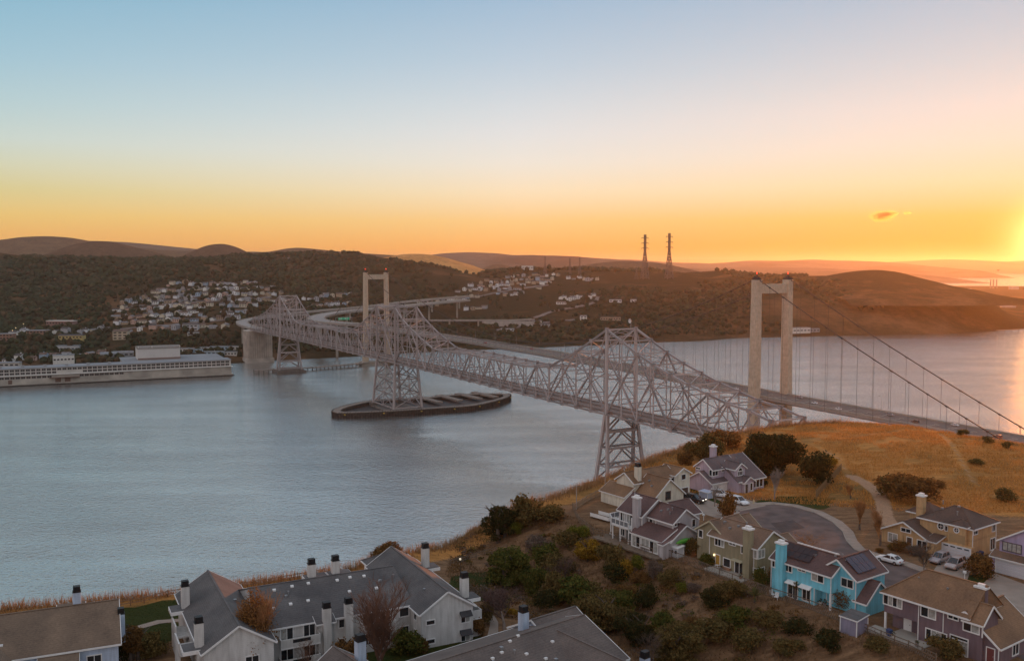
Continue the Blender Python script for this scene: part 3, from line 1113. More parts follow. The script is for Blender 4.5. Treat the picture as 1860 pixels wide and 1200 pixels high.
def fender():
    fm = mat('tarred_fender_timber', (0.075, 0.058, 0.05), 0.9, 0.4, 0.5, bump=.4, bscale=3)
    top = mat('grey_fender_walkway', (0.25, 0.205, 0.175), 0.9, 0.3, 0.4)
    t = thing('fender_ring', 'dark boat shaped timber fender ring standing in the water round the middle truss tower', 'bridge fender', (-90, 915, 0))
    P = [Vector((x + 90, y - 915, 0)) for x, y in FEND]
    n = len(P)
    # smooth the outline
    Q = []
    for i in range(n):
        a, b, c, d = P[i - 1], P[i], P[(i + 1) % n], P[(i + 2) % n]
        for u in (0, .5):
            Q.append(0.5 * ((2 * b) + (c - a) * u + (2 * a - 5 * b + 4 * c - d) * u * u + (3 * b - a - 3 * c + d) * u ** 3))
    w = MB()
    k = MB()
    cen = sum(Q, Vector()) / len(Q)
    for i in range(len(Q)):
        p, q = Q[i], Q[(i + 1) % len(Q)]
        def inn(v):
            dd = (cen - v)
            dd.normalize()
            return v + dd * 8.0
        pi, qi = inn(p), inn(q)
        w.hexa([(p.x, p.y, -2), (q.x, q.y, -2), (qi.x, qi.y, -2), (pi.x, pi.y, -2)], [(p.x, p.y, 4.8), (q.x, q.y, 4.8), (qi.x, qi.y, 4.8), (pi.x, pi.y, 4.8)])
        k.hexa([(p.x, p.y, 4.8), (q.x, q.y, 4.8), (qi.x, qi.y, 4.8), (pi.x, pi.y, 4.8)], [(p.x, p.y, 5.2), (q.x, q.y, 5.2), (qi.x, qi.y, 5.2), (pi.x, pi.y, 5.2)])
    w.build('fender_wall', fm, t)
    k.build('walkway', top, t)
    pl = MB()
    wl_ = MB()
    for i in range(len(Q)):
        p, q = Q[i], Q[(i + 1) % len(Q)]
        m = max(1, int((q - p).length / 2.2))
        nn = (q - p).cross(Vector((0, 0, 1))).normalized()
        for j in range(m):
            c = p + (q - p) * (j / m) + nn * .3
            pl.tube([(c.x, c.y, -2), (c.x, c.y, 5.6 + random.uniform(-.2, .5))], .32, 5)
        m2 = max(1, int((q - p).length / 5))
        for j in range(m2):
            c = p + (q - p) * (j / m2) - nn * .8
            wl_.bar((c.x, c.y, 5.2), (c.x, c.y, 6.3), .12, .12)
        a = p - nn * .8
        b = q - nn * .8
        wl_.bar((a.x, a.y, 6.3), (b.x, b.y, 6.3), .1, .1)
    tag(pl.build('timber_piles', fm, t), kind='stuff')
    tag(wl_.build('handrail', GALV, t), kind='stuff')
    yl = mat('yellow_reflector', (0.7, 0.5, 0.08), .5, .2)
    for i in range(0, len(Q), 1):
        p, q = Q[i], Q[(i + 1) % len(Q)]
        c = (p + q) / 2
        nn = (q - p).cross(Vector((0, 0, 1))).normalized()
        b = MB()
        c = c + nn * .75
        b.box(c.x - .7, c.y - .25, 3.2, c.x + .7, c.y + .25, 3.9)
        if i % 2 == 0:
            b.build('reflector', yl, t)
    fl = MB()
    inner = []
    for q in Q:
        dd = (cen - q)
        dd.normalize()
        inner.append(q + dd * 7.9)
    for i in range(len(inner)):
        fl.poly([(cen.x, cen.y, 1.6), (inner[i].x, inner[i].y, 1.6), (inner[(i + 1) % len(inner)].x, inner[(i + 1) % len(inner)].y, 1.6)])
    fl.build('inner_floor', mat('wet_dark_planking', (.055, .045, .042), .6, .4, .25), t)
    xb = MB()
    for f in (.5, .62, .74, .84):
        a = Vector((-162 + 90, 870 - 915, 0)).lerp(Vector((-3 + 90, 975 - 915, 0)), f)
        dd = Vector((-.55, .83, 0))
        xb.bar(a + dd * 22 + Vector((0, 0, 4.6)), a - dd * 22 + Vector((0, 0, 4.4)), 7, 1.4)
    xb.build('cross_walkway', top, t)


fender()

# ---------------------------------------------------------------- suspension bridge
SPX = Vector((184.0, 662.0, 0))
SRZ = math.atan2(0.862, -0.507)
SD, SL = Vector((-0.507, 0.862, 0)), Vector((0.862, 0.507, 0))
SPAN = 734.0


def deck_z(s):
    return float(np.interp(s, [-420, -181, 0, 150, 300, 450, 734, 820], [36, 42.5, 45.5, 49.5, 52, 53, 52.5, 52]))


def susp_pt(s, y, z):
    """bridge coordinates (y>0 is the near side) to the world"""
    p = SPX + SD * s - SL * y
    return Vector((p.x, p.y, z))


def suspension_bridge():
    br = thing('suspension_bridge', 'concrete suspension bridge with two portal towers and thin dark cables behind the truss bridge', 'bridge', SPX, SRZ)
    half = 15.2
    ctop = 127.5
    for s, z0 in ((0.0, 0.0), (SPAN, 0.0)):
        for sd in (1, -1):
            m = MB()
            lv = [(-2, 3.6, 4.2, 1.2), (deck_z(s) - 8, 3.1, 3.7, .6), (deck_z(s) + 20, 2.8, 3.5, .3), (ctop - 8, 2.6, 3.2, 0), (ctop, 2.6, 3.2, 0)]
            for (za, wa, la, oa), (zb, wb, lb, ob) in zip(lv[:-1], lv[1:]):
                ya, yb = sd * (half + oa), sd * (half + ob)
                c = .6

                def ring(z, y, w, l):
                    return [(s - l, y - w + c, z), (s - l + c, y - w, z), (s + l - c, y - w, z), (s + l, y - w + c, z), (s + l, y + w - c, z), (s + l - c, y + w, z), (s - l + c, y + w, z), (s - l, y + w - c, z)]
                r0, r1 = ring(za, ya, wa, la), ring(zb, yb, wb, lb)
                for q in range(8):
                    m.poly([r0[q], r0[(q + 1) % 8], r1[(q + 1) % 8], r1[q]])
                if zb == ctop:
                    m.poly(r1)
            m.build('tower_leg', TOWERC, br)
            h = MB()
            h.box(s - 2.8, sd * half - 1.6, ctop, s + 2.8, sd * half + 1.6, ctop + 1.6)
            h.box(s - 1.6, sd * half - 1.0, ctop + 1.6, s + 1.6, sd * half + 1.0, ctop + 2.6)
            h.build('cable_saddle', DARKC, br)
            b = MB()
            b.tube([(s, sd * half, ctop + 2.6), (s, sd * half, ctop + 4.2)], .12, 5)
            b.build('beacon_mast', DARKC, br)
            b = MB()
            b.tube([(s, sd * half, ctop + 4.0), (s, sd * half, ctop + 5.4)], .75 if s else .35, 8)
            b.build('beacon', REDL, br)
        m = MB()
        m.hexa([(s - 2.2, -half + 2.4, ctop - 9.5), (s + 2.2, -half + 2.4, ctop - 9.5), (s + 2.2, half - 2.4, ctop - 9.5), (s - 2.2, half - 2.4, ctop - 9.5)],
               [(s - 2.2, -half + 2.4, ctop - 3), (s + 2.2, -half + 2.4, ctop - 3), (s + 2.2, half - 2.4, ctop - 3), (s - 2.2, half - 2.4, ctop - 3)])
        m.build('cross_beam', TOWERC, br)
        m = MB()
        m.box(s - 2.4, -half + 2.5, deck_z(s) - 9, s + 2.4, half - 2.5, deck_z(s) - 4)
        m.build('cross_beam', TOWERC, br)
        m = MB()
        m.box(s - 10, -half - 11, -4, s + 10, half + 11, 3.2)
        m.box(s - 7, -half - 8, 3.2, s + 7, half + 8, 5.0)
        m.build('tower_footing', CONC, br)

    def cz(s):
        if s < 0:
            f = -s / 181.0
            return ctop + 1.2 + (deck_z(-181) + 2 - ctop - 1.2) * f - 9.0 * f * (1 - f) * 1.0
        if s > SPAN:
            f = (s - SPAN) / 147.0
            return ctop + 1.2 + (52 - ctop - 1.2) * f - 6.0 * f * (1 - f)
        u = (s - SPAN / 2) / (SPAN / 2)
        return 57.5 + (ctop + 1.2 - 57.5) * u * u
    for sd in (1, -1):
        y = sd * half
        pts = [(s, y, cz(s)) for s in np.concatenate([np.linspace(-190, 0, 22), np.linspace(0, SPAN, 60)[1:], np.linspace(SPAN, SPAN + 147, 14)[1:]])]
        t = MB()
        t.tube(pts, .34, 7)
        t.build('main_cable', DARKC, br, smooth=True)
        for s in list(np.arange(-173.6, -6, 12.4)) + list(np.arange(12.4, SPAN - 5, 12.4)) + list(np.arange(SPAN + 12.4, SPAN + 135, 12.4)):
            z = cz(s)
            if z > deck_z(s) + 1.5:
                beam('hanger', br, (s, y, deck_z(s) - .5), (s, y, z), .13, .13, DARKC)
                if s < 150:
                    beam('cable_band', br, (s - .55, y, z - .25), (s + .55, y, cz(s + .55) - .25 if False else z + .1), .95, .95, DARKC)
    ss = np.arange(-420, 821, 20.0)
    g, rd, rl, BARS = MB(), MB(), MB(), (MB(), MB(), MB())
    for a, b in zip(ss[:-1], ss[1:]):
        za, zb = deck_z(a), deck_z(b)
        w = 14.2
        # streamlined box girder
        sec = [(-w, -.9), (-7, -3.2), (7, -3.2), (w, -.9), (w, -.25), (-w, -.25)]
        for i in range(len(sec)):
            p, q = sec[i], sec[(i + 1) % len(sec)]
            g.poly([(a, p[0], za + p[1]), (a, q[0], za + q[1]), (b, q[0], zb + q[1]), (b, p[0], zb + p[1])])
        rd.hexa([(a, -w + .8, za - .2), (b, -w + .8, zb - .2), (b, w - .8, zb - .2), (a, w - .8, za - .2)], [(a, -w + .8, za), (b, -w + .8, zb), (b, w - .8, zb), (a, w - .8, za)])
        for y, bb in zip((-w + .9, w - 3.6, w - .9), BARS):
            bb.bar((a, y, za + .45), (b, y, zb + .45), .35, .9)
        for y in (-w + .2, w - .2):
            rl.bar((a, y, za + 1.3), (b, y, zb + 1.3), .12, .12)
            for q in range(8):
                x = a + 20 * q / 8
                rl.bar((x, y, za), (x, y, za + 1.3), .12, .12)
    g.build('box_girder', mat('pale_girder_steel', (0.36, 0.31, 0.29), .55, .1, .05), br)
    rd.build('roadway', mat('bridge_roadway', (0.15, 0.12, 0.105), .85, .2, .1), br)
    for bb in BARS:
        bb.build('barrier', CONC, br)
    tag(rl.build('railing', GALV, br), kind='stuff')
    ln = MB()
    for a in np.arange(-300, 730, 12.0):
        for y in (-6.5, -2.8, .9, 4.6):
            if abs(y) < 6:
                ln.box(a, y - .08, deck_z(a) + .02, a + 3.6, y + .08, deck_z(a) + .09)
    tag(ln.build('lane_markings', mat('lane_paint', (.6, .58, .52), .7, .1), br), kind='stuff')
    return br


suspension_bridge()


def street_lamp_mesh():
    p, a, h = MB(), MB(), MB()
    p.tube([(0, 0, 0), (0, 0, 9.5)], [.14, .08], 6)
    a.tube([(0, 0, 9.4), (.9, 0, 9.95), (2.2, 0, 10.1)], .06, 5)
    h.box(1.9, -.28, 9.98, 2.9, .28, 10.2)
    return p.mesh('lamp_pole', GALV), a.mesh('lamp_arm', GALV), h.mesh('lamp_head', BLACKM)


LP = street_lamp_mesh()
_sp = ['east of the tall tower', 'west of the tall tower']
for i, s in enumerate(list(np.arange(-175, 700, 46.0))):
    p = susp_pt(s, -13.6, deck_z(s))
    where = 'on the bridge right' if s < 0 else 'on the bridge left'
    n = int(abs(s) // 46) + 1
    nm = ['nearest to', 'second from', 'third from', 'fourth from', 'fifth from', 'sixth from', 'seventh from', 'eighth from', 'ninth from', 'tenth from', 'eleventh from', 'twelfth from', 'thirteenth from', 'fourteenth from', 'fifteenth from', 'sixteenth from'][min(n - 1, 15)]
    t = thing('street_lamp', 'curved street lamp %s of the near concrete tower, %s it' % (where, nm), 'street lamp', p, SRZ + math.pi / 2 * (1 if i % 2 else -1) + (math.pi if i % 2 == 0 else 0), 'street lamps along the suspension bridge')
    for q, me in zip(('pole', 'arm', 'lamp_head'), LP):
        link(q, me, t)


# ---------------------------------------------------------------- swept approach roads
def swept(name, label, cat, pts, width, thick, pier_every=0, rail=True, ground=None, matd=DECKC):
    P = [Vector(p) for p in pts]
    # Catmull-Rom refinement
    Q = []
    for i in range(len(P) - 1):
        a, b, c, d = P[max(i - 1, 0)], P[i], P[i + 1], P[min(i + 2, len(P) - 1)]
        for u in (0, .25, .5, .75):
            Q.append(.5 * ((2 * b) + (c - a) * u + (2 * a - 5 * b + 4 * c - d) * u * u + (3 * b - a - 3 * c + d) * u ** 3))
    Q.append(P[-1])
    t = thing(name, label, cat, P[0])
    o = P[0]
    d, r = MB(), MB()
    L, Rr = [], []
    for i, p in enumerate(Q):
        q = Q[min(i + 1, len(Q) - 1)] - Q[max(i - 1, 0)]
        nn = Vector((q.y, -q.x, 0)).normalized() * width / 2
        L.append(p - o - nn)
        Rr.append(p - o + nn)
    dz = Vector((0, 0, thick))
    for i in range(len(Q) - 1):
        d.hexa([L[i] - dz, Rr[i] - dz, Rr[i + 1] - dz, L[i + 1] - dz], [L[i], Rr[i], Rr[i + 1], L[i + 1]])
        for S in (L, Rr):
            r.bar(S[i] + Vector((0, 0, .5)), S[i + 1] + Vector((0, 0, .5)), .5, 1.1)
    d.build('deck', matd, t)
    if rail:
        r.build('parapet', CONC, t)
    if pier_every:
        acc = 0
        for i in range(1, len(Q)):
            acc += (Q[i] - Q[i - 1]).length
            if acc > pier_every:
                acc = 0
                p = Q[i]
                gz = float(far_z(p.x, p.y)) - 2
                if p.z - thick > gz + 3:
                    b = MB()
                    c = p - o
                    b.box(c.x - 1.6, c.y - 1.6, gz - o.z, c.x + 1.6, c.y + 1.6, p.z - thick - o.z)
                    b.build('pier', CONC, t)
    return t


def lift(pts, up=1.2):
    return [(x, y, max(z, float(far_z(x, y)) + up)) for x, y, z in pts]


APP = mat('approach_road_concrete', (0.30, 0.265, 0.25), .85, .15, .03)
swept('approach_viaduct', 'curved road viaduct sweeping off the far end of the truss bridge round to the hillside', 'viaduct',
      lift([(-361, 1329, 47.6), (-398, 1398, 48), (-425, 1470, 48.5), (-430, 1540, 49), (-412, 1610, 51), (-369, 1680, 54), (-276, 1750, 60), (-186, 1850, 68), (-90, 1920, 74)]), 17, 2.2, 55, matd=APP)
swept('approach_viaduct', 'curved road viaduct bending right from the far end of the suspension bridge', 'viaduct',
      lift([(-222, 1354, 52), (-262, 1396, 52), (-298, 1450, 52), (-316, 1510, 53), (-314, 1565, 55), (-296, 1610, 57), (-250, 1665, 60), (-180, 1745, 64), (-90, 1830, 70)]), 26, 2.4, 55, matd=APP)
swept('ramp_viaduct', 'low straight ramp viaduct on round columns below the hillside houses', 'viaduct',
      [(-215, 1690, 37), (-162, 1706, 37), (-100, 1718, 36.5), (-50, 1728, 36), (0, 1740, 35.5), (40, 1760, 36)], 11, 2.0, 45, matd=APP)


def retaining_wall():
    t = thing('retaining_wall', 'long pale concrete retaining wall at the right end of the ramp viaduct', 'wall', (-55, 1722, 20))
    for i in range(12):
        b = MB()
        x0 = i * 8.0
        b.box(x0 + .1, x0 * .2, 0, x0 + 7.9, x0 * .2 + 1.6, 14.5 - .12 * i)
        b.build('wall_panel', mat('pale_wall_concrete', (0.42, 0.37, 0.34), .85, .12, .1), t)


retaining_wall()


def gantry():
    t = thing('sign_gantry', 'green motorway sign on a gantry over the curve behind the suspension bridge', 'road sign', (-248, 1378, 52), SRZ + math.pi)
    b = MB()
    b.box(-.2, -8.5, 5.2, .2, 8.5, 8.6)
    b.build('sign_panel', mat('glowing_green_sign_paint', (0.02, 0.30, 0.16), .5, .08, emit=(0.02, .30, .16), es=.25), t)  # panel colour is also emitted, so the sign glows without a lamp
    b = MB()
    for y0, y1, z in ((-7.5, -2, 7.3), (-7.2, -3, 6.1), (1, 7, 7.3), (1.6, 6.4, 6.1)):
        for k in range(int((y1 - y0) / .8)):
            b.box(.2, y0 + k * .8, z, .26, y0 + k * .8 + .5, z + .6)
    b.build('sign_lettering', WHITE, t)
    for y in (-12.5, 12.5):
        b = MB()
        b.tube([(0, y, 0), (0, y, 8.8)], .3, 6)
        b.build('post', GALV, t)
    b = MB()
    b.bar((0, -12.5, 8.8), (0, 12.5, 8.8), .5, .5)
    b.build('cross_bar', GALV, t)


gantry()


# ================================================================ far shore: town, works, pylons, woods
ORD = ['first', 'second', 'third', 'fourth', 'fifth', 'sixth', 'seventh', 'eighth', 'ninth', 'tenth', 'eleventh', 'twelfth', 'thirteenth', 'fourteenth', 'fifteenth', 'sixteenth',
       'seventeenth', 'eighteenth', 'nineteenth', 'twentieth', '21st', '22nd', '23rd', '24th', '25th']
HC = [('white', (0.70, 0.70, 0.72)), ('white', (0.74, 0.73, 0.70)), ('cream', (0.60, 0.53, 0.42)), ('grey', (0.38, 0.38, 0.40)), ('tan', (0.42, 0.31, 0.22)), ('bluish', (0.34, 0.44, 0.55)), ('pinkish', (0.50, 0.34, 0.28))]
HM = [mat('far_wall_%s_%d' % (n.replace(' ', '_'), i), c, .8, .12, .2) for i, (n, c) in enumerate(HC)]
RC = [('dark', (0.085, 0.075, 0.075)), ('grey', (0.22, 0.21, 0.22)), ('brown', (0.15, 0.10, 0.08))]
RM = [mat('far_roof_' + n, c, .85, .3, .2) for n, c in RC]
FWIN = mat('far_window_dark', (0.03, 0.03, 0.035), .2, .3, .5)


def far_house_mesh(v, wall, roof):
    b = MB()
    W, D, H = [(12, 9, 5.6), (10, 10, 6.2), (15, 9, 4.2), (9, 12, 6.5), (13, 8, 3.6)][v]
    b.box(-W / 2, -D / 2, -5, W / 2, D / 2, H, 0)
    rise = 2.2 if v != 4 else 1.5
    o = .5
    if v in (0, 2, 4):
        for sy in (-1, 1):
            b.hexa([(-W / 2 - o, sy * (D / 2 + o), H - .3), (W / 2 + o, sy * (D / 2 + o), H - .3), (W / 2 + o, 0, H + rise - .1), (-W / 2 - o, 0, H + rise - .1)][::sy],
                   [(-W / 2 - o, sy * (D / 2 + o), H), (W / 2 + o, sy * (D / 2 + o), H), (W / 2 + o, 0, H + rise + .2), (-W / 2 - o, 0, H + rise + .2)][::sy], 1)
        for sx in (-1, 1):
            b.poly([(sx * W / 2, -D / 2, H), (sx * W / 2, D / 2, H), (sx * W / 2, 0, H + rise)], 0)
    else:
        for sx in (-1, 1):
            b.hexa([(sx * (W / 2 + o), -D / 2 - o, H - .3), (sx * (W / 2 + o), D / 2 + o, H - .3), (0, D / 2 + o, H + rise - .1), (0, -D / 2 - o, H + rise - .1)][::sx],
                   [(sx * (W / 2 + o), -D / 2 - o, H), (sx * (W / 2 + o), D / 2 + o, H), (0, D / 2 + o, H + rise + .2), (0, -D / 2 - o, H + rise + .2)][::sx], 1)
        for sy in (-1, 1):
            b.poly([(-W / 2, sy * D / 2, H), (W / 2, sy * D / 2, H), (0, sy * D / 2, H + rise)], 0)
    nw = 3 if W > 11 else 2
    for r_ in range(2 if H > 5 else 1):
        for i in range(nw):
            x = -W / 2 + (i + .5) * W / nw
            b.box(x - .9, -D / 2 - .06, 1.2 + r_ * 2.6, x + .9, -D / 2 - .02, 2.6 + r_ * 2.6, 2)
            if D > 9.5:
                y = -D / 2 + (i + .5) * D / nw
                b.box(W / 2 + .02, y - .8, 1.2 + r_ * 2.6, W / 2 + .06, y + .8, 2.6 + r_ * 2.6, 2)
    if v in (0, 1):
        b.box(W * .3, D * .1, H, W * .3 + 1, D * .1 + 1, H + rise + 1.2, 0)
    if v == 2:
        b.box(W / 2, -D / 2 + 1, -5, W / 2 + 5, D / 2 - 2, 2.8, 0)
        b.box(W / 2, -D / 2 + .7, 2.8, W / 2 + 5.3, D / 2 - 1.7, 3.1, 1)
    return b.mesh('town_house', [wall, roof, FWIN])


HMESH = {}
ROWS = [('the topmost row of the left town', 300, 517, 470, 514, 17), ('the second row down of the left town', 275, 529, 500, 523, 21),
        ('the third row down of the left town', 245, 541, 515, 533, 24), ('the middle row of the left town', 215, 551, 515, 543, 25),
        ('the fourth row up of the left town', 205, 562, 470, 553, 22), ('the third lowest row of the left town', 205, 576, 455, 565, 18),
        ('the second lowest row of the left town', 205, 588, 440, 578, 15), ('the lowest row of the left town', 222, 601, 420, 592, 9),
        ('the upper row behind the far truss peak', 548, 546, 640, 533, 9), ('the lower row behind the far truss peak', 556, 556, 640, 550, 8),
        ('the lone row right of the far tower', 745, 550, 800, 556, 5), ('the lower row of the middle town', 792, 546, 872, 538, 8),
        ('the second row of the middle town', 826, 529, 985, 521, 15), ('the third row of the middle town', 850, 520, 1000, 512, 16),
        ('the fourth row of the middle town', 870, 512, 1008, 505, 15), ('the topmost row of the middle town', 905, 504, 1020, 498, 11),
        ('the group above the ramp wall', 900, 535, 955, 531, 5), ('the curved row of similar houses', 1016, 544, 1080, 537, 9),
        ('the ridge row left of the pylons', 1030, 505, 1090, 507, 7), ('the scattered row just behind the warehouse', 5, 656, 195, 641, 9), ('the row among trees at the left edge', 15, 606, 130, 602, 6), ('the short row between school and town', 140, 606, 200, 596, 5),
        ('the low row beside the ramp viaduct', 840, 561, 885, 559, 4)]
HOUSE_XY = []


def town():
    r = random.Random(5)
    for where, x0, y0, x1, y1, n in ROWS:
        for i in range(n):
            if n > 9 and r.random() < .06:
                continue
            f = (i + .5) / n
            px = x0 + (x1 - x0) * f + r.uniform(-2, 2)
            py = y0 + (y1 - y0) * f + r.uniform(-2.5, 2.5)
            p = far_hit(px, py + 2)
            if p is None:
                continue
            HOUSE_XY.append((p.x, p.y))
            ci = r.choices(range(7), [5, 4, 4, 5, 4, 2, 3])[0]
            if 'similar houses' in where:
                ci = 1
            ri = r.choices(range(3), [4, 4, 3])[0]
            v = r.randrange(5)
            key = (v, ci, ri)
            if key not in HMESH:
                HMESH[key] = far_house_mesh(v, HM[ci], RM[ri])
            s = r.uniform(.76, 1.05)
            o = link('town_house', HMESH[key], None, (p.x, p.y, p.z), r.choice((0, .25, -.2, math.pi / 2, 1.3)) + r.uniform(-.1, .1), (s, s, s))
            tag(o, '%s %s roofed house, %s from left in %s' % (HC[ci][0], RC[ri][0], ORD[i], where), 'house', 'small houses of the hillside towns')


town()


def far_block(name, cat, px, py, w, dpt, h, rz, wall, roof, label, rows=1, cols=6, gable=0.0, group=None, wz=None):
    p = far_hit(px, py)
    t = thing(name, label, cat, p, rz, group)
    b = MB()
    b.box(-w / 2, 0, -6, w / 2, dpt, h)
    b.build('wall', wall, t)
    b = MB()
    if gable:
        b.poly([(-w / 2 - .5, -.5, h), (w / 2 + .5, -.5, h), (w / 2 + .5, dpt / 2, h + gable), (-w / 2 - .5, dpt / 2, h + gable)])
        b.poly([(-w / 2 - .5, dpt / 2, h + gable), (w / 2 + .5, dpt / 2, h + gable), (w / 2 + .5, dpt + .5, h), (-w / 2 - .5, dpt + .5, h)])
        for sx in (-1, 1):
            b.poly([(sx * w / 2, 0, h), (sx * w / 2, dpt, h), (sx * w / 2, dpt / 2, h + gable - .05)])
    else:
        b.box(-w / 2 - .4, -.4, h, w / 2 + .4, dpt + .4, h + .6)
    b.build('roof', roof, t)
    wm = MB()
    ww = w / cols * .6
    hh = min(2.0, h / rows * .5)
    wm.box(-ww / 2, -.12, -hh / 2, ww / 2, .02, hh / 2)
    me = wm.mesh('block_window', FWIN)
    for r_ in range(rows):
        for c in range(cols):
            link('window', me, t, (-w / 2 + (c + .5) * w / cols, -.02, (r_ + .55) * h / rows))
    return t


PALE = mat('pale_works_wall', (0.50, 0.47, 0.43), .8, .14, .08)
WORN = mat('stained_wharf_wall', (0.40, 0.365, 0.32), .85, .3, .07, bump=.1, bscale=.5)
GREYROOF = mat('grey_flat_roof', (0.24, 0.25, 0.27), .8, .15, .04)
BRICK = mat('brown_brick_wall', (0.30, 0.17, 0.12), .85, .2, .2)
YEL = mat('yellow_ochre_wall', (0.50, 0.38, 0.16), .8, .12, .2)
BLUEW = mat('pale_blue_shed_wall', (0.40, 0.52, 0.60), .7, .15, .1)


def wharf():
    t = thing('wharf_warehouse', 'long low pale warehouse with rows of dark windows standing on the wharf at the water', 'warehouse', (-579, 1052, 0), math.atan2(111, 228))
    b = MB()
    b.box(-160, -1.5, 1.2, 256, 116, 2.6)
    b.build('wharf_deck', CONC, t)
    b = MB()
    for x in np.arange(-158, 256, 4.0):
        b.tube([(x, -.8, -4), (x, -.8, 1.2)], .45, 6)
    for x in np.arange(-158, 256, 8.0):
        b.bar((x, -1.6, .6), (x + 7.4, -1.6, .6), .5, 1.0)
    tag(b.build('wharf_piles', mat('dark_wharf_timber', (.06, .05, .045), .9, .3), t), kind='stuff')
    b = MB()
    b.box(-160, 0, 2.6, 254, 32, 11.5)
    b.box(132, 32, 2.6, 252, 112, 17.5)
    b.build('lower_wall', WORN, t)
    b = MB()
    b.box(-160, -1.2, 11.5, 255.5, 4.0, 12.1)
    b.build('ledge', mat('white_ledge_paint', (.66, .65, .62), .7, .1), t)
    b = MB()
    b.box(-160, 3, 12.1, 254, 30, 19.4)
    b.build('upper_wall', PALE, t)
    b = MB()
    b.box(-160.5, 2.4, 19.4, 254.6, 33, 20.0)
    b.box(131, 33, 17.5, 253, 113, 18.3)
    b.box(-160, 30, 11.5, 131, 33, 12.2)
    b.build('roof', GREYROOF, t)
    w = MB()
    w.box(-2.1, -.12, -1.15, 2.1, .05, 1.15)
    wm = w.mesh('warehouse_window', FWIN)
    f = MB()
    f.box(-2.25, -.2, -1.3, 2.25, -.02, -1.16)
    f.box(-.08, -.2, -1.15, .08, -.02, 1.15)
    fm = f.mesh('warehouse_window_frame', PALE)
    for x in np.arange(-150, 252, 5.4):
        for z in (17.4, 13.9):
            if z < 15 and 60 < x < 84:
                continue
            o = link('window', wm, t, (x, 2.98, z))
            link('window_frame', fm, o, (0, 0, 0))
    for x in list(np.arange(-150, -70, 5.4)) + list(np.arange(-20, 52, 5.4)) + list(np.arange(84, 128, 5.4)):
        o = link('window', wm, t, (x, -.02, 9.4))
        link('window_frame', fm, o, (0, 0, 0))
    for x in np.arange(-150, -96, 5.4):
        link('window', wm, t, (x, -.02, 5.6))
    for x0, x1 in ((56, 62), (66, 72), (8, 12), (-62, -57)):
        b = MB()
        b.box(x0, -.3, 2.6, x1, .1, 7.2)
        b.build('loading_door', mat('rusty_door', (.16, .10, .08), .8, .3), t)
    b = MB()
    b.box(50, -3.0, 7.6, 82, 0, 8.2)
    b.build('canopy', mat('rusty_door', (.16, .10, .08)), t)
    for x in np.arange(-140, 120, 23.0):
        b = MB()
        b.box(x, 14, 20.0, x + 3.4, 18, 22.0)
        b.build('roof_vent', GALV, t)
    # tall hall on the roof
    b = MB()
    b.box(150, 56, 18.3, 200, 98, 33)
    b.build('hall_wall', mat('hall_wall_paint', (.58, .55, .52), .8, .08, .05), t)
    b = MB()
    b.box(149.6, 55.6, 19.0, 200.4, 55.9, 21.0)
    b.build('hall_band', mat('brown_band', (.22, .15, .13), .8, .1), t)
    b = MB()
    b.poly([(149, 55, 33), (201, 55, 33), (201, 99, 33), (149, 99, 33)][::-1])
    b.hexa([(149, 55, 33), (201, 55, 33), (201, 99, 33), (149, 99, 33)], [(149, 55, 33.6), (201, 55, 33.6), (201, 77, 35.2), (149, 77, 35.2)])
    b.build('hall_roof', mat('brown_hall_roof', (.22, .19, .17), .85, .2), t)
    b = MB()
    for x in (150, 166, 199):
        b.box(x, 55.5, 33, x + 1, 56.5, 36)
    b.build('roof_mast', PALE, t)


wharf()
_ang = math.atan2(111, 228)
far_block('office_building', 'office', 116, 662, 26, 12, 12, _ang, mat('white_office_wall', (.66, .64, .6), .7, .08), GREYROOF, 'small white office block with tall dark windows behind the wharf warehouse roof', 1, 6)
far_block('storage_shed', 'shed', 198, 651, 22, 16, 6, _ang, mat('grey_shed_wall', (.3, .3, .31), .8, .15), GREYROOF, 'grey gabled shed left of the tall hall behind the warehouse', 1, 4, 2.5)
far_block('storage_shed', 'shed', 225, 649, 26, 16, 6, _ang, mat('grey_shed_wall', (.3, .3, .31)), RM[1], 'long grey shed just left of the tall pale hall', 1, 4, 2)
far_block('brick_building', 'building', 8, 622, 24, 14, 13, .1, BRICK, GREYROOF, 'brown brick block at the left edge of the far town', 3, 5)
far_block('brick_building', 'building', 66, 612, 30, 16, 9, .1, BRICK, GREYROOF, 'flat roofed brick building below the bare cutting at far left', 2, 6)
far_block('school_building', 'building', 108, 592, 48, 14, 8, -.12, mat('red_brown_wall', (.27, .16, .14), .8, .1), mat('white_flat_roof', (.66, .6, .55), .8, .1), 'long brown building with pale flat roof below the wooded hill', 1, 9)
far_block('yellow_building', 'building', 128, 623, 36, 14, 11, .05, YEL, RM[0], 'yellow ochre building with a dark roof among trees at left', 2, 7, 2)
far_block('grey_building', 'building', 122, 640, 32, 12, 8, .1, mat('pale_grey_wall', (.46, .46, .47), .8, .1), GREYROOF, 'pale grey low building in front of the yellow ochre one', 1, 6)
far_block('low_store', 'building', 12, 668, 30, 12, 6, .2, PALE, GREYROOF, 'low pale store behind the left end of the warehouse', 1, 5)
far_block('terrace_house', 'building', 218, 618, 22, 12, 13, .05, mat('far_wall_cream_big', (.46, .38, .28), .8, .1), RM[2], 'tall cream gabled building at the lower left corner of the town', 3, 3, 3)
far_block('apartment_house', 'building', 345, 601, 24, 14, 10, .1, mat('pale_grey_wall', (.46, .46, .47)), RM[0], 'broad grey house with dark windows above the waterfront trees', 2, 4, 2.5)
far_block('concrete_plant', 'building', 350, 611, 16, 10, 5, .1, mat('white_office_wall', (.66, .64, .6)), GREYROOF, 'low white house at the edge of the dark waterfront trees', 1, 3)
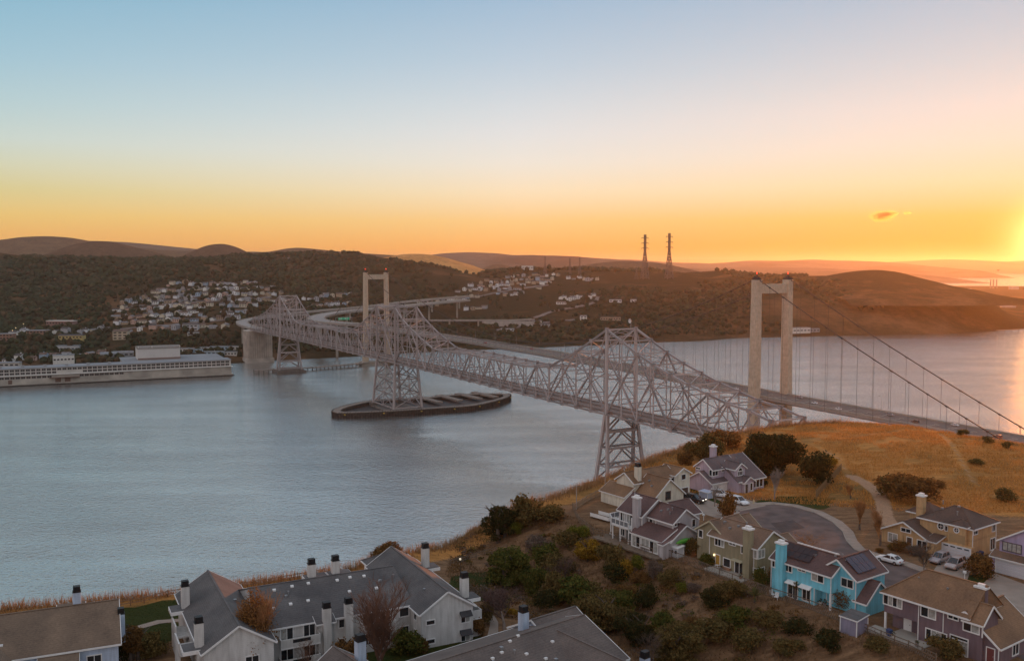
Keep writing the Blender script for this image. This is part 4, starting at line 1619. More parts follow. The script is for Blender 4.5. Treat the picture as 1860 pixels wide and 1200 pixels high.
for i, (px, py, w) in enumerate(((335, 640, 26), (355, 641, 20), (378, 638, 24), (398, 637, 26), (418, 636, 24), (388, 645, 30), (416, 646, 22))):
    far_block('dock_shed', 'shed', px, py, w, 8, 5, .15, BLUEW if i % 2 else mat('white_office_wall', (.66, .64, .6)), GREYROOF,
              '%s dock shed, %s from the left in the row between warehouse and anchor pier' % ('pale blue' if i % 2 else 'white', ORD[i]), 1, 5, 0, 'dock sheds by the anchor pier')
far_block('white_hall', 'building', 1453, 606, 46, 14, 11, .25, mat('white_office_wall', (.66, .64, .6)), GREYROOF, 'white waterside hall seen right of the tall near tower', 1, 6)
far_block('waterside_shed', 'shed', 1480, 604, 22, 10, 7, .25, mat('grey_shed_wall', (.3, .3, .31)), GREYROOF, 'grey waterside shed beside the white hall', 1, 3)
far_block('long_house', 'house', 1118, 550, 26, 10, 6, 0, HM[0], RM[0], 'long white house alone on the middle hillside', 1, 4, 2)
far_block('hill_house', 'house', 1151, 549, 12, 9, 5, 0, HM[1], RM[1], 'small white house at the right end of the middle hillside', 1, 2, 2)
far_block('hill_house', 'house', 1060, 582, 13, 9, 8, 0, HM[1], RM[1], 'white two storey house low on the slope above the truss', 2, 2, 2)
far_block('tan_hall', 'building', 1109, 583, 40, 12, 6, 0, mat('tan_hall_wall', (.42, .3, .22), .8, .1), RM[2], 'long tan building low on the slope left of the near truss peak', 1, 8)
far_block('yard_shed', 'shed', 922, 602, 24, 10, 4, 0, HM[0], RM[1], 'pale low shed in the brown yard below the ramp wall', 1, 4)
far_block('yard_house', 'house', 976, 590, 18, 10, 5, .3, HM[2], RM[1], 'cream cluster house beside the yard road under the hillside', 1, 3, 2)
far_block('yard_house', 'house', 990, 594, 16, 10, 5, -.2, HM[0], RM[0], 'white cluster house at the yard road, right of the cream one', 1, 3, 2)
far_block('water_tank_building', 'building', 958, 491, 34, 16, 12, 0, mat('white_office_wall', (.66, .64, .6)), GREYROOF, 'white block on the skyline above the middle town', 1, 4)
far_block('hill_house', 'house', 1020, 553, 20, 10, 5, .1, HM[1], RM[2], 'wide cream house below the curved row of similar houses', 1, 4, 2)
far_block('hilltop_house', 'house', 520, 473, 20, 10, 5, .1, HM[2], RM[1], 'single pale house high on the wooded ridge', 1, 3, 2)


# breakwater and shoreline docks
def dock(name, label, cat, pts, w, z, pile=6.0):
    t = thing(name, label, cat, (*pts[0], 0))
    o = Vector((*pts[0], 0))
    d, p = MB(), MB()
    for a, b in zip(pts[:-1], pts[1:]):
        A, B = Vector((*a, z)) - o, Vector((*b, z)) - o
        d.bar(A, B, w, .8)
        n = int((B - A).length / pile)
        for i in range(n + 1):
            c = A.lerp(B, i / max(n, 1))
            p.tube([(c.x, c.y, -4), (c.x, c.y, z + .8)], .5, 5)
    d.build('deck', mat('grey_fender_walkway', (.17, .14, .125)), t)
    tag(p.build('piles', mat('tarred_fender_timber', (.075, .058, .05)), t), kind='stuff')


dock('breakwater', 'long dark timber breakwater in the water behind the middle truss tower', 'breakwater', [(-330, 1190), (-262, 1222), (-190, 1290), (-150, 1300)], 9, 3.6)
dock('pier', 'small dark timber pier reaching into the bright water at far right', 'pier', [xy(1812, 604, 1), xy(1850, 602, 1), xy(1890, 599, 1)], 6, 5.5, 18)


# pylons
def pylon(px, py, h, wb, label, arms=3):
    p = far_hit(px, py)
    t = thing('transmission_tower', label, 'pylon', p, .3, 'lattice transmission towers on the far hill')
    m = mat('pylon_steel', (.16, .12, .11), .7, .1)
    wt = wb * .24
    lv = np.linspace(0, h, 9)

    def wid(z):
        return wb / 2 + (wt / 2 - wb / 2) * min(1, z / (h * .62))
    th = h * .0075
    for sx in (-1, 1):
        for sy in (-1, 1):
            for a, b in ((0, h * .62), (h * .62, h)):
                beam('leg', t, (sx * wid(a), sy * wid(a), a), (sx * wid(b), sy * wid(b), b), th * 1.3, th * 1.3, m)
    b = MB()
    for a, c in zip(lv[:-1], lv[1:]):
        wa, wc = wid(a), wid(c)
        for s in (-1, 1):
            b.bar((-wa, s * wa, a), (wc, s * wc, c), th, th)
            b.bar((wa, s * wa, a), (-wc, s * wc, c), th, th)
            b.bar((s * wa, -wa, a), (s * wc, wc, c), th, th)
            b.bar((s * wa, wa, a), (s * wc, -wc, c), th, th)
        for s in (-1, 1):
            b.bar((-wc, s * wc, c), (wc, s * wc, c), th, th)
            b.bar((s * wc, -wc, c), (s * wc, wc, c), th, th)
    tag(b.build('lattice', m, t), kind='stuff')
    for k in range(arms):
        z = h * (.70 + .115 * k)
        L = wb * .55
        beam('cross_arm', t, (-L, 0, z), (L, 0, z), th * 1.4, th * 1.6, m)
        for s in (-1, 1):
            beam('insulator', t, (s * L, 0, z), (s * L, 0, z - h * .03), th * .8, th * .8, m)
    return p


_pa = pylon(1171, 507, 112, 17, 'tall lattice transmission tower on the far hill, left of the pair')
_pb = pylon(1215, 507, 116, 17, 'tall lattice transmission tower on the far hill, right and slightly taller of the pair')
pylon(1156, 507, 30, 9, 'short pylon standing just left of the tall pair on the hill', 2)
pylon(990, 499, 50, 8, 'thin pylon on the skyline above the middle town, left of three', 2)
pylon(1035, 498, 42, 7, 'thin pylon on the skyline, middle of three', 2)
pylon(1053, 498, 44, 7, 'thin pylon on the skyline, right of three', 2)

# works across the bay flats
_st = mat('stack_concrete', (.25, .2, .17), .8, .1)
for i, px in enumerate((1799, 1804, 1810)):
    p = on_z(px, 524, 3)
    b = MB()
    b.tube([(0, 0, 0), (0, 0, 52)], [4.2, 3.0], 10)
    b.tube([(0, 0, 50), (0, 0, 53)], [3.4, 3.4], 10)
    tag(b.build('smokestack', _st, None, p), 'thin dark smokestack by the bay, %s of three' % ('left', 'middle', 'right')[i], 'smokestack', 'three smokestacks by the bay')
for i, (px, py, w, h, d) in enumerate(((1668, 521, 40, 14, 30), (1690, 524, 46, 22, 30), (1708, 527, 30, 40, 30), (1730, 529, 50, 16, 26), (1755, 528, 60, 10, 20), (1845, 526, 40, 18, 30), (1835, 560, 40, 6, 20), (1812, 556, 36, 5, 20))):
    p = on_z(px, py, 3)
    t = thing('works_building', ('low refinery block by the bay, %s from the left' % ORD[i]), 'building', p, .2, 'refinery blocks on the flat bay shore')
    b = MB()
    b.box(-w / 2, 0, -4, w / 2, d, h)
    b.build('wall', mat('works_pale_wall', (.45, .4, .36), .8, .15), t)
    b = MB()
    b.box(-w / 2 - 1, -1, h, w / 2 + 1, d + 1, h + 1.5)
    b.build('roof', GREYROOF, t)


# small cloud far behind everything
def clouds():
    m = bpy.data.materials.new('thin_cloud')
    m.use_nodes = True
    nt = m.node_tree
    nt.nodes.clear()
    tc = N(nt, 'ShaderNodeTexCoord')
    nz = N(nt, 'ShaderNodeTexNoise')
    nz.inputs['Scale'].default_value = 4.2
    nz.inputs['Detail'].default_value = 5
    nt.links.new(tc.outputs['Object'], nz.inputs['Vector'])
    ln = N(nt, 'ShaderNodeVectorMath', operation='LENGTH')
    nt.links.new(tc.outputs['Object'], ln.inputs[0])
    f = math_node(nt, 'SUBTRACT', math_node(nt, 'MULTIPLY', nz.outputs['Fac'], 1.7), math_node(nt, 'MULTIPLY', ln.outputs['Value'], .75))
    dn = math_node(nt, 'MULTIPLY', math_node(nt, 'MAXIMUM', math_node(nt, 'SUBTRACT', f, .23), 0.0), 0.016)
    v = N(nt, 'ShaderNodeVolumePrincipled')
    v.inputs['Color'].default_value = (.95, .60, .28, 1)
    nt.links.new(dn, v.inputs['Density'])
    v.inputs['Anisotropy'].default_value = .72
    o = N(nt, 'ShaderNodeOutputMaterial')
    nt.links.new(v.outputs[0], o.inputs['Volume'])
    b = MB()
    b.box(-1, -1, -1, 1, 1, 1)
    me = b.mesh('cloud_volume', m)
    for px, py, rx, rz_, rot in ((1601, 393, 430, 190, .25), (1614, 388, 360, 110, .1), (1648, 387, 170, 60, .3)):
        r = ray(px, py)
        d = 28500.0
        c = link('cloud', me, None, (r[0] / r[1] * d, d, CAM_H + r[2] / r[1] * d), None, (rx, rx * .8, rz_))
        tag(c, kind='structure')


clouds()


def town_street(pts, w, nm='town_street'):
    P = []
    for (a, b), (c, d) in zip(pts[:-1], pts[1:]):
        for k in range(10):
            q = far_hit(a + (c - a) * k / 10, b + (d - b) * k / 10)
            if q is not None:
                P.append(q)
    b = MB()
    L = []
    for i, q in enumerate(P):
        t_ = P[min(i + 1, len(P) - 1)] - P[max(i - 1, 0)]
        n_ = Vector((t_.y, -t_.x, 0))
        if n_.length < 1e-3:
            continue
        n_ = n_.normalized() * w / 2
        e = [q - n_, q + n_]
        L.append([Vector((v.x, v.y, max(float(far_z(v.x, v.y)), q.z - .4) + 1.0)) for v in e])
    for (a, a2), (c, c2) in zip(L[:-1], L[1:]):
        b.hexa([a - Vector((0, 0, 2)), a2 - Vector((0, 0, 2)), c2 - Vector((0, 0, 2)), c - Vector((0, 0, 2))], [a, a2, c2, c])
    tag(b.build(nm, mat('far_street_asphalt', (.20, .165, .155), .9, .15, .05)), kind='structure')


for pts in ([(266, 536), (271, 560), (281, 592)], [(331, 521), (338, 545), (346, 574)], [(420, 520), (424, 545), (418, 570)], [(212, 599), (320, 590), (430, 580)], [(238, 557), (360, 550), (505, 540)],
            [(1086, 540), (1082, 549), (1060, 556), (1038, 560), (1000, 567), (968, 580)], [(872, 604), (930, 597), (992, 586), (1060, 580)], [(858, 541), (930, 527), (1004, 517)], [(560, 562), (610, 556), (655, 551)]):
    town_street(pts, 8.0)

for i, (px, py) in enumerate(((29, 600), (43, 598), (23, 606))):
    p = far_hit(px, py + 6)
    t = thing('street_lamp', 'lit street lamp by the brick block at the left edge, %s' % ('middle of three', 'right and tallest of three', 'left of three')[i], 'street lamp', p, 0, 'lit street lamps at the left edge')
    hh = 13 if i == 1 else 9
    b = MB()
    b.tube([(0, 0, -1), (0, 0, hh)], [.2, .12], 6)
    b.build('pole', GALV, t)
    b = MB()
    b.tube([(0, 0, hh - .1), (0, 0, hh + .5), (0, 0, hh + .9)], [.3, .55, .3], 8)
    b.build('lamp_head', LAMPW, t)

# ---------------------------------------------------------------- far trees
FLEAF = [mat('far_tree_foliage_%d' % i, c, .95, .4, .15, island=.3, spec=.1) for i, c in enumerate(((0.030, 0.036, 0.018), (0.040, 0.042, 0.020), (0.052, 0.044, 0.024), (0.075, 0.050, 0.028)))]


def ico(sub=1):
    import bmesh
    bm = bmesh.new()
    bmesh.ops.create_icosphere(bm, subdivisions=sub, radius=1.0)
    v = np.array([x.co[:] for x in bm.verts])
    f = np.array([[q.index for q in x.verts] for x in bm.faces])
    bm.free()
    return v, f


def woods():
    v0, f0 = ico(1)
    V, F, M = [], [], []
    off = 0
    n = 30000
    px = rng.uniform(-320, 1900, n)
    d = 1250 + (3000 - 1250) * rng.random(n) ** .9
    x = (px - 930) / CAM_F * d
    z = far_z(x, d)
    dens = fbm(x / 330, d / 330, 41, 4) + fbm(x / 90, d / 90, 45, 2) * .35
    thr = np.interp(px, [-320, 0, 620, 720, 850, 1000, 1300, 1450, 1700, 1900], [-.7, -.7, -.6, -.25, -.15, -.15, -.05, .22, .3, .3])
    up = np.clip((z - 138) / 22, 0, 1) * .6
    keep = (dens > thr + up) & (z > 5)
    # thin inside the towns
    hx = np.array(HOUSE_XY)
    town_box = ((px > 190) & (px < 520) & (z > 14) & (z < 100)) | ((px > 780) & (px < 1090) & (z > 40) & (z < 115))
    keep &= ~(town_box & (rng.random(n) < .72))
    idx = np.nonzero(keep)[0]
    for i in idx:
        dd = np.hypot(hx[:, 0] - x[i], (hx[:, 1] - d[i])).min()
        if dd < 11:
            continue
        r = rng.uniform(3.2, 7.0) * (1.15 if d[i] > 2000 else .9)
        jit = 1 + rng.uniform(-.28, .28, len(v0))
        vv = v0 * jit[:, None] * np.array([r, r, r * rng.uniform(.65, 1.1)]) + np.array([x[i], d[i], z[i] + r * .45])
        V.append(vv)
        F.append(f0 + off)
        off += len(v0)
        M.append(np.full(len(f0), rng.choice(4, p=[.4, .3, .2, .1])))
    o = link('woods', np_mesh('woods', np.concatenate(V), np.concatenate(F), FLEAF, np.concatenate(M)))
    tag(o, kind='stuff')


woods()


def town_trees():
    v0, f0 = ico(1)
    meshes = []
    for k in range(6):
        V, F = [], []
        off = 0
        hh = (9, 12, 7, 14, 10, 8)[k]
        for j in range(4):
            jit = 1 + rng.uniform(-.3, .3, len(v0))
            c = rng.uniform(-1, 1, 3) * np.array([1.6, 1.6, hh * .22]) + np.array([0, 0, hh * .55])
            V.append(v0 * jit[:, None] * np.array([2.6, 2.6, hh * .28]) + c)
            F.append(f0 + off)
            off += len(v0)
        b = MB()
        b.tube([(0, 0, -2), (0, 0, hh * .5)], [.4, .25], 5)
        tri = []
        for q in b.f:
            for a in range(1, len(q) - 1):
                tri.append((q[0], q[a], q[a + 1]))
        V.append(np.array(b.v))
        nf = sum(len(q) for q in F)
        F.append(np.array(tri) + off)
        mi = [0] * nf + [1] * len(tri)
        meshes.append(np_mesh('town_tree', np.concatenate(V), np.concatenate(F), [FLEAF[k % 4], WOOD], mi))
    r = random.Random(9)
    zones = [('of the left hillside town', 205, 500, 520, 605, 130), ('belt above the dock sheds', 235, 608, 435, 636, 52),
             ('of the left edge waterfront', 0, 612, 200, 668, 42), ('of the middle hillside town', 760, 500, 1090, 565, 90), ('of the skyline above the middle town', 880, 489, 1130, 499, 20)]
    for where, x0, y0, x1, y1, n in zones:
        for i in range(n):
            qx, qy = r.uniform(x0, x1), r.uniform(y0, y1)
            p = far_hit(qx, qy)
            if p is None or min(math.hypot(a - p.x, b - p.y) for a, b in HOUSE_XY) < 9:
                continue
            s = r.uniform(.8, 1.4)
            k = r.randrange(6)
            o = link('town_tree', meshes[k], None, p, r.uniform(0, 6), (s, s, s))
            fx, fy = (qx - x0) / (x1 - x0), (qy - y0) / (y1 - y0)
            at_ = ('left', 'middle', 'right')[min(2, int(fx * 3))] if fy > .66 or fy < .34 else ('left', 'centre', 'right')[min(2, int(fx * 3))]
            band = 'upper ' if fy < .34 else ('lower ' if fy > .66 else '')
            size_ = 'big' if s > 1.2 else ('small' if s < 1.0 else 'mid sized')
            shape_ = ('rounded', 'upright', 'squat', 'tall slim', 'oval', 'low round')[k]
            tag(o, '%s %s dark tree, %s%s part, %s' % (size_, shape_, band, at_, where), 'tree', 'dark trees ' + where)
    p = far_hit(998, 494)
    o = link('round_tree', meshes[0], None, p, 0, (2.2, 2.2, 2.4))
    tag(o, 'big round dark tree standing out on the skyline above the middle town', 'tree')


town_trees()


# ================================================================ near neighbourhood
FACE = {'S': 0.0, 'E': math.pi / 2, 'N': math.pi, 'W': -math.pi / 2}


class House:
    def __init__(s, name, label, cat, o, deg, g, wall, roof, trim=None, group=None):
        s.t = thing(name, label, cat, (o[0], o[1], g), R(deg), group)
        s.wall, s.roof, s.trim = wall, roof, trim or WHITE

    def part(s, name, mb, m):
        return mb.build(name, m, s.t)

    def box(s, x0, x1, y0, y1, z0, z1, name='wall', m=None):
        b = MB()
        b.box(x0, y0, z0, x1, y1, z1)
        return s.part(name, b, m or s.wall)

    def _slab(s, b, e0, e1, r1, r0, th=.18):
        """roof plane given eave ends e0,e1 and ridge ends r1,r0 (upper surface)"""
        P = [Vector(p) for p in (e0, e1, r1, r0)]
        lo = [p - Vector((0, 0, th)) for p in P]
        nrm = (P[1] - P[0]).cross(P[3] - P[0])
        if nrm.z < 0:
            P, lo = P[::-1], lo[::-1]
        b.hexa(lo, P)

    def gable(s, x0, x1, y0, y1, h, axis, rise, ov=.4, oe=.35, z0=0.0, wall=True, roofm=None, ends=True, barge=True):
        w = MB()
        if wall:
            for q in (((x0, y0), (x1, y0)), ((x1, y0), (x1, y1)), ((x1, y1), (x0, y1)), ((x0, y1), (x0, y0))):
                (ax, ay), (bx, by) = q
                w.poly([(ax, ay, z0), (bx, by, z0), (bx, by, h), (ax, ay, h)])
        r, t = MB(), MB()
        if axis == 'x':
            m = (y0 + y1) / 2
            k = rise / ((y1 - y0) / 2)
            zl = h - k * ov + .1
            zr = h + rise + .1
            s._slab(r, (x0 - oe, y0 - ov, zl), (x1 + oe, y0 - ov, zl), (x1 + oe, m, zr), (x0 - oe, m, zr))
            s._slab(r, (x0 - oe, y1 + ov, zl), (x1 + oe, y1 + ov, zl), (x1 + oe, m, zr), (x0 - oe, m, zr))
            for x in (x0, x1):
                w.poly([(x, y0, h), (x, y1, h), (x, m, h + rise)])
            for y in (y0 - ov - .03, y1 + ov + .03):
                t.bar((x0 - oe, y, zl - .1), (x1 + oe, y, zl - .1), .08, .22)
            for x in (x0 - oe - .03, x1 + oe + .03) if barge else ():
                for y in (y0 - ov, y1 + ov):
                    t.bar((x, y, zl - .1), (x, m, zr - .1), .08, .24)
        else:
            m = (x0 + x1) / 2
            k = rise / ((x1 - x0) / 2)
            zl = h - k * ov + .1
            zr = h + rise + .1
            s._slab(r, (x0 - ov, y0 - oe, zl), (x0 - ov, y1 + oe, zl), (m, y1 + oe, zr), (m, y0 - oe, zr))
            s._slab(r, (x1 + ov, y0 - oe, zl), (x1 + ov, y1 + oe, zl), (m, y1 + oe, zr), (m, y0 - oe, zr))
            for y in (y0, y1):
                w.poly([(x0, y, h), (x1, y, h), (m, y, h + rise)])
            for x in (x0 - ov - .03, x1 + ov + .03):
                t.bar((x, y0 - oe, zl - .1), (x, y1 + oe, zl - .1), .08, .22)
            for y in (y0 - oe - .03, y1 + oe + .03):
                for x in (x0 - ov, x1 + ov):
                    t.bar((x, y, zl - .1), (m, y, zr - .1), .08, .24)
        s.part('wall', w, s.wall)
        s.part('roof', r, roofm or s.roof)
        s.part('roof_trim', t, s.trim)
        c = MB()
        if axis == 'x':
            c.bar((x0 - oe, m, zr + .02), (x1 + oe, m, zr + .02), .3, .08)
        else:
            c.bar((m, y0 - oe, zr + .02), (m, y1 + oe, zr + .02), .3, .08)
        s.part('ridge_cap', c, roofm or s.roof)

    def hip(s, x0, x1, y0, y1, h, rise, ov=.45, z0=0.0, cut=1.0, left=True, right=True, wall=True):
        if wall:
            w = MB()
            w.box(x0, y0, z0, x1, y1, h)
            s.part('wall', w, s.wall)
        X0, X1, Y0, Y1 = x0 - ov, x1 + ov, y0 - ov, y1 + ov
        r = MB()
        z = h + .02
        long_x = (X1 - X0) >= (Y1 - Y0)
        hw = (min(X1 - X0, Y1 - Y0)) / 2 * cut
        A, B, Cc, D = (X0, Y0, z), (X1, Y0, z), (X1, Y1, z), (X0, Y1, z)
        if long_x:
            m = (Y0 + Y1) / 2
            P, Q = (X0 + (hw if left else 0), m, z + rise), (X1 - (hw if right else 0), m, z + rise)
            r.poly([A, B, Q, P])
            r.poly([B, Cc, Q])
            r.poly([Cc, D, P, Q])
            r.poly([D, A, P])
        else:
            m = (X0 + X1) / 2
            P, Q = (m, Y0 + (hw if left else 0), z + rise), (m, Y1 - (hw if right else 0), z + rise)
            r.poly([B, Cc, Q, P])
            r.poly([Cc, D, Q])
            r.poly([D, A, P, Q])
            r.poly([A, B, P])
        r.poly([D, Cc, B, A])
        s.part('roof', r, s.roof)
        t = MB()
        for a, b in ((A, B), (B, Cc), (Cc, D), (D, A)):
            t.bar((a[0], a[1], z - .08), (b[0], b[1], z - .08), .1, .22)
        s.part('roof_trim', t, s.trim)
        c = MB()
        for e in ((A, P), (D, P if long_x else Q), (B, Q if long_x else P), (Cc, Q), (P, Q)):
            c.bar((e[0][0], e[0][1], e[0][2] + .03), (e[1][0], e[1][1], e[1][2] + .03), .28, .07)
        s.part('ridge_cap', c, s.roof)

    def shed(s, x0, x1, y0, y1, zs, d, z0=0.0, ov=.3, wall=True):
        """single-pitch wing; zs=(low, high); d = side the roof falls to"""
        lo, hi = zs
        Z = {'S': (lo, lo, hi, hi), 'N': (hi, hi, lo, lo), 'E': (hi, lo, lo, hi), 'W': (lo, hi, hi, lo)}[d]
        b = MB()
        b.hexa([(x0, y0, z0), (x1, y0, z0), (x1, y1, z0), (x0, y1, z0)], [(x0, y0, Z[0]), (x1, y0, Z[1]), (x1, y1, Z[2]), (x0, y1, Z[3])])
        if wall:
            s.part('wall', b, s.wall)
        r, t = MB(), MB()
        X0, X1, Y0, Y1 = x0 - ov, x1 + ov, y0 - ov, y1 + ov
        if d in 'SN':
            k = (hi - lo) / (y1 - y0) * (1 if d == 'S' else -1)
            f = lambda x, y: (Z[0] + k * (y - y0) + .03)
        else:
            k = (hi - lo) / (x1 - x0) * (-1 if d == 'E' else 1)
            f = lambda x, y: (Z[0] + k * (x - x0) + .03)
        q = [(X0, Y0), (X1, Y0), (X1, Y1), (X0, Y1)]
        r.hexa([(x, y, f(x, y)) for x, y in q], [(x, y, f(x, y) + .16) for x, y in q])
        s.part('roof', r, s.roof)
        for i in range(4):
            a, c = q[i], q[(i + 1) % 4]
            t.bar((a[0], a[1], f(*a) + .04), (c[0], c[1], f(*c) + .04), .1, .2)
        s.part('roof_trim', t, s.trim)

    def win(s, face, c, a, z0, w, h, n=2, curt=None, name='window', trim=None, sill=True):
        """window centred at a along the wall; c = wall plane"""
        f, tr = MB(), .13
        d0, d1 = -.09, .05
        f.box(-w / 2 - tr, d0, -tr, -w / 2, d1, h + tr)
        f.box(w / 2, d0, -tr, w / 2 + tr, d1, h + tr)
        f.box(-w / 2, d0, h, w / 2, d1, h + tr)
        f.box(-w / 2, d0 - (.05 if sill else 0), -tr, w / 2, d1, 0)
        for i in range(1, n):
            x = -w / 2 + w * i / n
            f.box(x - .045, d0 + .02, 0, x + .045, d1, h)
        loc = (a, c, z0) if face in 'SN' else (c, a, z0)
        o = f.build(name, trim or s.trim, s.t, loc, FACE[face])
        for i in range(n):
            p = MB()
            xa, xb = -w / 2 + w * i / n + (.045 if i else 0), -w / 2 + w * (i + 1) / n - (.045 if i < n - 1 else 0)
            p.box(xa, -.03, 0, xb, .03, h)
            p.build('pane', (CURT if (curt is not None and i in curt) else PANE), o)
        return o

    def door(s, face, c, a, w, h, m, z0=0.0, name='door'):
        b = MB()
        b.box(-w / 2, -.06, 0, w / 2, .03, h)
        for zz in (.25, 1.15):
            b.box(-w / 2 + .14, -.09, zz, w / 2 - .14, -.06, zz + .7)
        loc = (a, c, z0) if face in 'SN' else (c, a, z0)
        o = b.build(name, m, s.t, loc, FACE[face])
        k = MB()
        k.box(w / 2 - .16, -.14, .95, w / 2 - .08, -.06, 1.08)
        k.build('handle', GALV, o)
        f = MB()
        f.box(-w / 2 - .12, -.08, 0, -w / 2, .04, h + .12)
        f.box(w / 2, -.08, 0, w / 2 + .12, .04, h + .12)
        f.box(-w / 2, -.08, h, w / 2, .04, h + .12)
        f.build('door_frame', s.trim, o)
        return o

    def garage(s, face, c, a0, a1, h, m, lights=True):
        w = a1 - a0
        loc = ((a0 + a1) / 2, c, 0) if face in 'SN' else (c, (a0 + a1) / 2, 0)
        f = MB()
        f.box(-w / 2 - .15, -.1, 0, -w / 2, .05, h + .15)
        f.box(w / 2, -.1, 0, w / 2 + .15, .05, h + .15)
        f.box(-w / 2, -.1, h, w / 2, .05, h + .15)
        o = f.build('garage_door', s.trim, s.t, loc, FACE[face])
        for r_ in range(4):
            p = MB()
            z = r_ * h / 4
            p.box(-w / 2, -.04, z + .02, w / 2, .03, z + h / 4 - .015)
            n = 4
            for i in range(n):
                xa = -w / 2 + (i + .12) * w / n
                p.box(xa, -.07, z + .1, xa + .76 * w / n, -.04, z + h / 4 - .1)
            p.build('garage_panel', m, o)
        if lights:
            for i in range(4):
                p = MB()
                x = -w / 2 + (i + .5) * w / 4
                p.box(x - .42, -.085, h * .84, x + .42, -.045, h * .94)
                p.build('garage_light', PANE, o)

    def chimney(s, x0, x1, y0, y1, top, z0=0.0, m=None, cap='white'):
        b = MB()
        b.box(x0, y0, z0, x1, y1, top - .25)
        o = s.part('chimney', b, m or s.wall)
        c = MB()
        if cap == 'black':
            c.box(x0 + .06, y0 + .06, top - .25, x1 - .06, y1 - .06, top + .5)
            c.box(x0 - .04, y0 - .04, top - .3, x1 + .04, y1 + .04, top - .2)
            c.build('chimney_cap', BLACKM, o)
        else:
            c.box(x0 - .14, y0 - .14, top - .25, x1 + .14, y1 + .14, top)
            c.box(x0 + .25, y0 + .2, top, x1 - .25, y1 - .2, top + .35)
            c.build('chimney_cap', s.trim, o)

    def vents(s, pts):
        for x, y, z in pts:
            b = MB()
            if random.random() < .5:
                b.tube([(x, y, z - .2), (x, y, z + .45)], .09, 6)
                b.tube([(x, y, z + .4), (x, y, z + .52)], .15, 6)
            else:
                b.box(x - .2, y - .2, z - .1, x + .2, y + .2, z + .22)
            s.part('roof_vent', b, GALV)

    def downpipes(s, pts):
        for x, y, z0, z1 in pts:
            b = MB()
            b.box(x - .05, y - .05, z0, x + .05, y + .05, z1)
            s.part('downpipe', b, s.trim)

    def corner_boards(s, pts, h, z0=0.0):
        for x, y in pts:
            b = MB()
            b.box(x - .07, y - .07, z0, x + .07, y + .07, h)
            s.part('corner_board', b, s.trim)


BROWNR = shingle('brown_roof_shingles', (0.20, 0.118, 0.070))
MAROONR = shingle('maroon_roof_shingles', (0.112, 0.068, 0.066))
GREYR = shingle('charcoal_roof_shingles', (0.105, 0.10, 0.103))
TANR = shingle('weathered_brown_roof_shingles', (0.185, 0.12, 0.085))
SOLAR = mat('solar_cell_glass', (0.045, 0.03, 0.05), .25, .2, 2, spec=.6)
SOLARD = mat('dark_solar_heating_mat', (0.03, 0.018, 0.022), .45, .2, 2)


def solar(h, p0, ux, uy, nx, ny, w, d, m, gap=.03):
    """grid of panels lying on a roof plane"""
    p0, ux, uy = Vector(p0), Vector(ux).normalized(), Vector(uy).normalized()
    nz = ux.cross(uy)
    if nz.z < 0:
        nz = -nz
    for i in range(nx):
        for j in range(ny):
            a = p0 + ux * (i * w + gap) + uy * (j * d + gap) + nz * .22
            b = MB()
            c = [a, a + ux * (w - 2 * gap), a + ux * (w - 2 * gap) + uy * (d - 2 * gap), a + uy * (d - 2 * gap)]
            if (c[1] - c[0]).cross(c[3] - c[0]).z < 0:
                c = c[::-1]
            b.hexa([q - nz * .05 for q in c], c)
            b.build('solar_panel', m, h.t)


# ---- dark plum house, lower right
h = House('house', 'dark plum house with brown roof and white framed windows in the bottom right corner', 'house', (51.9, 128.7), -54, GZ, siding('plum_siding', (0.175, 0.125, 0.145)), BROWNR)
h.box(.3, 14.2, .35, 4.3, 2.45, 5.2)
h.box(.3, 12.2, 4.3, 8.4, 2.45, 5.2)
h.box(5.3, 14.2, .35, 8.4, -.3, 2.44)
h.box(.6, 5.3, 2.1, 8.4, -.3, 2.45)
h.hip(.3, 12.2, .35, 8.2, 5.2, 3.55, cut=1.0, right=False, wall=False)
h.gable(11.9, 14.2, .35, 4.3, 5.15, 'x', 1.8, wall=False, barge=False)
b = MB()
for y in (-.05, 4.7):
    b.bar((14.58, y, 4.85), (14.58, 2.325, 6.95), .08, .24)
h.part('roof_trim', b, WHITE)
h.gable(7.4, 16.1, .85, 10.2, 2.55, 'y', 3.3, z0=-.3)
h.win('S', .35, 1.6, 3.65, 2.7, 1.25, 4, (1, 3))
h.win('S', .35, 6.85, 3.65, 2.0, 1.25, 2, (1,))
h.win('S', .35, 10.3, 4.5, 1.3, .48, 2)
h.win('S', .35, 12.75, 3.55, 2.0, 1.25, 2, (1,))
h.win('S', .35, 8.05, .6, 2.8, 1.45, 4, (1, 2))
h.win('S', .35, 11.2, .02, 2.3, 1.85, 2, (1,), 'sliding_door')
h.win('S', .35, 11.2, 2.0, 2.3, .28, 1)
h.door('S', .85, 15.1, .95, 2.0, mat('maroon_door', (.16, .05, .05), .5, .1))
h.door('S', 2.1, 2.9, .95, 2.0, WHITE)
h.win('E', 16.1, 5.2, .5, 1.5, 1.5, 2, None)
h.box(.35, .6, .38, .63, -.3, 2.45, 'porch_post', WHITE)
h.box(11.3, 12.6, 3.6, 4.5, 8.5, 'x', None) if False else h.chimney(11.3, 12.7, 3.7, 4.5, 8.6, 5.5)
h.corner_boards([(14.2, .35)], 5.1, 3.2)
h.downpipes([(5.5, .28, -.2, 5.1), (9.0, .28, 2.2, 5.1), (16.15, .75, -.2, 2.3)])
h.vents([(8.2, 2.6, 7.1), (3.8, 3.0, 7.3), (4.8, 2.6, 6.9)])
b = MB()
b.box(-1, -2.3, -.12, 7.6, .35, .12)
b.box(2, .35, -.12, 5.3, 2.1, .12)
h.part('patio', b, CONC)

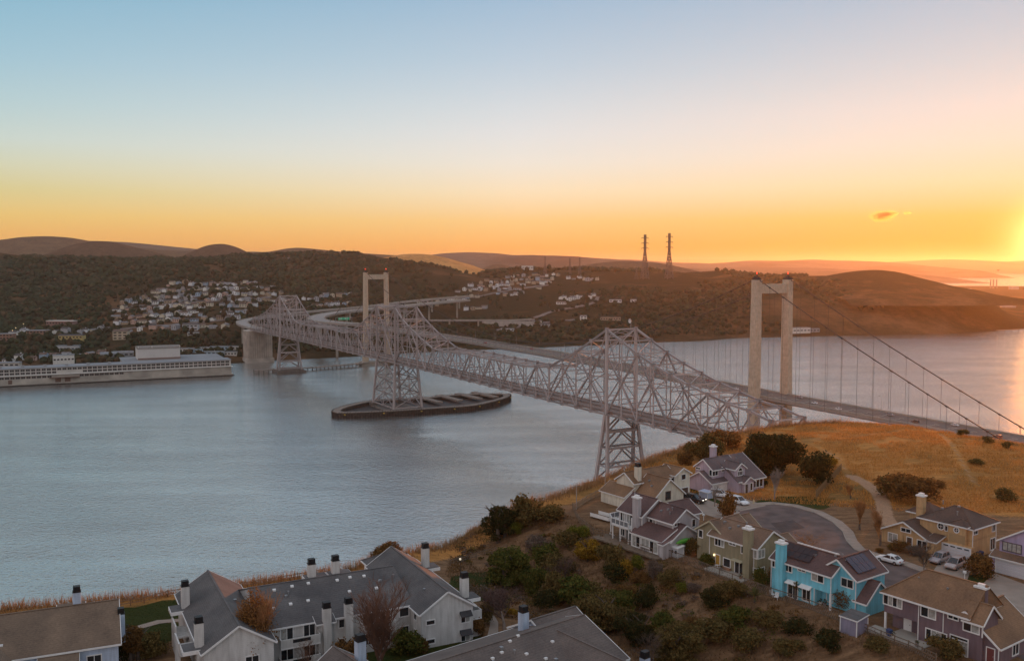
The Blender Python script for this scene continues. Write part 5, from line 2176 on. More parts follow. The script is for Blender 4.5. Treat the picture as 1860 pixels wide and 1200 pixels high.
# ---- bright turquoise house
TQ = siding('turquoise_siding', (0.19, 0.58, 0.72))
h = House('house', 'bright turquoise two storey house with solar panels on both roof slopes', 'house', (40.4, 144.1), -54, GZ, TQ, MAROONR)
h.box(.3, 11.0, .35, 6.9, 2.5, 5.3)
h.box(.3, 8.3, .35, 6.9, -.3, 2.5)
h.box(8.3, 11.0, 2.1, 6.9, -.3, 2.5)
h.gable(.3, 11.0, .35, 6.9, 5.3, 'x', 2.0, wall=False)
h.gable(7.9, 14.0, 2.05, 9.4, 5.2, 'y', 2.2, z0=-.3)
h.gable(13.9, 15.6, 2.3, 8.3, 2.2, 'x', 2.4, z0=-.3)
h.chimney(1.65, 3.0, -.6, .4, 8.3, -.3)
h.win('S', .35, .85, 3.9, .95, 1.15, 2)
h.win('S', .35, 3.4, 3.9, 1.25, 1.15, 2)
h.win('S', .35, 5.85, 4.6, 1.25, .5, 2)
h.win('S', .35, 8.7, 3.8, 2.0, 1.2, 2, (0,))
h.win('S', .35, 4.3, .02, 1.7, 2.05, 2, None, 'sliding_door')
h.win('S', .35, 6.8, .3, 1.35, 1.85, 2)
h.win('S', 2.05, 12.6, 3.7, 1.9, 1.15, 2)
h.box(10.75, 11.0, .37, .62, -.3, 2.5, 'porch_post', WHITE)
h.win('S', 2.1, 9.7, .6, 1.0, 1.2, 1)
for x in (4.3, 6.8):
    b = MB()
    b.hexa([(x - 1, -.5, 2.25), (x + 1, -.5, 2.25), (x + 1, .35, 2.55), (x - 1, .35, 2.55)], [(x - 1, -.5, 2.35), (x + 1, -.5, 2.35), (x + 1, .35, 2.68), (x - 1, .35, 2.68)])
    h.part('awning', b, WHITE)
k = 2.0 / 3.275
solar(h, (1.4, 1.0, 5.3 + .12 + k * .65), (1, 0, 0), (0, 1, k), 5, 2, 1.05, 1.35, SOLARD)
k2 = 2.2 / 3.05
solar(h, (13.6, 3.1, 5.2 + .12 + k2 * .4), (0, 1, 0), (-1, 0, k2), 4, 2, 1.15, 1.45, SOLAR)
h.downpipes([(.2, .28, -.2, 5.1), (8.2, .28, -.2, 2.6), (11.05, .28, 2.4, 5.1), (14.05, 2.0, -.2, 5.0)])
h.vents([(6.6, 2.6, 6.75), (9.6, 3.5, 7.3), (10.9, 3.2, 7.5)])
b = MB()
b.bar((2.5, 3.65, 7.62), (10, 3.65, 7.62), .16, .16)
h.part('roof_pipe', b, WHITE)

# ---- olive house
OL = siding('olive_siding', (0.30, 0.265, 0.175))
OLT = mat('cream_trim_paint', (.46, .42, .30), .6, .08, 1.5)
h = House('house', 'olive green house with a lit yellow door, left of the turquoise house', 'house', (33.4, 157.1), -54, GZ, OL, TANR)
h.gable(.3, 10.4, .35, 7.5, 5.3, 'x', 2.15, z0=-.3)
h.trim = OLT
h.gable(-3.3, 2.7, 1.1, 8.0, 5.3, 'y', 1.95, z0=-.3)
h.gable(-6.4, -.4, 6.5, 14.5, 3.6, 'y', 2.1, z0=-.3)
h.gable(3.5, 9.6, 7.0, 12.8, 2.7, 'y', 2.0, z0=-.3)
h.trim = WHITE
h.chimney(8.2, 9.55, -.65, .4, 8.35, -.3)
h.win('S', .35, 2.4, 3.7, 1.9, 1.2, 3, (2,))
h.win('S', .35, 5.2, 4.55, 1.3, .42, 2)
h.win('S', .35, 7.5, 3.7, .75, 1.25, 1)
h.win('S', .35, 4.1, .55, 1.4, 1.35, 1)
h.win('S', .35, 6.75, .02, 1.8, 2.05, 2, None, 'sliding_door')
h.win('S', 1.1, -2.5, 3.9, .8, 1.2, 1)
h.win('S', .35, 10.0, 3.55, .6, 1.3, 1, (0,))
h.win('E', 10.4, 1.3, 3.55, 1.5, 1.3, 2, (0, 1))
h.win('S', .35, 10.0, .3, .6, 1.5, 1)
h.win('E', 10.4, 1.3, .3, 1.5, 1.5, 2)
h.door('S', .35, 2.1, .85, 2.05, mat('yellow_lit_door', (.42, .24, .05), .5, .1))
for x in (1.35, 8.0):
    b = MB()
    b.box(x - .1, .14, 1.75, x + .1, .34, 2.05)
    h.part('wall_lamp', b, LAMPW)
b = MB()
b.box(3.2, -.25, .1, 5.0, .35, .5)
h.part('planter_bay', b, mat('terracotta_brick', (.30, .17, .11), .8, .2))
b = MB()
b.box(5.6, -.75, 2.3, 7.9, .35, 2.42)
h.part('awning', b, OLT)
h.downpipes([(.25, .28, -.2, 5.2), (9.75, .28, -.2, 5.2)])
h.vents([(3.0, 2.2, 6.5), (4.2, 3.0, 7.0), (5.4, 3.6, 7.45), (6.6, 3.3, 7.3), (1.2, 3.0, 7.0)])
b = MB()
b.box(1.4, -2.4, -.12, 9.6, .35, .1)
h.part('patio', b, CONC)

# ---- grey house with balcony
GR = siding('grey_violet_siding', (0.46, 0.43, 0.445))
h = House('house', 'grey two storey house with white curved balcony and dark maroon roof above the brown slope', 'house', (21.4, 167.4), -54, GZ, GR, MAROONR)
h.shed(.2, 7.8, .3, 3.7, (2.55, 4.1), 'S', -.3)
h.gable(1.2, 7.3, 3.65, 9.6, 5.3, 'x', 2.0, z0=-.3)
h.gable(-5.2, .9, 2.2, 9.8, 5.4, 'x', 2.5, z0=-.3)
h.gable(-1.5, 4.5, 8.5, 13.5, 5.2, 'y', 1.8, z0=-.3)
h.gable(7.2, 8.7, 1.6, 9.0, 2.7, 'x', 2.2, z0=-.3)
h.shed(7.8, 8.7, -.2, 1.5, (2.3, 2.75), 'S', -.3)
h.chimney(-.75, .65, 1.35, 2.25, 8.8, -.3)
h.win('S', .3, 1.45, .25, 1.9, 1.85, 2, (0,), 'sliding_door')
h.win('S', .3, 3.8, .75, 1.9, 1.35, 2, (0, 1))
h.win('S', .3, 5.95, .25, 1.9, 1.85, 2, (1,), 'sliding_door')
h.win('S', 3.65, 2.2, 4.0, 1.5, 1.2, 2, (1,))
h.win('S', 2.2, -4.2, 3.1, 1.1, 1.75, 2, (1,), 'sliding_door')
h.win('S', 2.2, -2.2, 2.95, 1.7, 2.0, 2, (0,), 'sliding_door')
h.win('S', 2.2, -4.2, .6, 1.1, 1.2, 2)
h.win('S', 2.2, -2.4, .02, 1.5, 2.0, 2, None, 'sliding_door')
h.win('E', 7.3, 4.6, 4.65, 1.2, .5, 2)
h.win('E', 7.3, 8.9, 3.8, .8, 1.3, 1)
h.win('E', .9, 6.0, 6.3, .01, .01, 1) if False else None
h.corner_boards([(1.2, 3.65), (7.3, 3.65), (.9, 2.2), (.2, .3)], 5.2)
h.vents([(3, 5, 6.3), (4.2, 5.6, 6.7), (5.3, 4.9, 6.2), (5.0, 5.8, 6.8), (-3, 4.4, 6.9), (-4.4, 5.4, 7.6)])
bal = [(-7.8, 4.6), (-7.8, 2.2), (-5.4, .5), (-.9, .5), (-.9, 2.2), (-5.2, 2.2), (-5.2, 4.6)]
b = MB()
b.prism(bal, 2.62, 2.85)
h.part('balcony_floor', b, WHITE)
b = MB()
for a, c in zip(bal[:4], bal[1:4]):
    n = max(2, int(math.dist(a, c) / 1.3) + 1)
    for i in range(n + 1):
        x, y = a[0] + (c[0] - a[0]) * i / n, a[1] + (c[1] - a[1]) * i / n
        b.box(x - .06, y - .06, 2.85, x + .06, y + .06, 3.95)
    b.bar((*a, 3.98), (*c, 3.98), .12, .1)
    b.bar((*a, 3.0), (*c, 3.0), .06, .08)
h.part('balcony_rail', b, WHITE)
b = MB()
for a, c in zip(bal[:4], bal[1:4]):
    b.bar((*a, 3.5), (*c, 3.5), .02, .8)
h.part('balcony_glass', b, mat('grey_balcony_glass', (.18, .2, .22), .15, .1, spec=.6))
for x, y in ((-7.7, 2.4), (-5.3, .7), (-3.2, .7), (-1.0, .7)):
    h.box(x - .09, x + .09, y - .09, y + .09, -.3, 2.62, 'balcony_post', WHITE)
b = MB()
b.box(-8.5, -1.6, -.3, 8.4, 2.2, .0)
h.part('deck', b, WOOD)

# ---- cream house behind
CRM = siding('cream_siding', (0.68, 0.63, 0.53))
h = House('house', 'cream house with a long sweeping brown roof behind the grey balcony house', 'house', (22.2, 199.3), -54, GZ, CRM, BROWNR)
h.gable(.2, 5.6, .35, 12.5, 5.1, 'y', 1.75, z0=-.3)
h.gable(5.2, 11.4, .6, 9.2, 3.0, 'x', 3.4, z0=-.3)
h.gable(1.5, 6.6, 11.6, 16.2, 5.5, 'x', 1.25, z0=-.3)
h.shed(-2.0, 5.4, -2.2, .35, (2.4, 3.9), 'S', -.3)
h.chimney(4.3, 5.5, 1.6, 2.6, 8.6, 4.5, None, 'black')
h.win('E', 11.4, 4.6, 2.2, 1.3, 1.6, 1, None, 'window', mat('dark_brown_trim', (.09, .06, .05)))
h.win('E', 6.6, 14.2, 4.2, 1.2, 1.1, 1)
h.win('S', 11.6, 5.9, 3.9, .9, 1.1, 1)
h.garage('E', 6.62, 12.2, 15.6, 2.3, mat('dark_brown_garage', (.10, .06, .045)), False)
h.vents([(7, 3.5, 5.4), (8.6, 2.6, 4.7)])

# ---- lavender house
LV = siding('lavender_siding', (0.46, 0.39, 0.47))
h = House('house', 'lavender house with an arched gable window beside the big dark tree', 'house', (41.7, 211.9), -54, GZ, LV, shingle('mauve_roof_shingles', (.13, .10, .105)))
h.gable(.2, 5.3, .35, 8.2, 5.2, 'y', 1.85, z0=-.3)
h.gable(-.6, 6.3, -1.0, 4.8, 2.4, 'y', 2.0, z0=-.3)
b = MB()
h._slab(b, (9.9, 3.8, 2.55), (9.9, 13.4, 2.55), (2.7, 13.4, 7.15), (2.7, 3.8, 7.15))
h._slab(b, (-.3, 3.8, 5.0), (-.3, 13.4, 5.0), (2.7, 13.4, 7.15), (2.7, 3.8, 7.15))
h.part('roof', b, h.roof)
b = MB()
for y in (4.2, 13.0):
    b.poly([(.2, y, -.3), (9.5, y, -.3), (9.5, y, 2.6), (2.7, y, 6.95), (.2, y, 5.2)])
b.poly([(9.5, 4.2, -.3), (9.5, 13, -.3), (9.5, 13, 2.6), (9.5, 4.2, 2.6)])
b.poly([(.2, 4.2, -.3), (.2, 13, -.3), (.2, 13, 5.2), (.2, 4.2, 5.2)])
h.part('wall', b, LV)
b = MB()
b.bar((9.93, 3.8, 2.5), (9.93, 13.4, 2.5), .08, .22)
b.bar((9.9, 13.43, 2.5), (2.7, 13.43, 7.1), .08, .24)
h.part('roof_trim', b, WHITE)
h.gable(4.5, 8.4, 4.4, 7.7, 5.3, 'x', 1.1, z0=-.3)
h.gable(7.5, 10.3, 5.2, 8.6, 2.5, 'x', 1.0, z0=-.3)
h.win('S', .35, 1.0, 4.5, 1.2, .4, 2)
h.win('E', 5.3, 1.2, 3.7, 1.7, 1.25, 2)
h.win('S', .35, 4.8, 3.7, .7, 1.25, 1)
h.win('E', 5.3, 3.8, 4.3, .7, .9, 1)
o = h.win('E', 8.4, 6.05, 3.7, 1.5, .85, 3)
b = MB()
pts = [(math.cos(a) * .72, 0, .98 + math.sin(a) * .72) for a in np.linspace(0, math.pi, 13)]
b.poly([(p[0], -.05, p[2]) for p in pts])
b.build('arched_pane', PANE, o)
b = MB()
for p, q in zip(pts[:-1], pts[1:]):
    b.bar((p[0], -.05, p[2]), (q[0], -.05, q[2]), .14, .14)
b.bar((-.95, -.05, .95), (.95, -.05, .95), .12, .14)
b.build('arched_frame', WHITE, o)
for y in (9.6, 10.8, 12.0):
    h.win('E', 9.5, y, .6, 1.0, 1.6, 1)
h.garage('E', 6.32, -.6, 4.2, 2.2, WHITE, False)
h.door('E', 10.32, 6.0, .9, 2.0, mat('dark_brown_garage', (.10, .06, .045)))
h.win('E', 10.32, 7.6, .4, .7, 1.6, 1)
h.chimney(.0, 1.2, 5.2, 6.3, 9.2, 4.8)
h.vents([(4.6, 9, 6.2), (6.0, 10.5, 5.2)])

# ---- tan house
TN = siding('tan_stucco', (0.52, 0.335, 0.175), 3.0)
h = House('house', 'tan house with round windows and a white garage door below the grass hill', 'house', (73.4, 167.1), -54, GZ, TN, shingle('tan_house_shingles', (.105, .07, .058)))
h.hip(.2, 9.9, .9, 9.2, 5.3, 2.4)
h.box(6.0, 9.1, .1, 1.2, -.3, 5.55)
h.hip(5.9, 9.2, .05, 3.2, 5.55, .9, .3, wall=False)
h.box(4.9, 10.3, -.1, 1.0, -.3, 2.2)
h.gable(-5.5, 3.2, -2.0, 6.5, 2.45, 'y', 2.15, z0=-.3)
h.shed(3.2, 4.9, -2.0, 1.0, (2.2, 2.9), 'S', -.3)
h.box(-3.9, .5, 4.5, 9.0, -.3, 5.0)
h.hip(-4.0, .8, 4.4, 9.1, 5.0, 1.8, wall=False)
h.chimney(-2.2, -.9, 3.6, 4.7, 8.6, 2.0)
h.win('S', -2.0, -3.3, .45, 1.7, 1.5, 2, (0, 1))
h.win('S', -2.0, 2.4, .5, 1.7, 1.45, 2)
h.win('S', -2.0, -.75, 2.85, 1.8, .62, 2)
h.door('S', -2.0, .0, .95, 2.0, mat('dark_brown_garage', (.10, .06, .045)))
h.box(-1.6, -1.2, -2.3, -2.05, -.3, 2.2, 'porch_post', TN)
h.garage('S', -.1, 5.15, 10.15, 1.95, mat('white_garage_paint', (.62, .62, .66), .5, .05))
h.win('S', .9, 5.2, 4.0, .4, .8, 1)
for x, y, z, r_ in ((4.2, .88, 4.55, .62), (7.5, .08, 4.75, .48)):
    b, g = MB(), MB()
    pr = [(x + math.cos(a) * r_, y - .05, z + math.sin(a) * r_) for a in np.linspace(0, 2 * math.pi, 19)]
    g.poly(pr[:-1])
    for p, q in zip(pr[:-1], pr[1:]):
        b.bar(p, q, .16, .16)
    b.bar((x - r_, y - .05, z), (x + r_, y - .05, z), .06, .06)
    b.bar((x, y - .05, z - r_), (x, y - .05, z + r_), .06, .06)
    o = h.part('round_window', b, WHITE)
    g.build('pane', PANE, o)
h.win('E', 9.9, 1.9, 4.3, 1.2, .55, 2)
h.win('E', 9.9, 8.1, 3.8, 1.0, 1.4, 2)
h.win('E', 9.9, 7.9, .5, 1.5, 2.0, 2)
h.box(6.2, 9.0, .05, .1, 2.5, 4.0, 'recess_panel', mat('tan_recess', (.36, .24, .13), .8, .08))
h.downpipes([(10.0, .85, -.2, 5.2), (4.85, -.15, -.2, 2.3), (9.95, 9.0, -.2, 5.2)])
h.vents([(3.2, 3.0, 7.2), (5.5, 4.4, 7.8), (6.2, 2.6, 6.9), (2.4, 4.6, 7.8)])

# ---- lilac house at the right edge
h = House('house', 'lilac house with a big white garage door cut off by the right edge', 'house', (80.1, 153.3), -54, GZ, siding('lilac_siding', (.40,.34,.50)), shingle('brown_lit_shingles', (.16, .10, .07)))
h.gable(.7, 9.5, 1.1, 9.5, 5.4, 'y', 2.7, z0=-.3)
h.box(.1, 8.8, .1, 1.1, -.3, 2.65)
h.shed(.1, 8.8, -.1, 1.1, (2.7, 3.3), 'S', 2.6, wall=False)
h.garage('S', .1, .75, 6.6, 2.25, mat('white_garage_paint', (.62, .62, .66)), False)
h.win('S', 1.1, 2.75, 3.85, 2.9, 1.3, 4, (0, 1, 2, 3), 'window', mat('dark_frame', (.08, .07, .09)))
h.box(-1.5, .7, 3, 3.2, -.3, 1.8, 'side_fence', WOOD)

# ---- apartments
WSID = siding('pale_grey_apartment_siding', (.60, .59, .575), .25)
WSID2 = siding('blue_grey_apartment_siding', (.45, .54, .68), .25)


def chase(h, x, y, top, z0, w=1.5, d=1.2, saddle=None):
    w, d, top = w * .72, d * .8, top - .3
    h.chimney(x - w / 2, x + w / 2, y - d / 2, y + d / 2, top, z0, None, 'black')
    if saddle:
        dx, dy = saddle
        b = MB()
        zs = z0 + .1
        b.box(x - w / 2 - .6 - max(0, -dx), y - d / 2 - .6 - max(0, -dy), zs, x + w / 2 + .6 + max(0, dx), y + d / 2 + .6 + max(0, dy), zs + .5)
        h.part('chimney_saddle', b, WHITE)
        b = MB()
        b.box(x - w / 2 - .5 - max(0, -dx), y - d / 2 - .5 - max(0, -dy), zs + .5, x + w / 2 + .5 + max(0, dx), y + d / 2 + .5 + max(0, dy), zs + .58)
        h.part('saddle_roof', b, h.roof)


def balcony(h, face, x0, x1, y0, y1, z):
    b = MB()
    b.box(x0, y0, z - .2, x1, y1, z)
    h.part('balcony_floor', b, WHITE)
    b = MB()
    t = .14
    if face == 'S':
        b.box(x0, y0, z, x1, y0 + t, z + 1.15)
        b.box(x0, y0 + t, z, x0 + t, y1, z + 1.15)
        b.box(x1 - t, y0 + t, z, x1, y1, z + 1.15)
    else:
        b.box(x1 - t, y0, z, x1, y1, z + 1.15)
        b.box(x0, y0, z, x1 - t, y0 + t, z + 1.15)
        b.box(x0, y1 - t, z, x1 - t, y1, z + 1.15)
    h.part('balcony_parapet', b, h.wall)
    b = MB()
    if face == 'S':
        b.box(x0 + (x1 - x0) * .3, y0 - .03, z + .55, x0 + (x1 - x0) * .75, y0 - .005, z + 1.0)
    else:
        b.box(x1 + .005, y0 + (y1 - y0) * .3, z + .55, x1 + .03, y0 + (y1 - y0) * .75, z + 1.0)
    h.part('balcony_slot', b, PANE)


h = House('apartment_building', 'long grey roofed apartment building with white chimneys and balconies at bottom centre', 'apartment building', (-32.5, 122.7), 27, APT_Z, WSID, GREYR)
h.gable(-1, 20.6, .4, 17.6, 5.2, 'x', 2.95, z0=-3, barge=False, oe=.1)
h.gable(-9.2, -.4, -3.8, 20, 5.2, 'y', 2.75, z0=-3)
h.gable(20.2, 28.2, -3.8, 19.5, 5.2, 'y', 2.55, z0=-3)
h.hip(20.6, 27.9, 15.0, 23.0, 5.0, 2.2, z0=-3)
h.box(6.5, 8.5, -.2, .4, -3, 4.9)
h.shed(6.4, 8.6, -.4, 1.2, (4.9, 5.4), 'S', 4.8, wall=False)
h.win('S', .4, 2.3, 3.05, 1.6, 2.0, 2, (0,), 'sliding_door')
h.win('S', .4, 5.4, 3.05, 1.5, 2.0, 2, None, 'sliding_door')
h.win('S', .4, 2.3, .25, 1.6, 2.0, 2, None, 'sliding_door')
h.win('S', .4, 5.4, .25, 1.5, 2.0, 2, None, 'sliding_door')
balcony(h, 'S', 1.1, 6.5, -1.3, .38, 2.75)
balcony(h, 'S', 1.1, 6.5, -1.3, .38, -.05)
balcony(h, 'S', 12.6, 17.4, -1.3, .38, 2.75)
balcony(h, 'S', 12.6, 17.4, -1.3, .38, -.05)
for z in (3.0, .25):
    h.win('S', .4, 13.8, z, 1.5, 2.0, 2, None, 'sliding_door')
    h.win('S', .4, 16.4, z, 1.3, 2.0, 2, None, 'sliding_door')
    h.win('S', .4, 10.2, z + .6, 1.2, 1.1, 1)
    h.win('W', 20.2, -1.6, z + .6, 1.0, 1.2, 1)
    h.win('S', .4, 19.2, z + .6, 1.3, 1.2, 1)
    h.win('S', -3.8, 21.6, z + .4, 1.2, .55, 1)
    h.win('S', -3.8, 27.0, z - .2, 1.3, 1.15, 2, (1,))
    b = MB()
    b.hexa([(26.1, -4.5, z + .75), (27.9, -4.5, z + .75), (27.9, -3.8, z + 1.1), (26.1, -3.8, z + 1.1)], [(26.1, -4.5, z + .85), (27.9, -4.5, z + .85), (27.9, -3.8, z + 1.45), (26.1, -3.8, z + 1.45)])
    h.part('awning', b, mat('dark_awning', (.05, .05, .055), .8))
    balcony(h, 'E', 28.2, 30.0, -3.0, 1.6, z - .3)
    balcony(h, 'E', 28.2, 29.8, 6.5, 10.5, z - .3)
    h.win('E', 28.2, -.8, z - .25, 1.6, 2.0, 2, None, 'sliding_door')
    h.win('S', -3.8, -3.2, z - .6, 1.6, 1.2, 2)
    balcony(h, 'W', -11.0, -9.2, 3.0, 8.0, z - .3) if False else None
for x, y, tp, z0, sd in ((-9.0, 13.5, 9.0, 4.6, (-1, .6)), (-9.4, -1.6, 9.0, 4.6, (-1, .6)), (28.0, -1.2, 9.0, 4.8, (1, .6)), (28.0, 14.2, 9.2, 4.8, (1, .6)), (7.6, -.5, 7.7, -3, None), (10.8, -.2, 7.7, -3, None), (8.4, 10.2, 10.6, 7.4, (1.2, .3)), (12.0, 10.2, 10.6, 7.4, (1.2, .3)), (-9.2, 6, 0, 0, None)):
    if tp:
        chase(h, x, y, tp, z0, 1.5, 1.2, sd)
for x0, y0 in ((-11.4, 2.5), (-11.0, 9.0)):
    b = MB()
    b.box(x0, y0, -3, x0 + .2, y0 + 4.2, 4.4)
    b.box(x0, y0, 2.6, -9.2, y0 + 4.2, 2.8)
    h.part('side_balcony', b, h.wall)
_kr = 2.95 / 8.6
for x, y in ((2.3, 7.6), (4.9, 7.8), (7.3, 7.9), (1.4, 3.9), (3.8, 4.2), (6.3, 4.3), (11.5, 7.6), (13.5, 7.8), (15.6, 7.6), (16.5, 4.6), (12.5, 4.8)):
    z = 5.2 + .12 + _kr * (y - .4)
    b = MB()
    b.hexa([(x - .22, y - .17, z - .1), (x + .22, y - .17, z - .1), (x + .22, y + .17, z + .08), (x - .22, y + .17, z + .08)], [(x - .22, y - .17, z + .1), (x + .22, y - .17, z + .1), (x + .22, y + .17, z + .22), (x - .22, y + .17, z + .22)])
    h.part('roof_vent', b, WHITE)
h.vents([(4.0, 6.4, 7.3), (3.6, 6.0, 7.2), (17.6, 6.2, 7.2), (17.2, 5.6, 7.0), (22.6, 1.0, 6.7), (-2.2, 4.0, 6.5), (-3.0, 8.5, 6.9), (19.8, 6.5, 7.3), (15.0, 2.6, 6.0)])

h = House('apartment_building', 'brown grey roof of an apartment building with blue shaded walls cut by the bottom edge', 'apartment building', (-7.3, 109.3), 38.5, APT_Z, WSID2, shingle('weathered_grey_brown_shingles', (.125, .102, .094)))
h.gable(-22, 20.0, -9.5, 6.5, 4.9, 'x', 3.0, z0=-3)
h.gable(10.5, 19.0, -19, -2, 4.9, 'y', 2.6, z0=-3)
h.gable(-14, -6, 2, 10.5, 4.9, 'y', 2.6, z0=-3)
h.gable(15.5, 22.8, -1.5, 8.0, 4.6, 'x', 2.4, z0=-3)
chase(h, 13.0, 2.2, 9.6, 5.5, 1.5, 1.2, (-1.6, .2))
chase(h, -8.8, 6.3, 10.0, 5.0, 1.5, 1.2, (1.2, -.3))
chase(h, 20.3, -12.5, 6.5, 3.6, 1.4, 1.1, (1.5, .4))
h.win('E', 22.8, 3.0, 2.4, 1.3, 1.2, 2)
_kr = 3.0 / 8
for x, y in ((2, -5), (3.5, -3.6), (5.2, -3.2), (6, -5.4), (8.0, -4.5), (7.4, -2.0), (9.0, -1.6), (4.6, -6.6), (12.6, -4), (2.8, -6.2), (9.8, -6.0)):
    z = 4.9 + .12 + _kr * (8 - abs(y + 1.5))
    b = MB()
    b.box(x - .2, y - .16, z - .1, x + .2, y + .16, z + .14)
    h.part('roof_vent', b, WHITE)
h.vents([(3.0, -4.4, 6.9), (6.6, -3.9, 7.1), (5.6, -2.6, 7.6), (11.0, -6.5, 6.0)])

h = House('apartment_building', 'brown roofed apartment building in the bottom left corner with a tall sunlit chimney', 'apartment building', (-67.8, 120.2), 24, APT_Z, WSID2, shingle('brown_grey_apartment_shingles', (.165, .115, .082)))
h.gable(-16, 14.5, -8.0, 8.0, 5.0, 'x', 3.0, z0=-3)
h.gable(-8, 2, -19, 0, 5.0, 'y', 3.0, z0=-3)
chase(h, 9.6, .6, 10.3, 7.2, 1.4, 1.2, (-1.5, .3))
chase(h, 15.0, -2.5, 7.5, 3, 1.3, 1.2, None)
h.box(5.5, 9.5, -11.5, -8.2, -3, 3.6)
h.shed(5.4, 9.6, -11.6, -8.0, (3.6, 4.6), 'S', 3.5, wall=False)
h.box(3.0, 8.5, -15.5, -11.8, -3, 2.6)
h.shed(2.9, 8.6, -15.6, -11.6, (2.6, 3.4), 'S', 2.5, wall=False)
h.win('E', 14.5, 2.5, 2.5, 1.3, 1.2, 2)
h.win('S', -8.0, 11.6, 2.6, 1.6, 1.2, 2)
for i in range(14):
    x, y = random.uniform(-9, 3), random.uniform(-6.8, -1.5)
    z = 5.0 + .12 + 3.0 / 8 * (8 - abs(y))
    b = MB()
    b.box(x - .2, y - .16, z - .1, x + .2, y + .16, z + .14)
    h.part('roof_vent', b, WHITE)

# ---------------------------------------------------------------- street, pavement, drives
ROAD_TOP = [(1316, 938), (1345, 925), (1375, 918), (1405, 916), (1440, 920), (1480, 931), (1512, 948), (1530, 965), (1537, 982), (1552, 998), (1585, 1010), (1640, 1026), (1700, 1048), (1760, 1075), (1830, 1105), (1960, 1165)]
ROAD_BOT = [(1316, 950), (1350, 975), (1400, 1000), (1470, 1015), (1530, 1035), (1610, 1068), (1680, 1102), (1760, 1145), (1900, 1220)]


def flat(name, pts, z, m, th=.0, kind='structure'):
    b = MB()
    if th:
        b.prism([tuple(p) for p in pts], z - th - .3, z)
    else:
        area = sum(pts[i][0] * pts[(i + 1) % len(pts)][1] - pts[(i + 1) % len(pts)][0] * pts[i][1] for i in range(len(pts)))
        q = list(pts) if area > 0 else list(pts)[::-1]
        b.poly([(p[0], p[1], z) for p in q])
    import bmesh
    me = b.mesh(name, m)
    bm = bmesh.new()
    bm.from_mesh(me)
    bmesh.ops.triangulate(bm, faces=bm.faces[:])
    bm.to_mesh(me)
    bm.free()
    o = link(name, me)
    return tag(o, kind=kind)


top = [xy(px, py, GZ) for px, py in ROAD_TOP]
bot = [xy(px, py, GZ) for px, py in ROAD_BOT]
flat('road', top + bot[::-1], GZ + .012, ASPH)
flat('road_patch', [xy(*p, GZ) for p in ((1400, 950), (1440, 944), (1462, 958), (1420, 968))], GZ + .02, mat('dark_asphalt_patch', (.075, .058, .055), .9, .2, .6))
flat('road_patch', [xy(*p, GZ) for p in ((1560, 1022), (1592, 1030), (1585, 1040), (1550, 1032))], GZ + .02, mat('dark_asphalt_patch', (.075, .058, .055)))
flat('manhole_cover', [(xy(1455, 972, GZ)[0] + .4 * math.cos(a), xy(1455, 972, GZ)[1] + .4 * math.sin(a)) for a in np.linspace(0, 6.28, 13)[:-1]], GZ + .024, mat('iron_cover', (.05, .045, .045), .6, .2))
PAVE = mat('concrete_pavement', (.30, .24, .20), .85, .15, .4, bump=.1, bscale=5)
_pc = []
for i in range(len(top)):
    a, b_ = Vector(top[max(i - 1, 0)]), Vector(top[min(i + 1, len(top) - 1)])
    d = (b_ - a).normalized()
    n = Vector((-d.y, d.x))
    p = Vector(top[i])
    _pc.append((p + n * .15, p + n * 2.0, p))
pv, kb = MB(), MB()
for (a0, a1, ak), (b0, b1, bk) in zip(_pc[:-1], _pc[1:]):
    L = (b0 - a0).length
    n = max(1, int(L / 1.6))
    for i in range(n):
        f0, f1 = i / n + .006, (i + 1) / n - .006
        q = [a0.lerp(b0, f0), a0.lerp(b0, f1), a1.lerp(b1, f1), a1.lerp(b1, f0)]
        s_ = MB()
        s_.hexa([(p.x, p.y, GZ - .2) for p in q], [(p.x, p.y, GZ + .13) for p in q])
        pv.v, pv.f, pv.m = pv.v, pv.f, pv.m
        if not hasattr(pv, 'slabs'):
            pv.slabs = []
        pv.slabs.append(s_)
    q = [ak, bk, b0, a0]
    kb.hexa([(p.x, p.y, GZ - .2) for p in q], [(p.x, p.y, GZ + .12) for p in q])
_pav = tag(kb.build('pavement', mat('kerb_concrete', (.33, .28, .24), .85, .12, .5)), kind='structure')
for s_ in pv.slabs:
    s_.build('paving_slab', PAVE, _pav)
flat('driveway', [xy(*p, GZ) for p in ((1712, 1012), (1768, 1022), (1752, 1066), (1690, 1044))], GZ + .02, PAVE)
flat('driveway', [xy(*p, GZ) for p in ((1806, 1040), (1900, 1075), (1880, 1128), (1772, 1072))], GZ + .02, PAVE)
flat('driveway', [xy(*p, GZ) for p in ((1218, 905), (1262, 898), (1345, 930), (1318, 946), (1270, 930))], GZ + .02, PAVE)
flat('driveway', [xy(*p, GZ) for p in ((1300, 905), (1330, 898), (1392, 918), (1345, 928))], GZ + .02, PAVE)
flat('footpath', [xy(*p, APT_Z) for p in ((205, 1200), (228, 1200), (226, 1150), (290, 1132), (330, 1128), (330, 1123), (285, 1126), (215, 1146))], APT_Z + .05, PAVE)
flat('footpath', [xy(*p, APT_Z) for p in ((884, 1160), (905, 1160), (905, 1130), (893, 1110), (886, 1112), (890, 1135))], APT_Z + .06, PAVE)


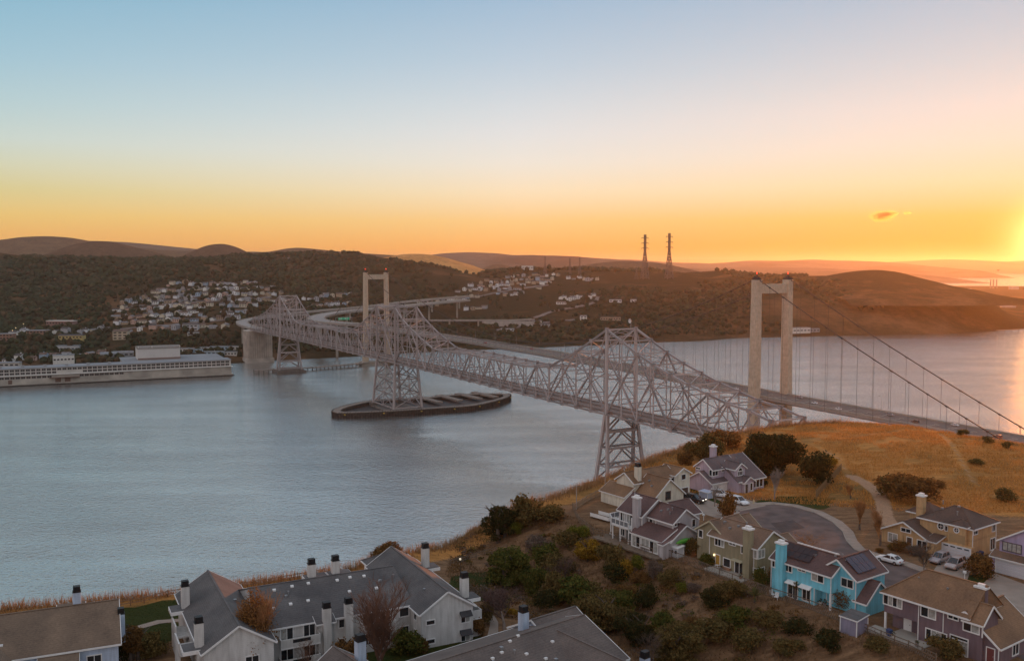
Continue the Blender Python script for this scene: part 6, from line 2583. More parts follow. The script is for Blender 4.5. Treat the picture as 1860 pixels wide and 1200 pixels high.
# ---------------------------------------------------------------- cars
TYRE = mat('tyre_rubber', (.012, .012, .012), .9, .2, 3)
RIM = mat('alloy_rim', (.35, .35, .36), .35, .1, 3, metal=.7)
CGLASS = mat('car_window_glass', (.02, .022, .026), .06, .2, 1, spec=.7)
HEADL = mat('headlight_glass', (.6, .6, .58), .15, .05, spec=.6)
HEADON = mat('lit_headlight', (.9, .88, .8), .2, .05, emit=(1, .92, .75), es=5.0)
TAILL = mat('tail_light_red', (.30, .015, .01), .25, .1)
PAINT = {k: mat('car_paint_' + k, c, .28, .05, .5, spec=.6, metal=.1) for k, c in dict(white=(.72, .72, .74), dark=(.035, .022, .022), silver=(.33, .28, .29), champagne=(.40, .33, .32), red=(.35, .05, .03), grey=(.16, .15, .15)).items()}
PROF = {
    'sedan': dict(L=4.6, w=.88, body=[(-2.3, .48, .62), (-2.2, .30, .86), (-1.55, .28, .97), (-.9, .26, .95), (.9, .26, .92), (1.6, .28, .86), (2.15, .30, .72), (2.3, .42, .55)], cab=[(-1.75, .95), (-1.05, 1.40), (.15, 1.43), (1.05, .92)], wheels=(-1.4, 1.4)),
    'wagon': dict(L=4.7, w=.90, body=[(-2.35, .5, .70), (-2.28, .32, .98), (-1.6, .28, 1.0), (-.9, .27, .98), (.9, .27, .95), (1.6, .28, .90), (2.2, .32, .78), (2.35, .45, .6)], cab=[(-2.25, 1.0), (-1.95, 1.60), (.05, 1.64), (1.0, .96)], wheels=(-1.42, 1.42)),
    'minivan': dict(L=4.9, w=.96, body=[(-2.45, .5, .75), (-2.38, .32, 1.06), (-1.6, .28, 1.08), (-.9, .27, 1.06), (1.0, .27, 1.02), (1.7, .28, .95), (2.3, .32, .82), (2.45, .45, .6)], cab=[(-2.36, 1.08), (-2.1, 1.72), (.35, 1.74), (1.5, 1.0)], wheels=(-1.5, 1.5)),
    'suv': dict(L=4.8, w=.95, body=[(-2.4, .6, .85), (-2.32, .40, 1.1), (-1.6, .36, 1.12), (-.9, .36, 1.1), (1.0, .36, 1.08), (1.6, .36, 1.04), (2.3, .4, .95), (2.4, .55, .7)], cab=[(-2.28, 1.12), (-2.0, 1.76), (.2, 1.78), (.95, 1.08)], wheels=(-1.45, 1.5)),
}
CARM = {}


def car_meshes(kind):
    if kind in CARM:
        return CARM[kind]
    P = PROF[kind]
    w = P['w']
    out = {}
    # body loft with tumblehome and rounded shoulders
    b = MB()
    rings = []
    for i, (x, z0, z1) in enumerate(P['body']):
        ww = w * (.86 if i in (0, len(P['body']) - 1) else (.96 if i in (1, len(P['body']) - 2) else 1.0))
        zs = z0 + (z1 - z0) * .62
        rings.append([(x, -ww * .9, z0), (x, ww * .9, z0), (x, ww, z0 + .12), (x, ww, zs), (x, ww * .9, z1 - .03), (x, ww * .72, z1), (x, -ww * .72, z1), (x, -ww * .9, z1 - .03), (x, -ww, zs), (x, -ww, z0 + .12)])
    n = 10
    for a, c in zip(rings[:-1], rings[1:]):
        for i in range(n):
            j = (i + 1) % n
            b.poly([a[i], c[i], c[j], a[j]])
    b.poly(rings[0])
    b.poly(rings[-1][::-1])
    # roof and pillars
    c = P['cab']
    (xa, za), (xb, zb), (xc, zc), (xd, zd) = c
    wr, wb = w * .72, w * .88
    b.hexa([(xb - .05, -wr, zb - .04), (xc + .05, -wr, zc - .04), (xc + .05, wr, zc - .04), (xb - .05, wr, zb - .04)], [(xb + .1, -wr + .12, zb + .05), (xc - .1, -wr + .12, zc + .05), (xc - .1, wr - .12, zc + .05), (xb + .1, wr - .12, zb + .05)])
    for s_ in (-1, 1):
        b.bar((xa, s_ * wb, za - .03), (xb, s_ * wr, zb), .1, .1)
        b.bar((xd, s_ * wb, zd - .03), (xc, s_ * wr, zc), .09, .09)
        xm = (xb + xc) / 2 - .1
        b.bar((xm - .02, s_ * wb, za - .03), (xm, s_ * wr, zb), .12, .06)
        b.box(xd - .25, s_ * (w + .08) - .1, zd + .02, xd - .05, s_ * (w + .08) + .1, zd + .17)
    out['body'] = b
    g = MB()
    e = .03
    for s_ in (-1, 1):
        g.poly([(xa + .08, s_ * (wb - e), za - .02), (xd - .08, s_ * (wb - e), zd - .02), (xc, s_ * (wr - e), zc - .03), (xb, s_ * (wr - e), zb - .03)])
    g.poly([(xa + .04, -wb + .08, za - .02), (xa + .04, wb - .08, za - .02), (xb - .02, wr - .06, zb - .03), (xb - .02, -wr + .06, zb - .03)])
    g.poly([(xd - .04, -wb + .08, zd - .02), (xd - .04, wb - .08, zd - .02), (xc + .02, wr - .06, zc - .03), (xc + .02, -wr + .06, zc - .03)])
    out['glass'] = g
    t, r = MB(), MB()
    t.tube([(0, -.11, 0), (0, .11, 0)], .33, 14)
    r.tube([(0, -.125, 0), (0, .125, 0)], .2, 10)
    out['tyre'], out['rim'] = t, r
    hl, tl = MB(), MB()
    zf = P['body'][-2][2]
    hl.box(-.06, -.16, -.08, .06, .16, .08)
    tl.box(-.05, -.15, -.1, .05, .15, .1)
    out['hl'], out['tl'] = hl, tl
    CARM[kind] = dict(P=P, glass=g.mesh('car_glass', CGLASS), tyre=t.mesh('car_tyre', TYRE, True), rim=r.mesh('car_rim', RIM), hl=hl.mesh('car_headlight', HEADL), hlon=hl.mesh('car_headlight_on', HEADON), tl=tl.mesh('car_tail_light', TAILL), body=b, bodies={})
    return CARM[kind]


def car(label, cat, loc, rz, kind, colour, lit=False, group=None):
    M = car_meshes(kind)
    P = M['P']
    if colour not in M['bodies']:
        M['bodies'][colour] = M['body'].mesh('car_body', PAINT[colour], True)
    t = thing('parked_car' if group is None else 'passing_car', label, cat, loc, rz, group)
    link('body', M['bodies'][colour], t)
    link('window_glass', M['glass'], t)
    for x in P['wheels']:
        for s_ in (-1, 1):
            wv = link('wheel', M['tyre'], t, (x, s_ * (P['w'] - .1), .33))
            link('rim', M['rim'], wv, (0, 0, 0))
    L = P['L'] / 2
    for s_ in (-1, 1):
        link('headlight', M['hlon' if lit else 'hl'], t, (L - .12, s_ * P['w'] * .62, P['body'][-2][2] - .08))
        link('tail_light', M['tl'], t, (-L + .06, s_ * P['w'] * .66, P['body'][1][2] - .14))
    return t


p = xy(1616, 1021, GZ)
car('white saloon car parked on the street in front of the tan house', 'car', (p[0], p[1], GZ + .02), R(-54 + 180), 'sedan', 'white')
p = xy(1706, 1020, GZ)
car('silver grey estate car in the tan house driveway, left of the pair', 'car', (p[0], p[1], GZ + .03), R(-54 - 90 + 4), 'wagon', 'silver')
p = xy(1735, 1030, GZ)
car('pale minivan in the tan house driveway, right of the pair', 'van', (p[0], p[1], GZ + .03), R(-54 - 90 + 6), 'minivan', 'champagne')
p = xy(1262, 912, GZ)
car('dark car with headlights on beside the cream house', 'car', (p[0], p[1], GZ + .03), R(-40), 'suv', 'dark', True)
p = xy(1308, 903, GZ)
car('white car parked by the lavender house garage behind the golden willow', 'car', (p[0], p[1], GZ + .03), R(-20), 'suv', 'white')
p = xy(1343, 915, GZ)
car('pale car nose half hidden right of the golden willow', 'car', (p[0], p[1], GZ + .03), R(-60), 'wagon', 'white')
_r = random.Random(3)
for i, (s, lane) in enumerate([(-172, 3), (-138, -9), (-120, 3), (-97, -4), (-66, 7), (-42, 2), (-20, -8), (30, 4), (70, -5), (120, 6), (190, -9), (260, 3), (330, -4), (410, 6), (500, -8), (600, 2)]):
    q = susp_pt(s, lane, deck_z(s) + .05)
    col = _r.choice(['white', 'red', 'dark', 'silver', 'white'])
    car('%s car driving on the suspension bridge, %s from the right hand end' % (col, ORD[i]), 'car', q, SRZ + (0 if lane > 0 else math.pi), _r.choice(['sedan', 'wagon', 'suv']), col, False, 'cars on the suspension bridge')


# ---------------------------------------------------------------- fences
def fence(name, label, pts, hgt, step, rails, boards=None, m=WOOD, mesh_panel=None, cat='fence', zfix=None):
    P = [Vector(p) for p in pts]
    t = thing(name, label, cat, P[0])
    o = P[0]
    for a, b in zip(P[:-1], P[1:]):
        n = max(1, round((b - a).length / step))
        for i in range(n + (1 if b is P[-1] else 0)):
            c = a.lerp(b, i / n) - o
            beam('post', t, c - Vector((0, 0, .4)), c + Vector((0, 0, hgt + .08)), .12, .12, m)
        for i in range(n):
            c, d = a.lerp(b, i / n) - o, a.lerp(b, (i + 1) / n) - o
            for rz_ in rails:
                beam('rail', t, c + Vector((0, 0, rz_)), d + Vector((0, 0, rz_)), .06, .11, m)
            if boards:
                k = int((d - c).length / boards)
                for j in range(k):
                    u = c.lerp(d, (j + .5) / k)
                    dd = (d - c).normalized()
                    beam('board', t, u, u + Vector((0, 0, hgt - random.uniform(0, .06))), boards * .46 * 2 - .02, .025, m)
    if mesh_panel:
        g = MB()
        for a, b in zip(P[:-1], P[1:]):
            L = (b - a).length
            n = int(L / .35)
            for i in range(n):
                f = i / n
                c = a.lerp(b, f) - o
                d = (b - a).normalized()
                for sg in (1, -1):
                    q = c + d * (hgt * .5 * sg)
                    g.bar(c + Vector((0, 0, .03)), q + Vector((0, 0, hgt * .95)), .014, .014)
        tag(g.build('wire_mesh', GALV, t), kind='stuff')
    return t


def gpt(px, py, dz=0.0):
    p = near_hit(px, py)
    return (p.x, p.y, p.z + dz)


fence('garden_fence', 'wooden post and wire fence along the back gardens of the olive and turquoise houses', [gpt(*p) for p in ((1200, 1008), (1262, 1032), (1330, 1058), (1400, 1084), (1470, 1108), (1523, 1130))], 1.5, 3.0, (.15, 1.45), None, WOOD, True)
fence('garden_fence', 'wooden post and rail fence in front of the dark plum house patio', [gpt(*p) for p in ((1552, 1142), (1600, 1162), (1650, 1182), (1700, 1205))], 1.3, 2.6, (.25, .75, 1.25), None, WOOD, True)
fence('garden_fence', 'zigzag brown fence round the deck of the grey balcony house', [gpt(*p) for p in ((1040, 925), (1052, 950), (1078, 972), (1110, 980), (1148, 996), (1185, 1010))], 1.3, 2.2, (.3, .8, 1.25), None, WOOD)
fence('garden_fence', 'pale fence running up behind the cream house towards the bluff edge', [gpt(*p) for p in ((1042, 928), (1065, 912), (1090, 900), (1112, 893))], 1.4, 2.6, (.3, 1.3), .16, mat('pale_fence_wood', (.30, .22, .15), .85, .25))
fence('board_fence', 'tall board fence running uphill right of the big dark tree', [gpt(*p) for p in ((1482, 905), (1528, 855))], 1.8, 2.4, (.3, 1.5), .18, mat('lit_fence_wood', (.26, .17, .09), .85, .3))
fence('rail_fence', 'low brown rail fence along the lawn at the bluff edge, lower left', [gpt(*p) for p in ((212, 1104), (262, 1096), (305, 1084), (345, 1078))], 1.1, 2.4, (.45, .95), None, mat('orange_rail_wood', (.24, .14, .08), .85, .3))
fence('rail_fence', 'low brown rail fence behind the long apartment roof', [gpt(*p) for p in ((440, 1068), (480, 1062), (540, 1052), (590, 1044))], 1.1, 2.4, (.45, .95), None, mat('orange_rail_wood', (.24, .14, .08)))
fence('rail_fence', 'grey rail fence climbing the slope right of the apartment chimneys', [gpt(*p) for p in ((818, 1027), (850, 1019), (880, 1008), (920, 1000))], 1.1, 2.4, (.45, .95), None, WOOD)


# ---------------------------------------------------------------- garden things
def small_shed(label, px, py, w, d, hh, wallm, roofm, deg=-54, name='garden_shed', slope=.35, windows=False):
    p = near_hit(px, py)
    t = thing(name, label, 'shed', p, R(deg))
    b = MB()
    b.hexa([(0, 0, -.2), (w, 0, -.2), (w, d, -.2), (0, d, -.2)], [(0, 0, hh), (w, 0, hh), (w, d, hh + slope), (0, d, hh + slope)])
    b.build('wall', wallm, t)
    b = MB()
    b.hexa([(-.15, -.15, hh + .0), (w + .15, -.15, hh + .0), (w + .15, d + .15, hh + slope + .05), (-.15, d + .15, hh + slope + .05)], [(-.15, -.15, hh + .12), (w + .15, -.15, hh + .12), (w + .15, d + .15, hh + slope + .17), (-.15, d + .15, hh + slope + .17)])
    b.build('roof', roofm, t)
    b = MB()
    for x, y in ((0, 0), (w, 0), (w, d)):
        b.box(x - .06, y - .06, -.2, x + .06, y + .06, hh)
    b.bar((-.16, -.16, hh + .06), (w + .16, -.16, hh + .06), .05, .16)
    b.bar((w + .16, -.16, hh + .06), (w + .16, d + .16, hh + slope + .1), .05, .16)
    b.build('trim', WHITE, t)
    b = MB()
    b.box(w * .2, -.04, 0, w * .55, -.005, hh * .8)
    b.build('door', wallm, t)
    if windows:
        for x in (w * .25, w * .75):
            b = MB()
            b.box(x - .22, -.06, hh * .45, x + .22, -.01, hh * .75)
            b.build('window', PANE, t)
    return t


small_shed('lilac grey garden shed with white trim between the turquoise and plum houses', 1526, 1148, 2.6, 2.6, 2.2, siding('shed_lilac', (.26, .25, .34)), GREYR)
small_shed('little white playhouse with two dark windows beside the grey house', 1218, 1010, 1.7, 1.5, 1.7, mat('playhouse_white', (.55, .57, .6), .6, .05), WHITE, -54, 'playhouse', .2, True)
small_shed('small pale blue store box on the grass between cream and lavender houses', 1270, 903, 2.4, 1.6, 1.3, mat('store_box_blue', (.42, .45, .56), .7, .1), mat('store_box_blue', (.42, .45, .56)), -54, 'store_box', .1)


def kayak():
    a, b = Vector((*xy(1229, 986, GZ + 2.4), GZ + 2.4)), Vector((*xy(1255, 978, GZ + 2.4), GZ + 2.4))
    t = thing('kayak', 'bright green kayak lying upturned on a rack beside the grey house', 'kayak', a)
    m = MB()
    d = b - a
    m.tube([d * f for f in (-.05, .08, .3, .5, .7, .92, 1.05)], [.04, .22, .4, .45, .4, .22, .04], 9)
    m.build('hull', mat('kayak_green', (.075, .30, .035), .4, .1), t, smooth=True)
    m = MB()
    for f in (.25, .75):
        c = d * f
        m.bar((c.x, c.y, -2.4), (c.x, c.y, -.38), .12, .12)
        m.bar((c.x - .5, c.y - .3, -.42), (c.x + .5, c.y + .3, -.42), .1, .1)
    m.build('rack', WOOD, t)


kayak()


def lounge_chair(px, py, rz, label):
    p = near_hit(px, py)
    t = thing('garden_chair', label, 'chair', p, rz)
    m = mat('white_garden_plastic', (.68, .68, .68), .5, .05)
    b = MB()
    b.box(-.3, -.3, .38, .3, .3, .44)
    b.build('seat', m, t)
    b = MB()
    b.hexa([(-.3, .26, .44), (.3, .26, .44), (.3, .32, .44), (-.3, .32, .44)], [(-.3, .42, 1.0), (.3, .42, 1.0), (.3, .48, 1.0), (-.3, .48, 1.0)])
    b.build('backrest', m, t)
    for x in (-.26, .26):
        for y in (-.26, .26):
            b = MB()
            b.box(x - .03, y - .03, 0, x + .03, y + .03, .38)
            b.build('leg', m, t)


lounge_chair(1404, 1085, .5, 'white plastic garden chair at the fence behind the turquoise house, left of two')
lounge_chair(1410, 1088, -.6, 'white plastic garden chair at the fence behind the turquoise house, right of two')
lounge_chair(1303, 1030, -.9, 'pale garden chair on the patio of the olive house')
lounge_chair(1112, 975, 2.2, 'white garden chair on the deck of the grey balcony house')


def globe_lamp(px, py, label):
    p = near_hit(px, py)
    t = thing('globe_lamp', label, 'lamp', p)
    b = MB()
    b.tube([(0, 0, 0), (0, 0, 2.6)], .05, 6)
    b.build('post', BLACKM, t)
    v, f = ico(2)
    link('globe', np_mesh('globe', v * .22 + np.array([0, 0, 2.75]), f, mat('white_globe', (.75, .73, .68), .4, .03, emit=(1, .8, .5), es=.5), None, True), t)


globe_lamp(836, 1042, 'white globe lamp post on the lawn right of the apartment roof')
globe_lamp(213, 1132, 'white globe lamp post on the lawn, lower left')


def utility_pole(px, py, hgt, label):
    p = near_hit(px, py)
    t = thing('utility_pole', label, 'utility pole', p, .4)
    b = MB()
    b.tube([(0, 0, -.5), (0, 0, hgt)], [.11, .08], 6)
    b.build('pole', mat('pale_pole_wood', (.36, .30, .26), .8, .2), t)
    b = MB()
    b.box(-.9, -.05, hgt - .7, .9, .05, hgt - .58)
    b.build('cross_arm', WOOD, t)


utility_pole(1047, 925, 5.5, 'thin pale pole with a cross arm at the corner of the zigzag fence')
utility_pole(1099, 905, 5.0, 'thin pale pole standing left of the cream house')


def hydrant(px, py):
    p = near_hit(px, py)
    t = thing('fire_hydrant', 'small pale fire hydrant on the pavement of the turning circle', 'fire hydrant', (p.x, p.y, GZ + .12))
    b = MB()
    b.tube([(0, 0, 0), (0, 0, .6), (0, 0, .75), (0, 0, .82)], [.13, .13, .1, .03], 8)
    b.tube([(-.2, 0, .5), (.2, 0, .5)], .06, 6)
    b.build('barrel', mat('hydrant_yellow', (.6, .5, .3), .5, .1), t)


hydrant(1369, 915)


def letterbox(px, py, label):
    p = near_hit(px, py)
    t = thing('letterbox', label, 'letterbox', p, .6)
    b = MB()
    b.box(-.05, -.05, 0, .05, .05, 1.0)
    b.build('post', WHITE, t)
    b = MB()
    b.box(-.14, -.25, 1.0, .14, .25, 1.25)
    b.tube([(0, -.25, 1.25), (0, .25, 1.25)], .14, 8)
    b.build('box', WHITE, t)


letterbox(1752, 1052, 'white letterbox on the lawn edge right of the minivan')
letterbox(1278, 945, 'white letterbox on the grass behind the olive house')


def deck_platform():
    p = near_hit(1075, 945)
    t = thing('deck_platform', 'white railed wooden platform on the grass left of the grey balcony house', 'deck', (*xy(1072, 940, GZ), GZ), R(-50))
    for j in range(8):
        b = MB()
        b.box(0, j * .3, .3, 5.2, j * .3 + .28, .4)
        b.build('board', WOOD, t)
    for x, y, x2, y2 in ((0, 0, 5.2, 0), (0, 2.4, 5.2, 2.4), (5.2, 0, 5.2, 2.4)):
        b = MB()
        b.bar((x, y, .75), (x2, y2, .75), .06, .7)
        b.build('side_panel', WHITE, t)


deck_platform()


def flower_pot(px, py, label, mm):
    p = near_hit(px, py)
    t = thing('flower_pot', label, 'plant pot', p, 0, 'plant pots round the back doors')
    b = MB()
    b.tube([(0, 0, 0), (0, 0, .4), (0, 0, .46)], [.16, .26, .28], 8)
    b.build('pot', mm, t)
    b = MB()
    gg = random.Random(px * 7 + py)
    for k in range(40):
        c = Vector((gg.gauss(0, .18), gg.gauss(0, .18), .5 + gg.random() * .5))
        u = Vector((gg.uniform(-1, 1), gg.uniform(-1, 1), gg.uniform(-1, 1))) * .1
        w_ = Vector((gg.uniform(-1, 1), gg.uniform(-1, 1), gg.uniform(-1, 1))) * .1
        b.poly([c - u, c - w_, c + u, c + w_])
    b.build('pot_plant', mat('pot_plant_leaves', (.06, .055, .025), .9, .4, 4, island=.4), t)


_pots = [mat('terracotta_pot', (.34, .15, .08), .8, .15), mat('white_pot', (.6, .58, .55), .6, .1), mat('grey_pot', (.2, .2, .21), .7, .1)]
for i, (px, py, lb) in enumerate([(1483, 1094, 'under the turquoise porch, left'), (1490, 1098, 'under the turquoise porch, middle'), (1498, 1101, 'under the turquoise porch, right'), (1434, 1082, 'left of the turquoise sliding door'), (1296, 1026, 'by the yellow olive house door'),
                                  (1310, 1038, 'on the olive house patio'), (1345, 1052, 'by the olive sliding door'), (1622, 1162, 'on the plum house patio, left'), (1665, 1178, 'on the plum house patio, right'), (1130, 985, 'on the grey house deck, left'), (1160, 994, 'on the grey house deck, right'), (1660, 1008, 'at the tan house front door')]):
    flower_pot(px, py, ['terracotta', 'white', 'grey'][i % 3] + ' plant pot ' + lb, _pots[i % 3])


def wheelie_bin(px, py, label, c):
    p = near_hit(px, py)
    t = thing('wheelie_bin', label, 'bin', p, .4)
    b = MB()
    b.hexa([(-.22, -.25, .05), (.22, -.25, .05), (.22, .25, .05), (-.22, .25, .05)], [(-.29, -.34, 1.0), (.29, -.34, 1.0), (.29, .34, 1.0), (-.29, .34, 1.0)])
    b.build('body', c, t)
    b = MB()
    b.hexa([(-.3, -.36, 1.0), (.3, -.36, 1.0), (.3, .38, 1.03), (-.3, .38, 1.03)], [(-.28, -.3, 1.08), (.28, -.3, 1.08), (.28, .34, 1.1), (-.28, .34, 1.1)])
    b.build('lid', c, t)


wheelie_bin(1782, 1012, 'blue wheelie bin beside the tan house wall, left of the lilac house', mat('bin_blue', (.03, .06, .16), .5, .1))
wheelie_bin(1776, 1014, 'grey wheelie bin beside the tan house wall, next to the blue one', mat('bin_grey', (.08, .08, .085), .5, .1))
wheelie_bin(1615, 1158, 'blue bin under the plum house porch', mat('bin_blue', (.03, .06, .16)))


def bird():
    r = ray(1813, 491)
    t = 190.0
    b = MB()
    b.tube([(-.22, 0, 0), (-.1, 0, 0), (.08, 0, .02), (.2, 0, .03), (.27, 0, .02)], [.02, .06, .07, .045, .01], 6)
    for s_ in (-1, 1):
        b.poly([(-.08, s_ * .04, .02), (.08, s_ * .04, .03), (.02, s_ * .3, .12), (-.1, s_ * .5, .1), (-.14, s_ * .28, .1)])
    o = b.build('bird', BLACKM, None, (r[0] * t, r[1] * t, CAM_H + r[2] * t), 2.0)
    tag(o, 'tiny dark bird flying against the bright bay at far right', 'bird')


bird()


# ================================================================ vegetation
def leaf_mat(name, a, b, trans=0.35):
    if name in MATS:
        return MATS[name]
    m = bpy.data.materials.new(name)
    m.use_nodes = True
    nt = m.node_tree
    nt.nodes.clear()
    g = N(nt, 'ShaderNodeNewGeometry')
    tc = N(nt, 'ShaderNodeTexCoord')
    nz = N(nt, 'ShaderNodeTexNoise')
    nz.inputs['Scale'].default_value = 1.6
    nz.inputs['Detail'].default_value = 3
    nt.links.new(tc.outputs['Object'], nz.inputs['Vector'])
    k = math_node(nt, 'ADD', math_node(nt, 'MULTIPLY', g.outputs['Random Per Island'], .55), math_node(nt, 'MULTIPLY', nz.outputs['Fac'], .45))
    c = ramp(nt, k, [(0.2, a), (0.8, b)])
    d = N(nt, 'ShaderNodeBsdfDiffuse')
    t = N(nt, 'ShaderNodeBsdfTranslucent')
    mx = N(nt, 'ShaderNodeMixShader')
    mx.inputs[0].default_value = trans
    nt.links.new(c, d.inputs['Color'])
    nt.links.new(c, t.inputs['Color'])
    nt.links.new(d.outputs[0], mx.inputs[1])
    nt.links.new(t.outputs[0], mx.inputs[2])
    o = N(nt, 'ShaderNodeOutputMaterial')
    nt.links.new(mx.outputs[0], o.inputs['Surface'])
    MATS[name] = m
    return m


LF = {
    'dark': leaf_mat('dark_green_leaves', (.018, .022, .009), (.075, .070, .027)),
    'green': leaf_mat('green_leaves', (.032, .044, .012), (.15, .15, .038)),
    'olive': leaf_mat('olive_brown_leaves', (.055, .045, .018), (.22, .155, .058)),
    'rust': leaf_mat('rusty_brown_leaves', (.08, .045, .02), (.26, .135, .048)),
    'gold': leaf_mat('golden_leaves', (.13, .070, .012), (.46, .27, .04)),
    'lime': leaf_mat('lime_green_leaves', (.06, .070, .012), (.20, .20, .035)),
    'pale': leaf_mat('pale_dry_twigs', (.10, .075, .06), (.24, .18, .145)),
    'pink': leaf_mat('pinkish_bare_twigs', (.085, .055, .05), (.20, .135, .12)),
    'orange': leaf_mat('orange_lit_leaves', (.11, .050, .018), (.34, .165, .055)),  # low sun's orange painted into brush and conical tree; the willow is golden
}
BARK = mat('grey_brown_bark', (.11, .085, .07), .9, .3, 2)
BARKP = mat('pale_bark', (.26, .21, .18), .9, .25, 2)
TWIG = mat('red_brown_twigs', (.15, .078, .052), .9, .3, 2)
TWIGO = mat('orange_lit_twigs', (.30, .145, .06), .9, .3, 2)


def leaf_cloud(n, blobs, size, seed, flat=.75):
    """n leaf-sized quads through the volume of several blobs [(cx,cy,cz,rx,ry,rz)]"""
    g = np.random.default_rng(seed)
    B = np.array(blobs, float)
    w = (B[:, 3] * B[:, 4] * B[:, 5]) ** .7
    k = g.choice(len(B), n, p=w / w.sum())
    d = g.normal(size=(n, 3))
    d /= np.linalg.norm(d, axis=1)[:, None]
    r = g.uniform(.35, 1.0, n) ** .5
    # ragged outline: clumps stick out, gaps go in
    lump = g.uniform(.82, 1.22, n) + .22 * np.sin(d[:, 0] * 5 + seed) * np.sin(d[:, 1] * 6 + 2 * seed) + .18 * np.sin(d[:, 2] * 7 + seed * 3)
    p = B[k, :3] + d * (r * lump)[:, None] * B[k, 3:6]
    nrm = d * .6 + g.normal(size=(n, 3)) * .6 + np.array([0, 0, .3])
    nrm /= np.linalg.norm(nrm, axis=1)[:, None]
    a = np.cross(nrm, g.normal(size=(n, 3)))
    a /= np.linalg.norm(a, axis=1)[:, None]
    b = np.cross(nrm, a)
    s = size * g.uniform(.55, 1.35, n)[:, None]
    V = np.stack([p - a * s, p - b * s * flat, p + a * s, p + b * s * flat], 1).reshape(-1, 3)
    F = np.arange(4 * n).reshape(n, 4)
    return V, F


def lumps(seed, n, rx, rz, cz, br):
    g = np.random.default_rng(seed)
    out = []
    for i in range(n):
        a, q = g.uniform(0, 6.283), g.uniform(.25, .75)
        z = g.uniform(-.6, .8)
        f = math.sqrt(max(.05, 1 - z * z))
        s = br * g.uniform(.75, 1.25)
        out.append((math.cos(a) * rx * q * f, math.sin(a) * rx * q * f, cz + z * rz * .62, s * rx, s * rx, s * rz))
    return out


def crown_mesh(seed, n, size, nl=9, rz=.8, cz=.8, br=.42):
    V, F = leaf_cloud(n, lumps(seed, nl, 1.0, rz, cz, br), size, seed)
    return np_mesh('leaf_crown', V, F, LF['green'])


SHRUB = [crown_mesh(100 + i, 2600, .062, 8, .75, .62, .45) for i in range(5)]
TREEC = [crown_mesh(200 + i, 5200, .046, 14, .8, .9, .36) for i in range(4)]
TALLC = [crown_mesh(300 + i, 2600, .075, 12, 1.5, 1.5, .36) for i in range(2)]
BALL = np_mesh('topiary', *leaf_cloud(2600, [(0, 0, 1.0, 1, 1, 1.05)], .06, 77), LF['rust'])


def dress(o, m):
    o.material_slots[0].link = 'OBJECT'
    o.material_slots[0].material = m
    return o


def trunk_mesh(seed, h, r, fork=3):
    g = random.Random(seed)
    b = MB()
    p = Vector((0, 0, -.4))
    pts, rad = [p], [r * 1.25]
    for k in range(1, 4):
        p = Vector((g.uniform(-.12, .12) * h * .3, g.uniform(-.12, .12) * h * .3, h * k / 3))
        pts.append(p)
        rad.append(r * (1 - .22 * k))
    b.tube(pts, rad, 7)
    for i in range(fork):
        a = 2 * math.pi * (i + g.random() * .5) / fork
        s = pts[2].lerp(pts[3], g.random() * .8)
        e = s + Vector((math.cos(a) * h * .55, math.sin(a) * h * .55, h * g.uniform(.35, .7)))
        b.tube([s, s.lerp(e, .5) + Vector((0, 0, h * .08)), e], [r * .5, r * .32, r * .14], 5)
    return b.mesh('tree_trunk', BARK)


TRUNKS = [trunk_mesh(i, 1.0, .09) for i in range(3)]


def size_m(px, p):
    """metres covered by px survey pixels at the distance of p"""
    z = p.y * math.cos(CAM_P) + (CAM_H - p.z) * math.sin(CAM_P)
    return px * z / CAM_F


def shrub(px, py, w, hgt, leaf, label, group=None, kind='shrub', name='shrub', var=None):
    p = near_hit(px, py)
    W, Hh = size_m(w, p), size_m(hgt, p) * 1.02
    i = random.randrange(5) if var is None else var
    o = link(name, SHRUB[i], None, p + Vector((0, W * .28, -.1)), random.uniform(0, 6.28), (W / 2 * 1.22, W / 2 * 1.22, Hh / 1.15))
    dress(o, LF[leaf])
    return tag(o, label, kind, group)


def tree(px, py, w, hgt, leaf, label, group=None, crown=None, trunk_f=.35, name='tree'):
    p = near_hit(px, py)
    W, Hh = size_m(w, p), size_m(hgt, p)
    t = thing(name, label, 'tree', p + Vector((0, W * .2, 0)), random.uniform(0, 6.28), group)
    link('trunk', random.choice(TRUNKS), t, (0, 0, 0), None, (Hh * .55, Hh * .55, Hh * .55))
    me = crown if crown else random.choice(TREEC)
    zs = Hh * (1 - trunk_f * .5) / 1.75
    o = link('crown', me, t, (0, 0, Hh * trunk_f * .5), random.uniform(0, 6.28), (W / 2 * 1.15, W / 2 * 1.15, zs))
    dress(o, LF[leaf])
    return t


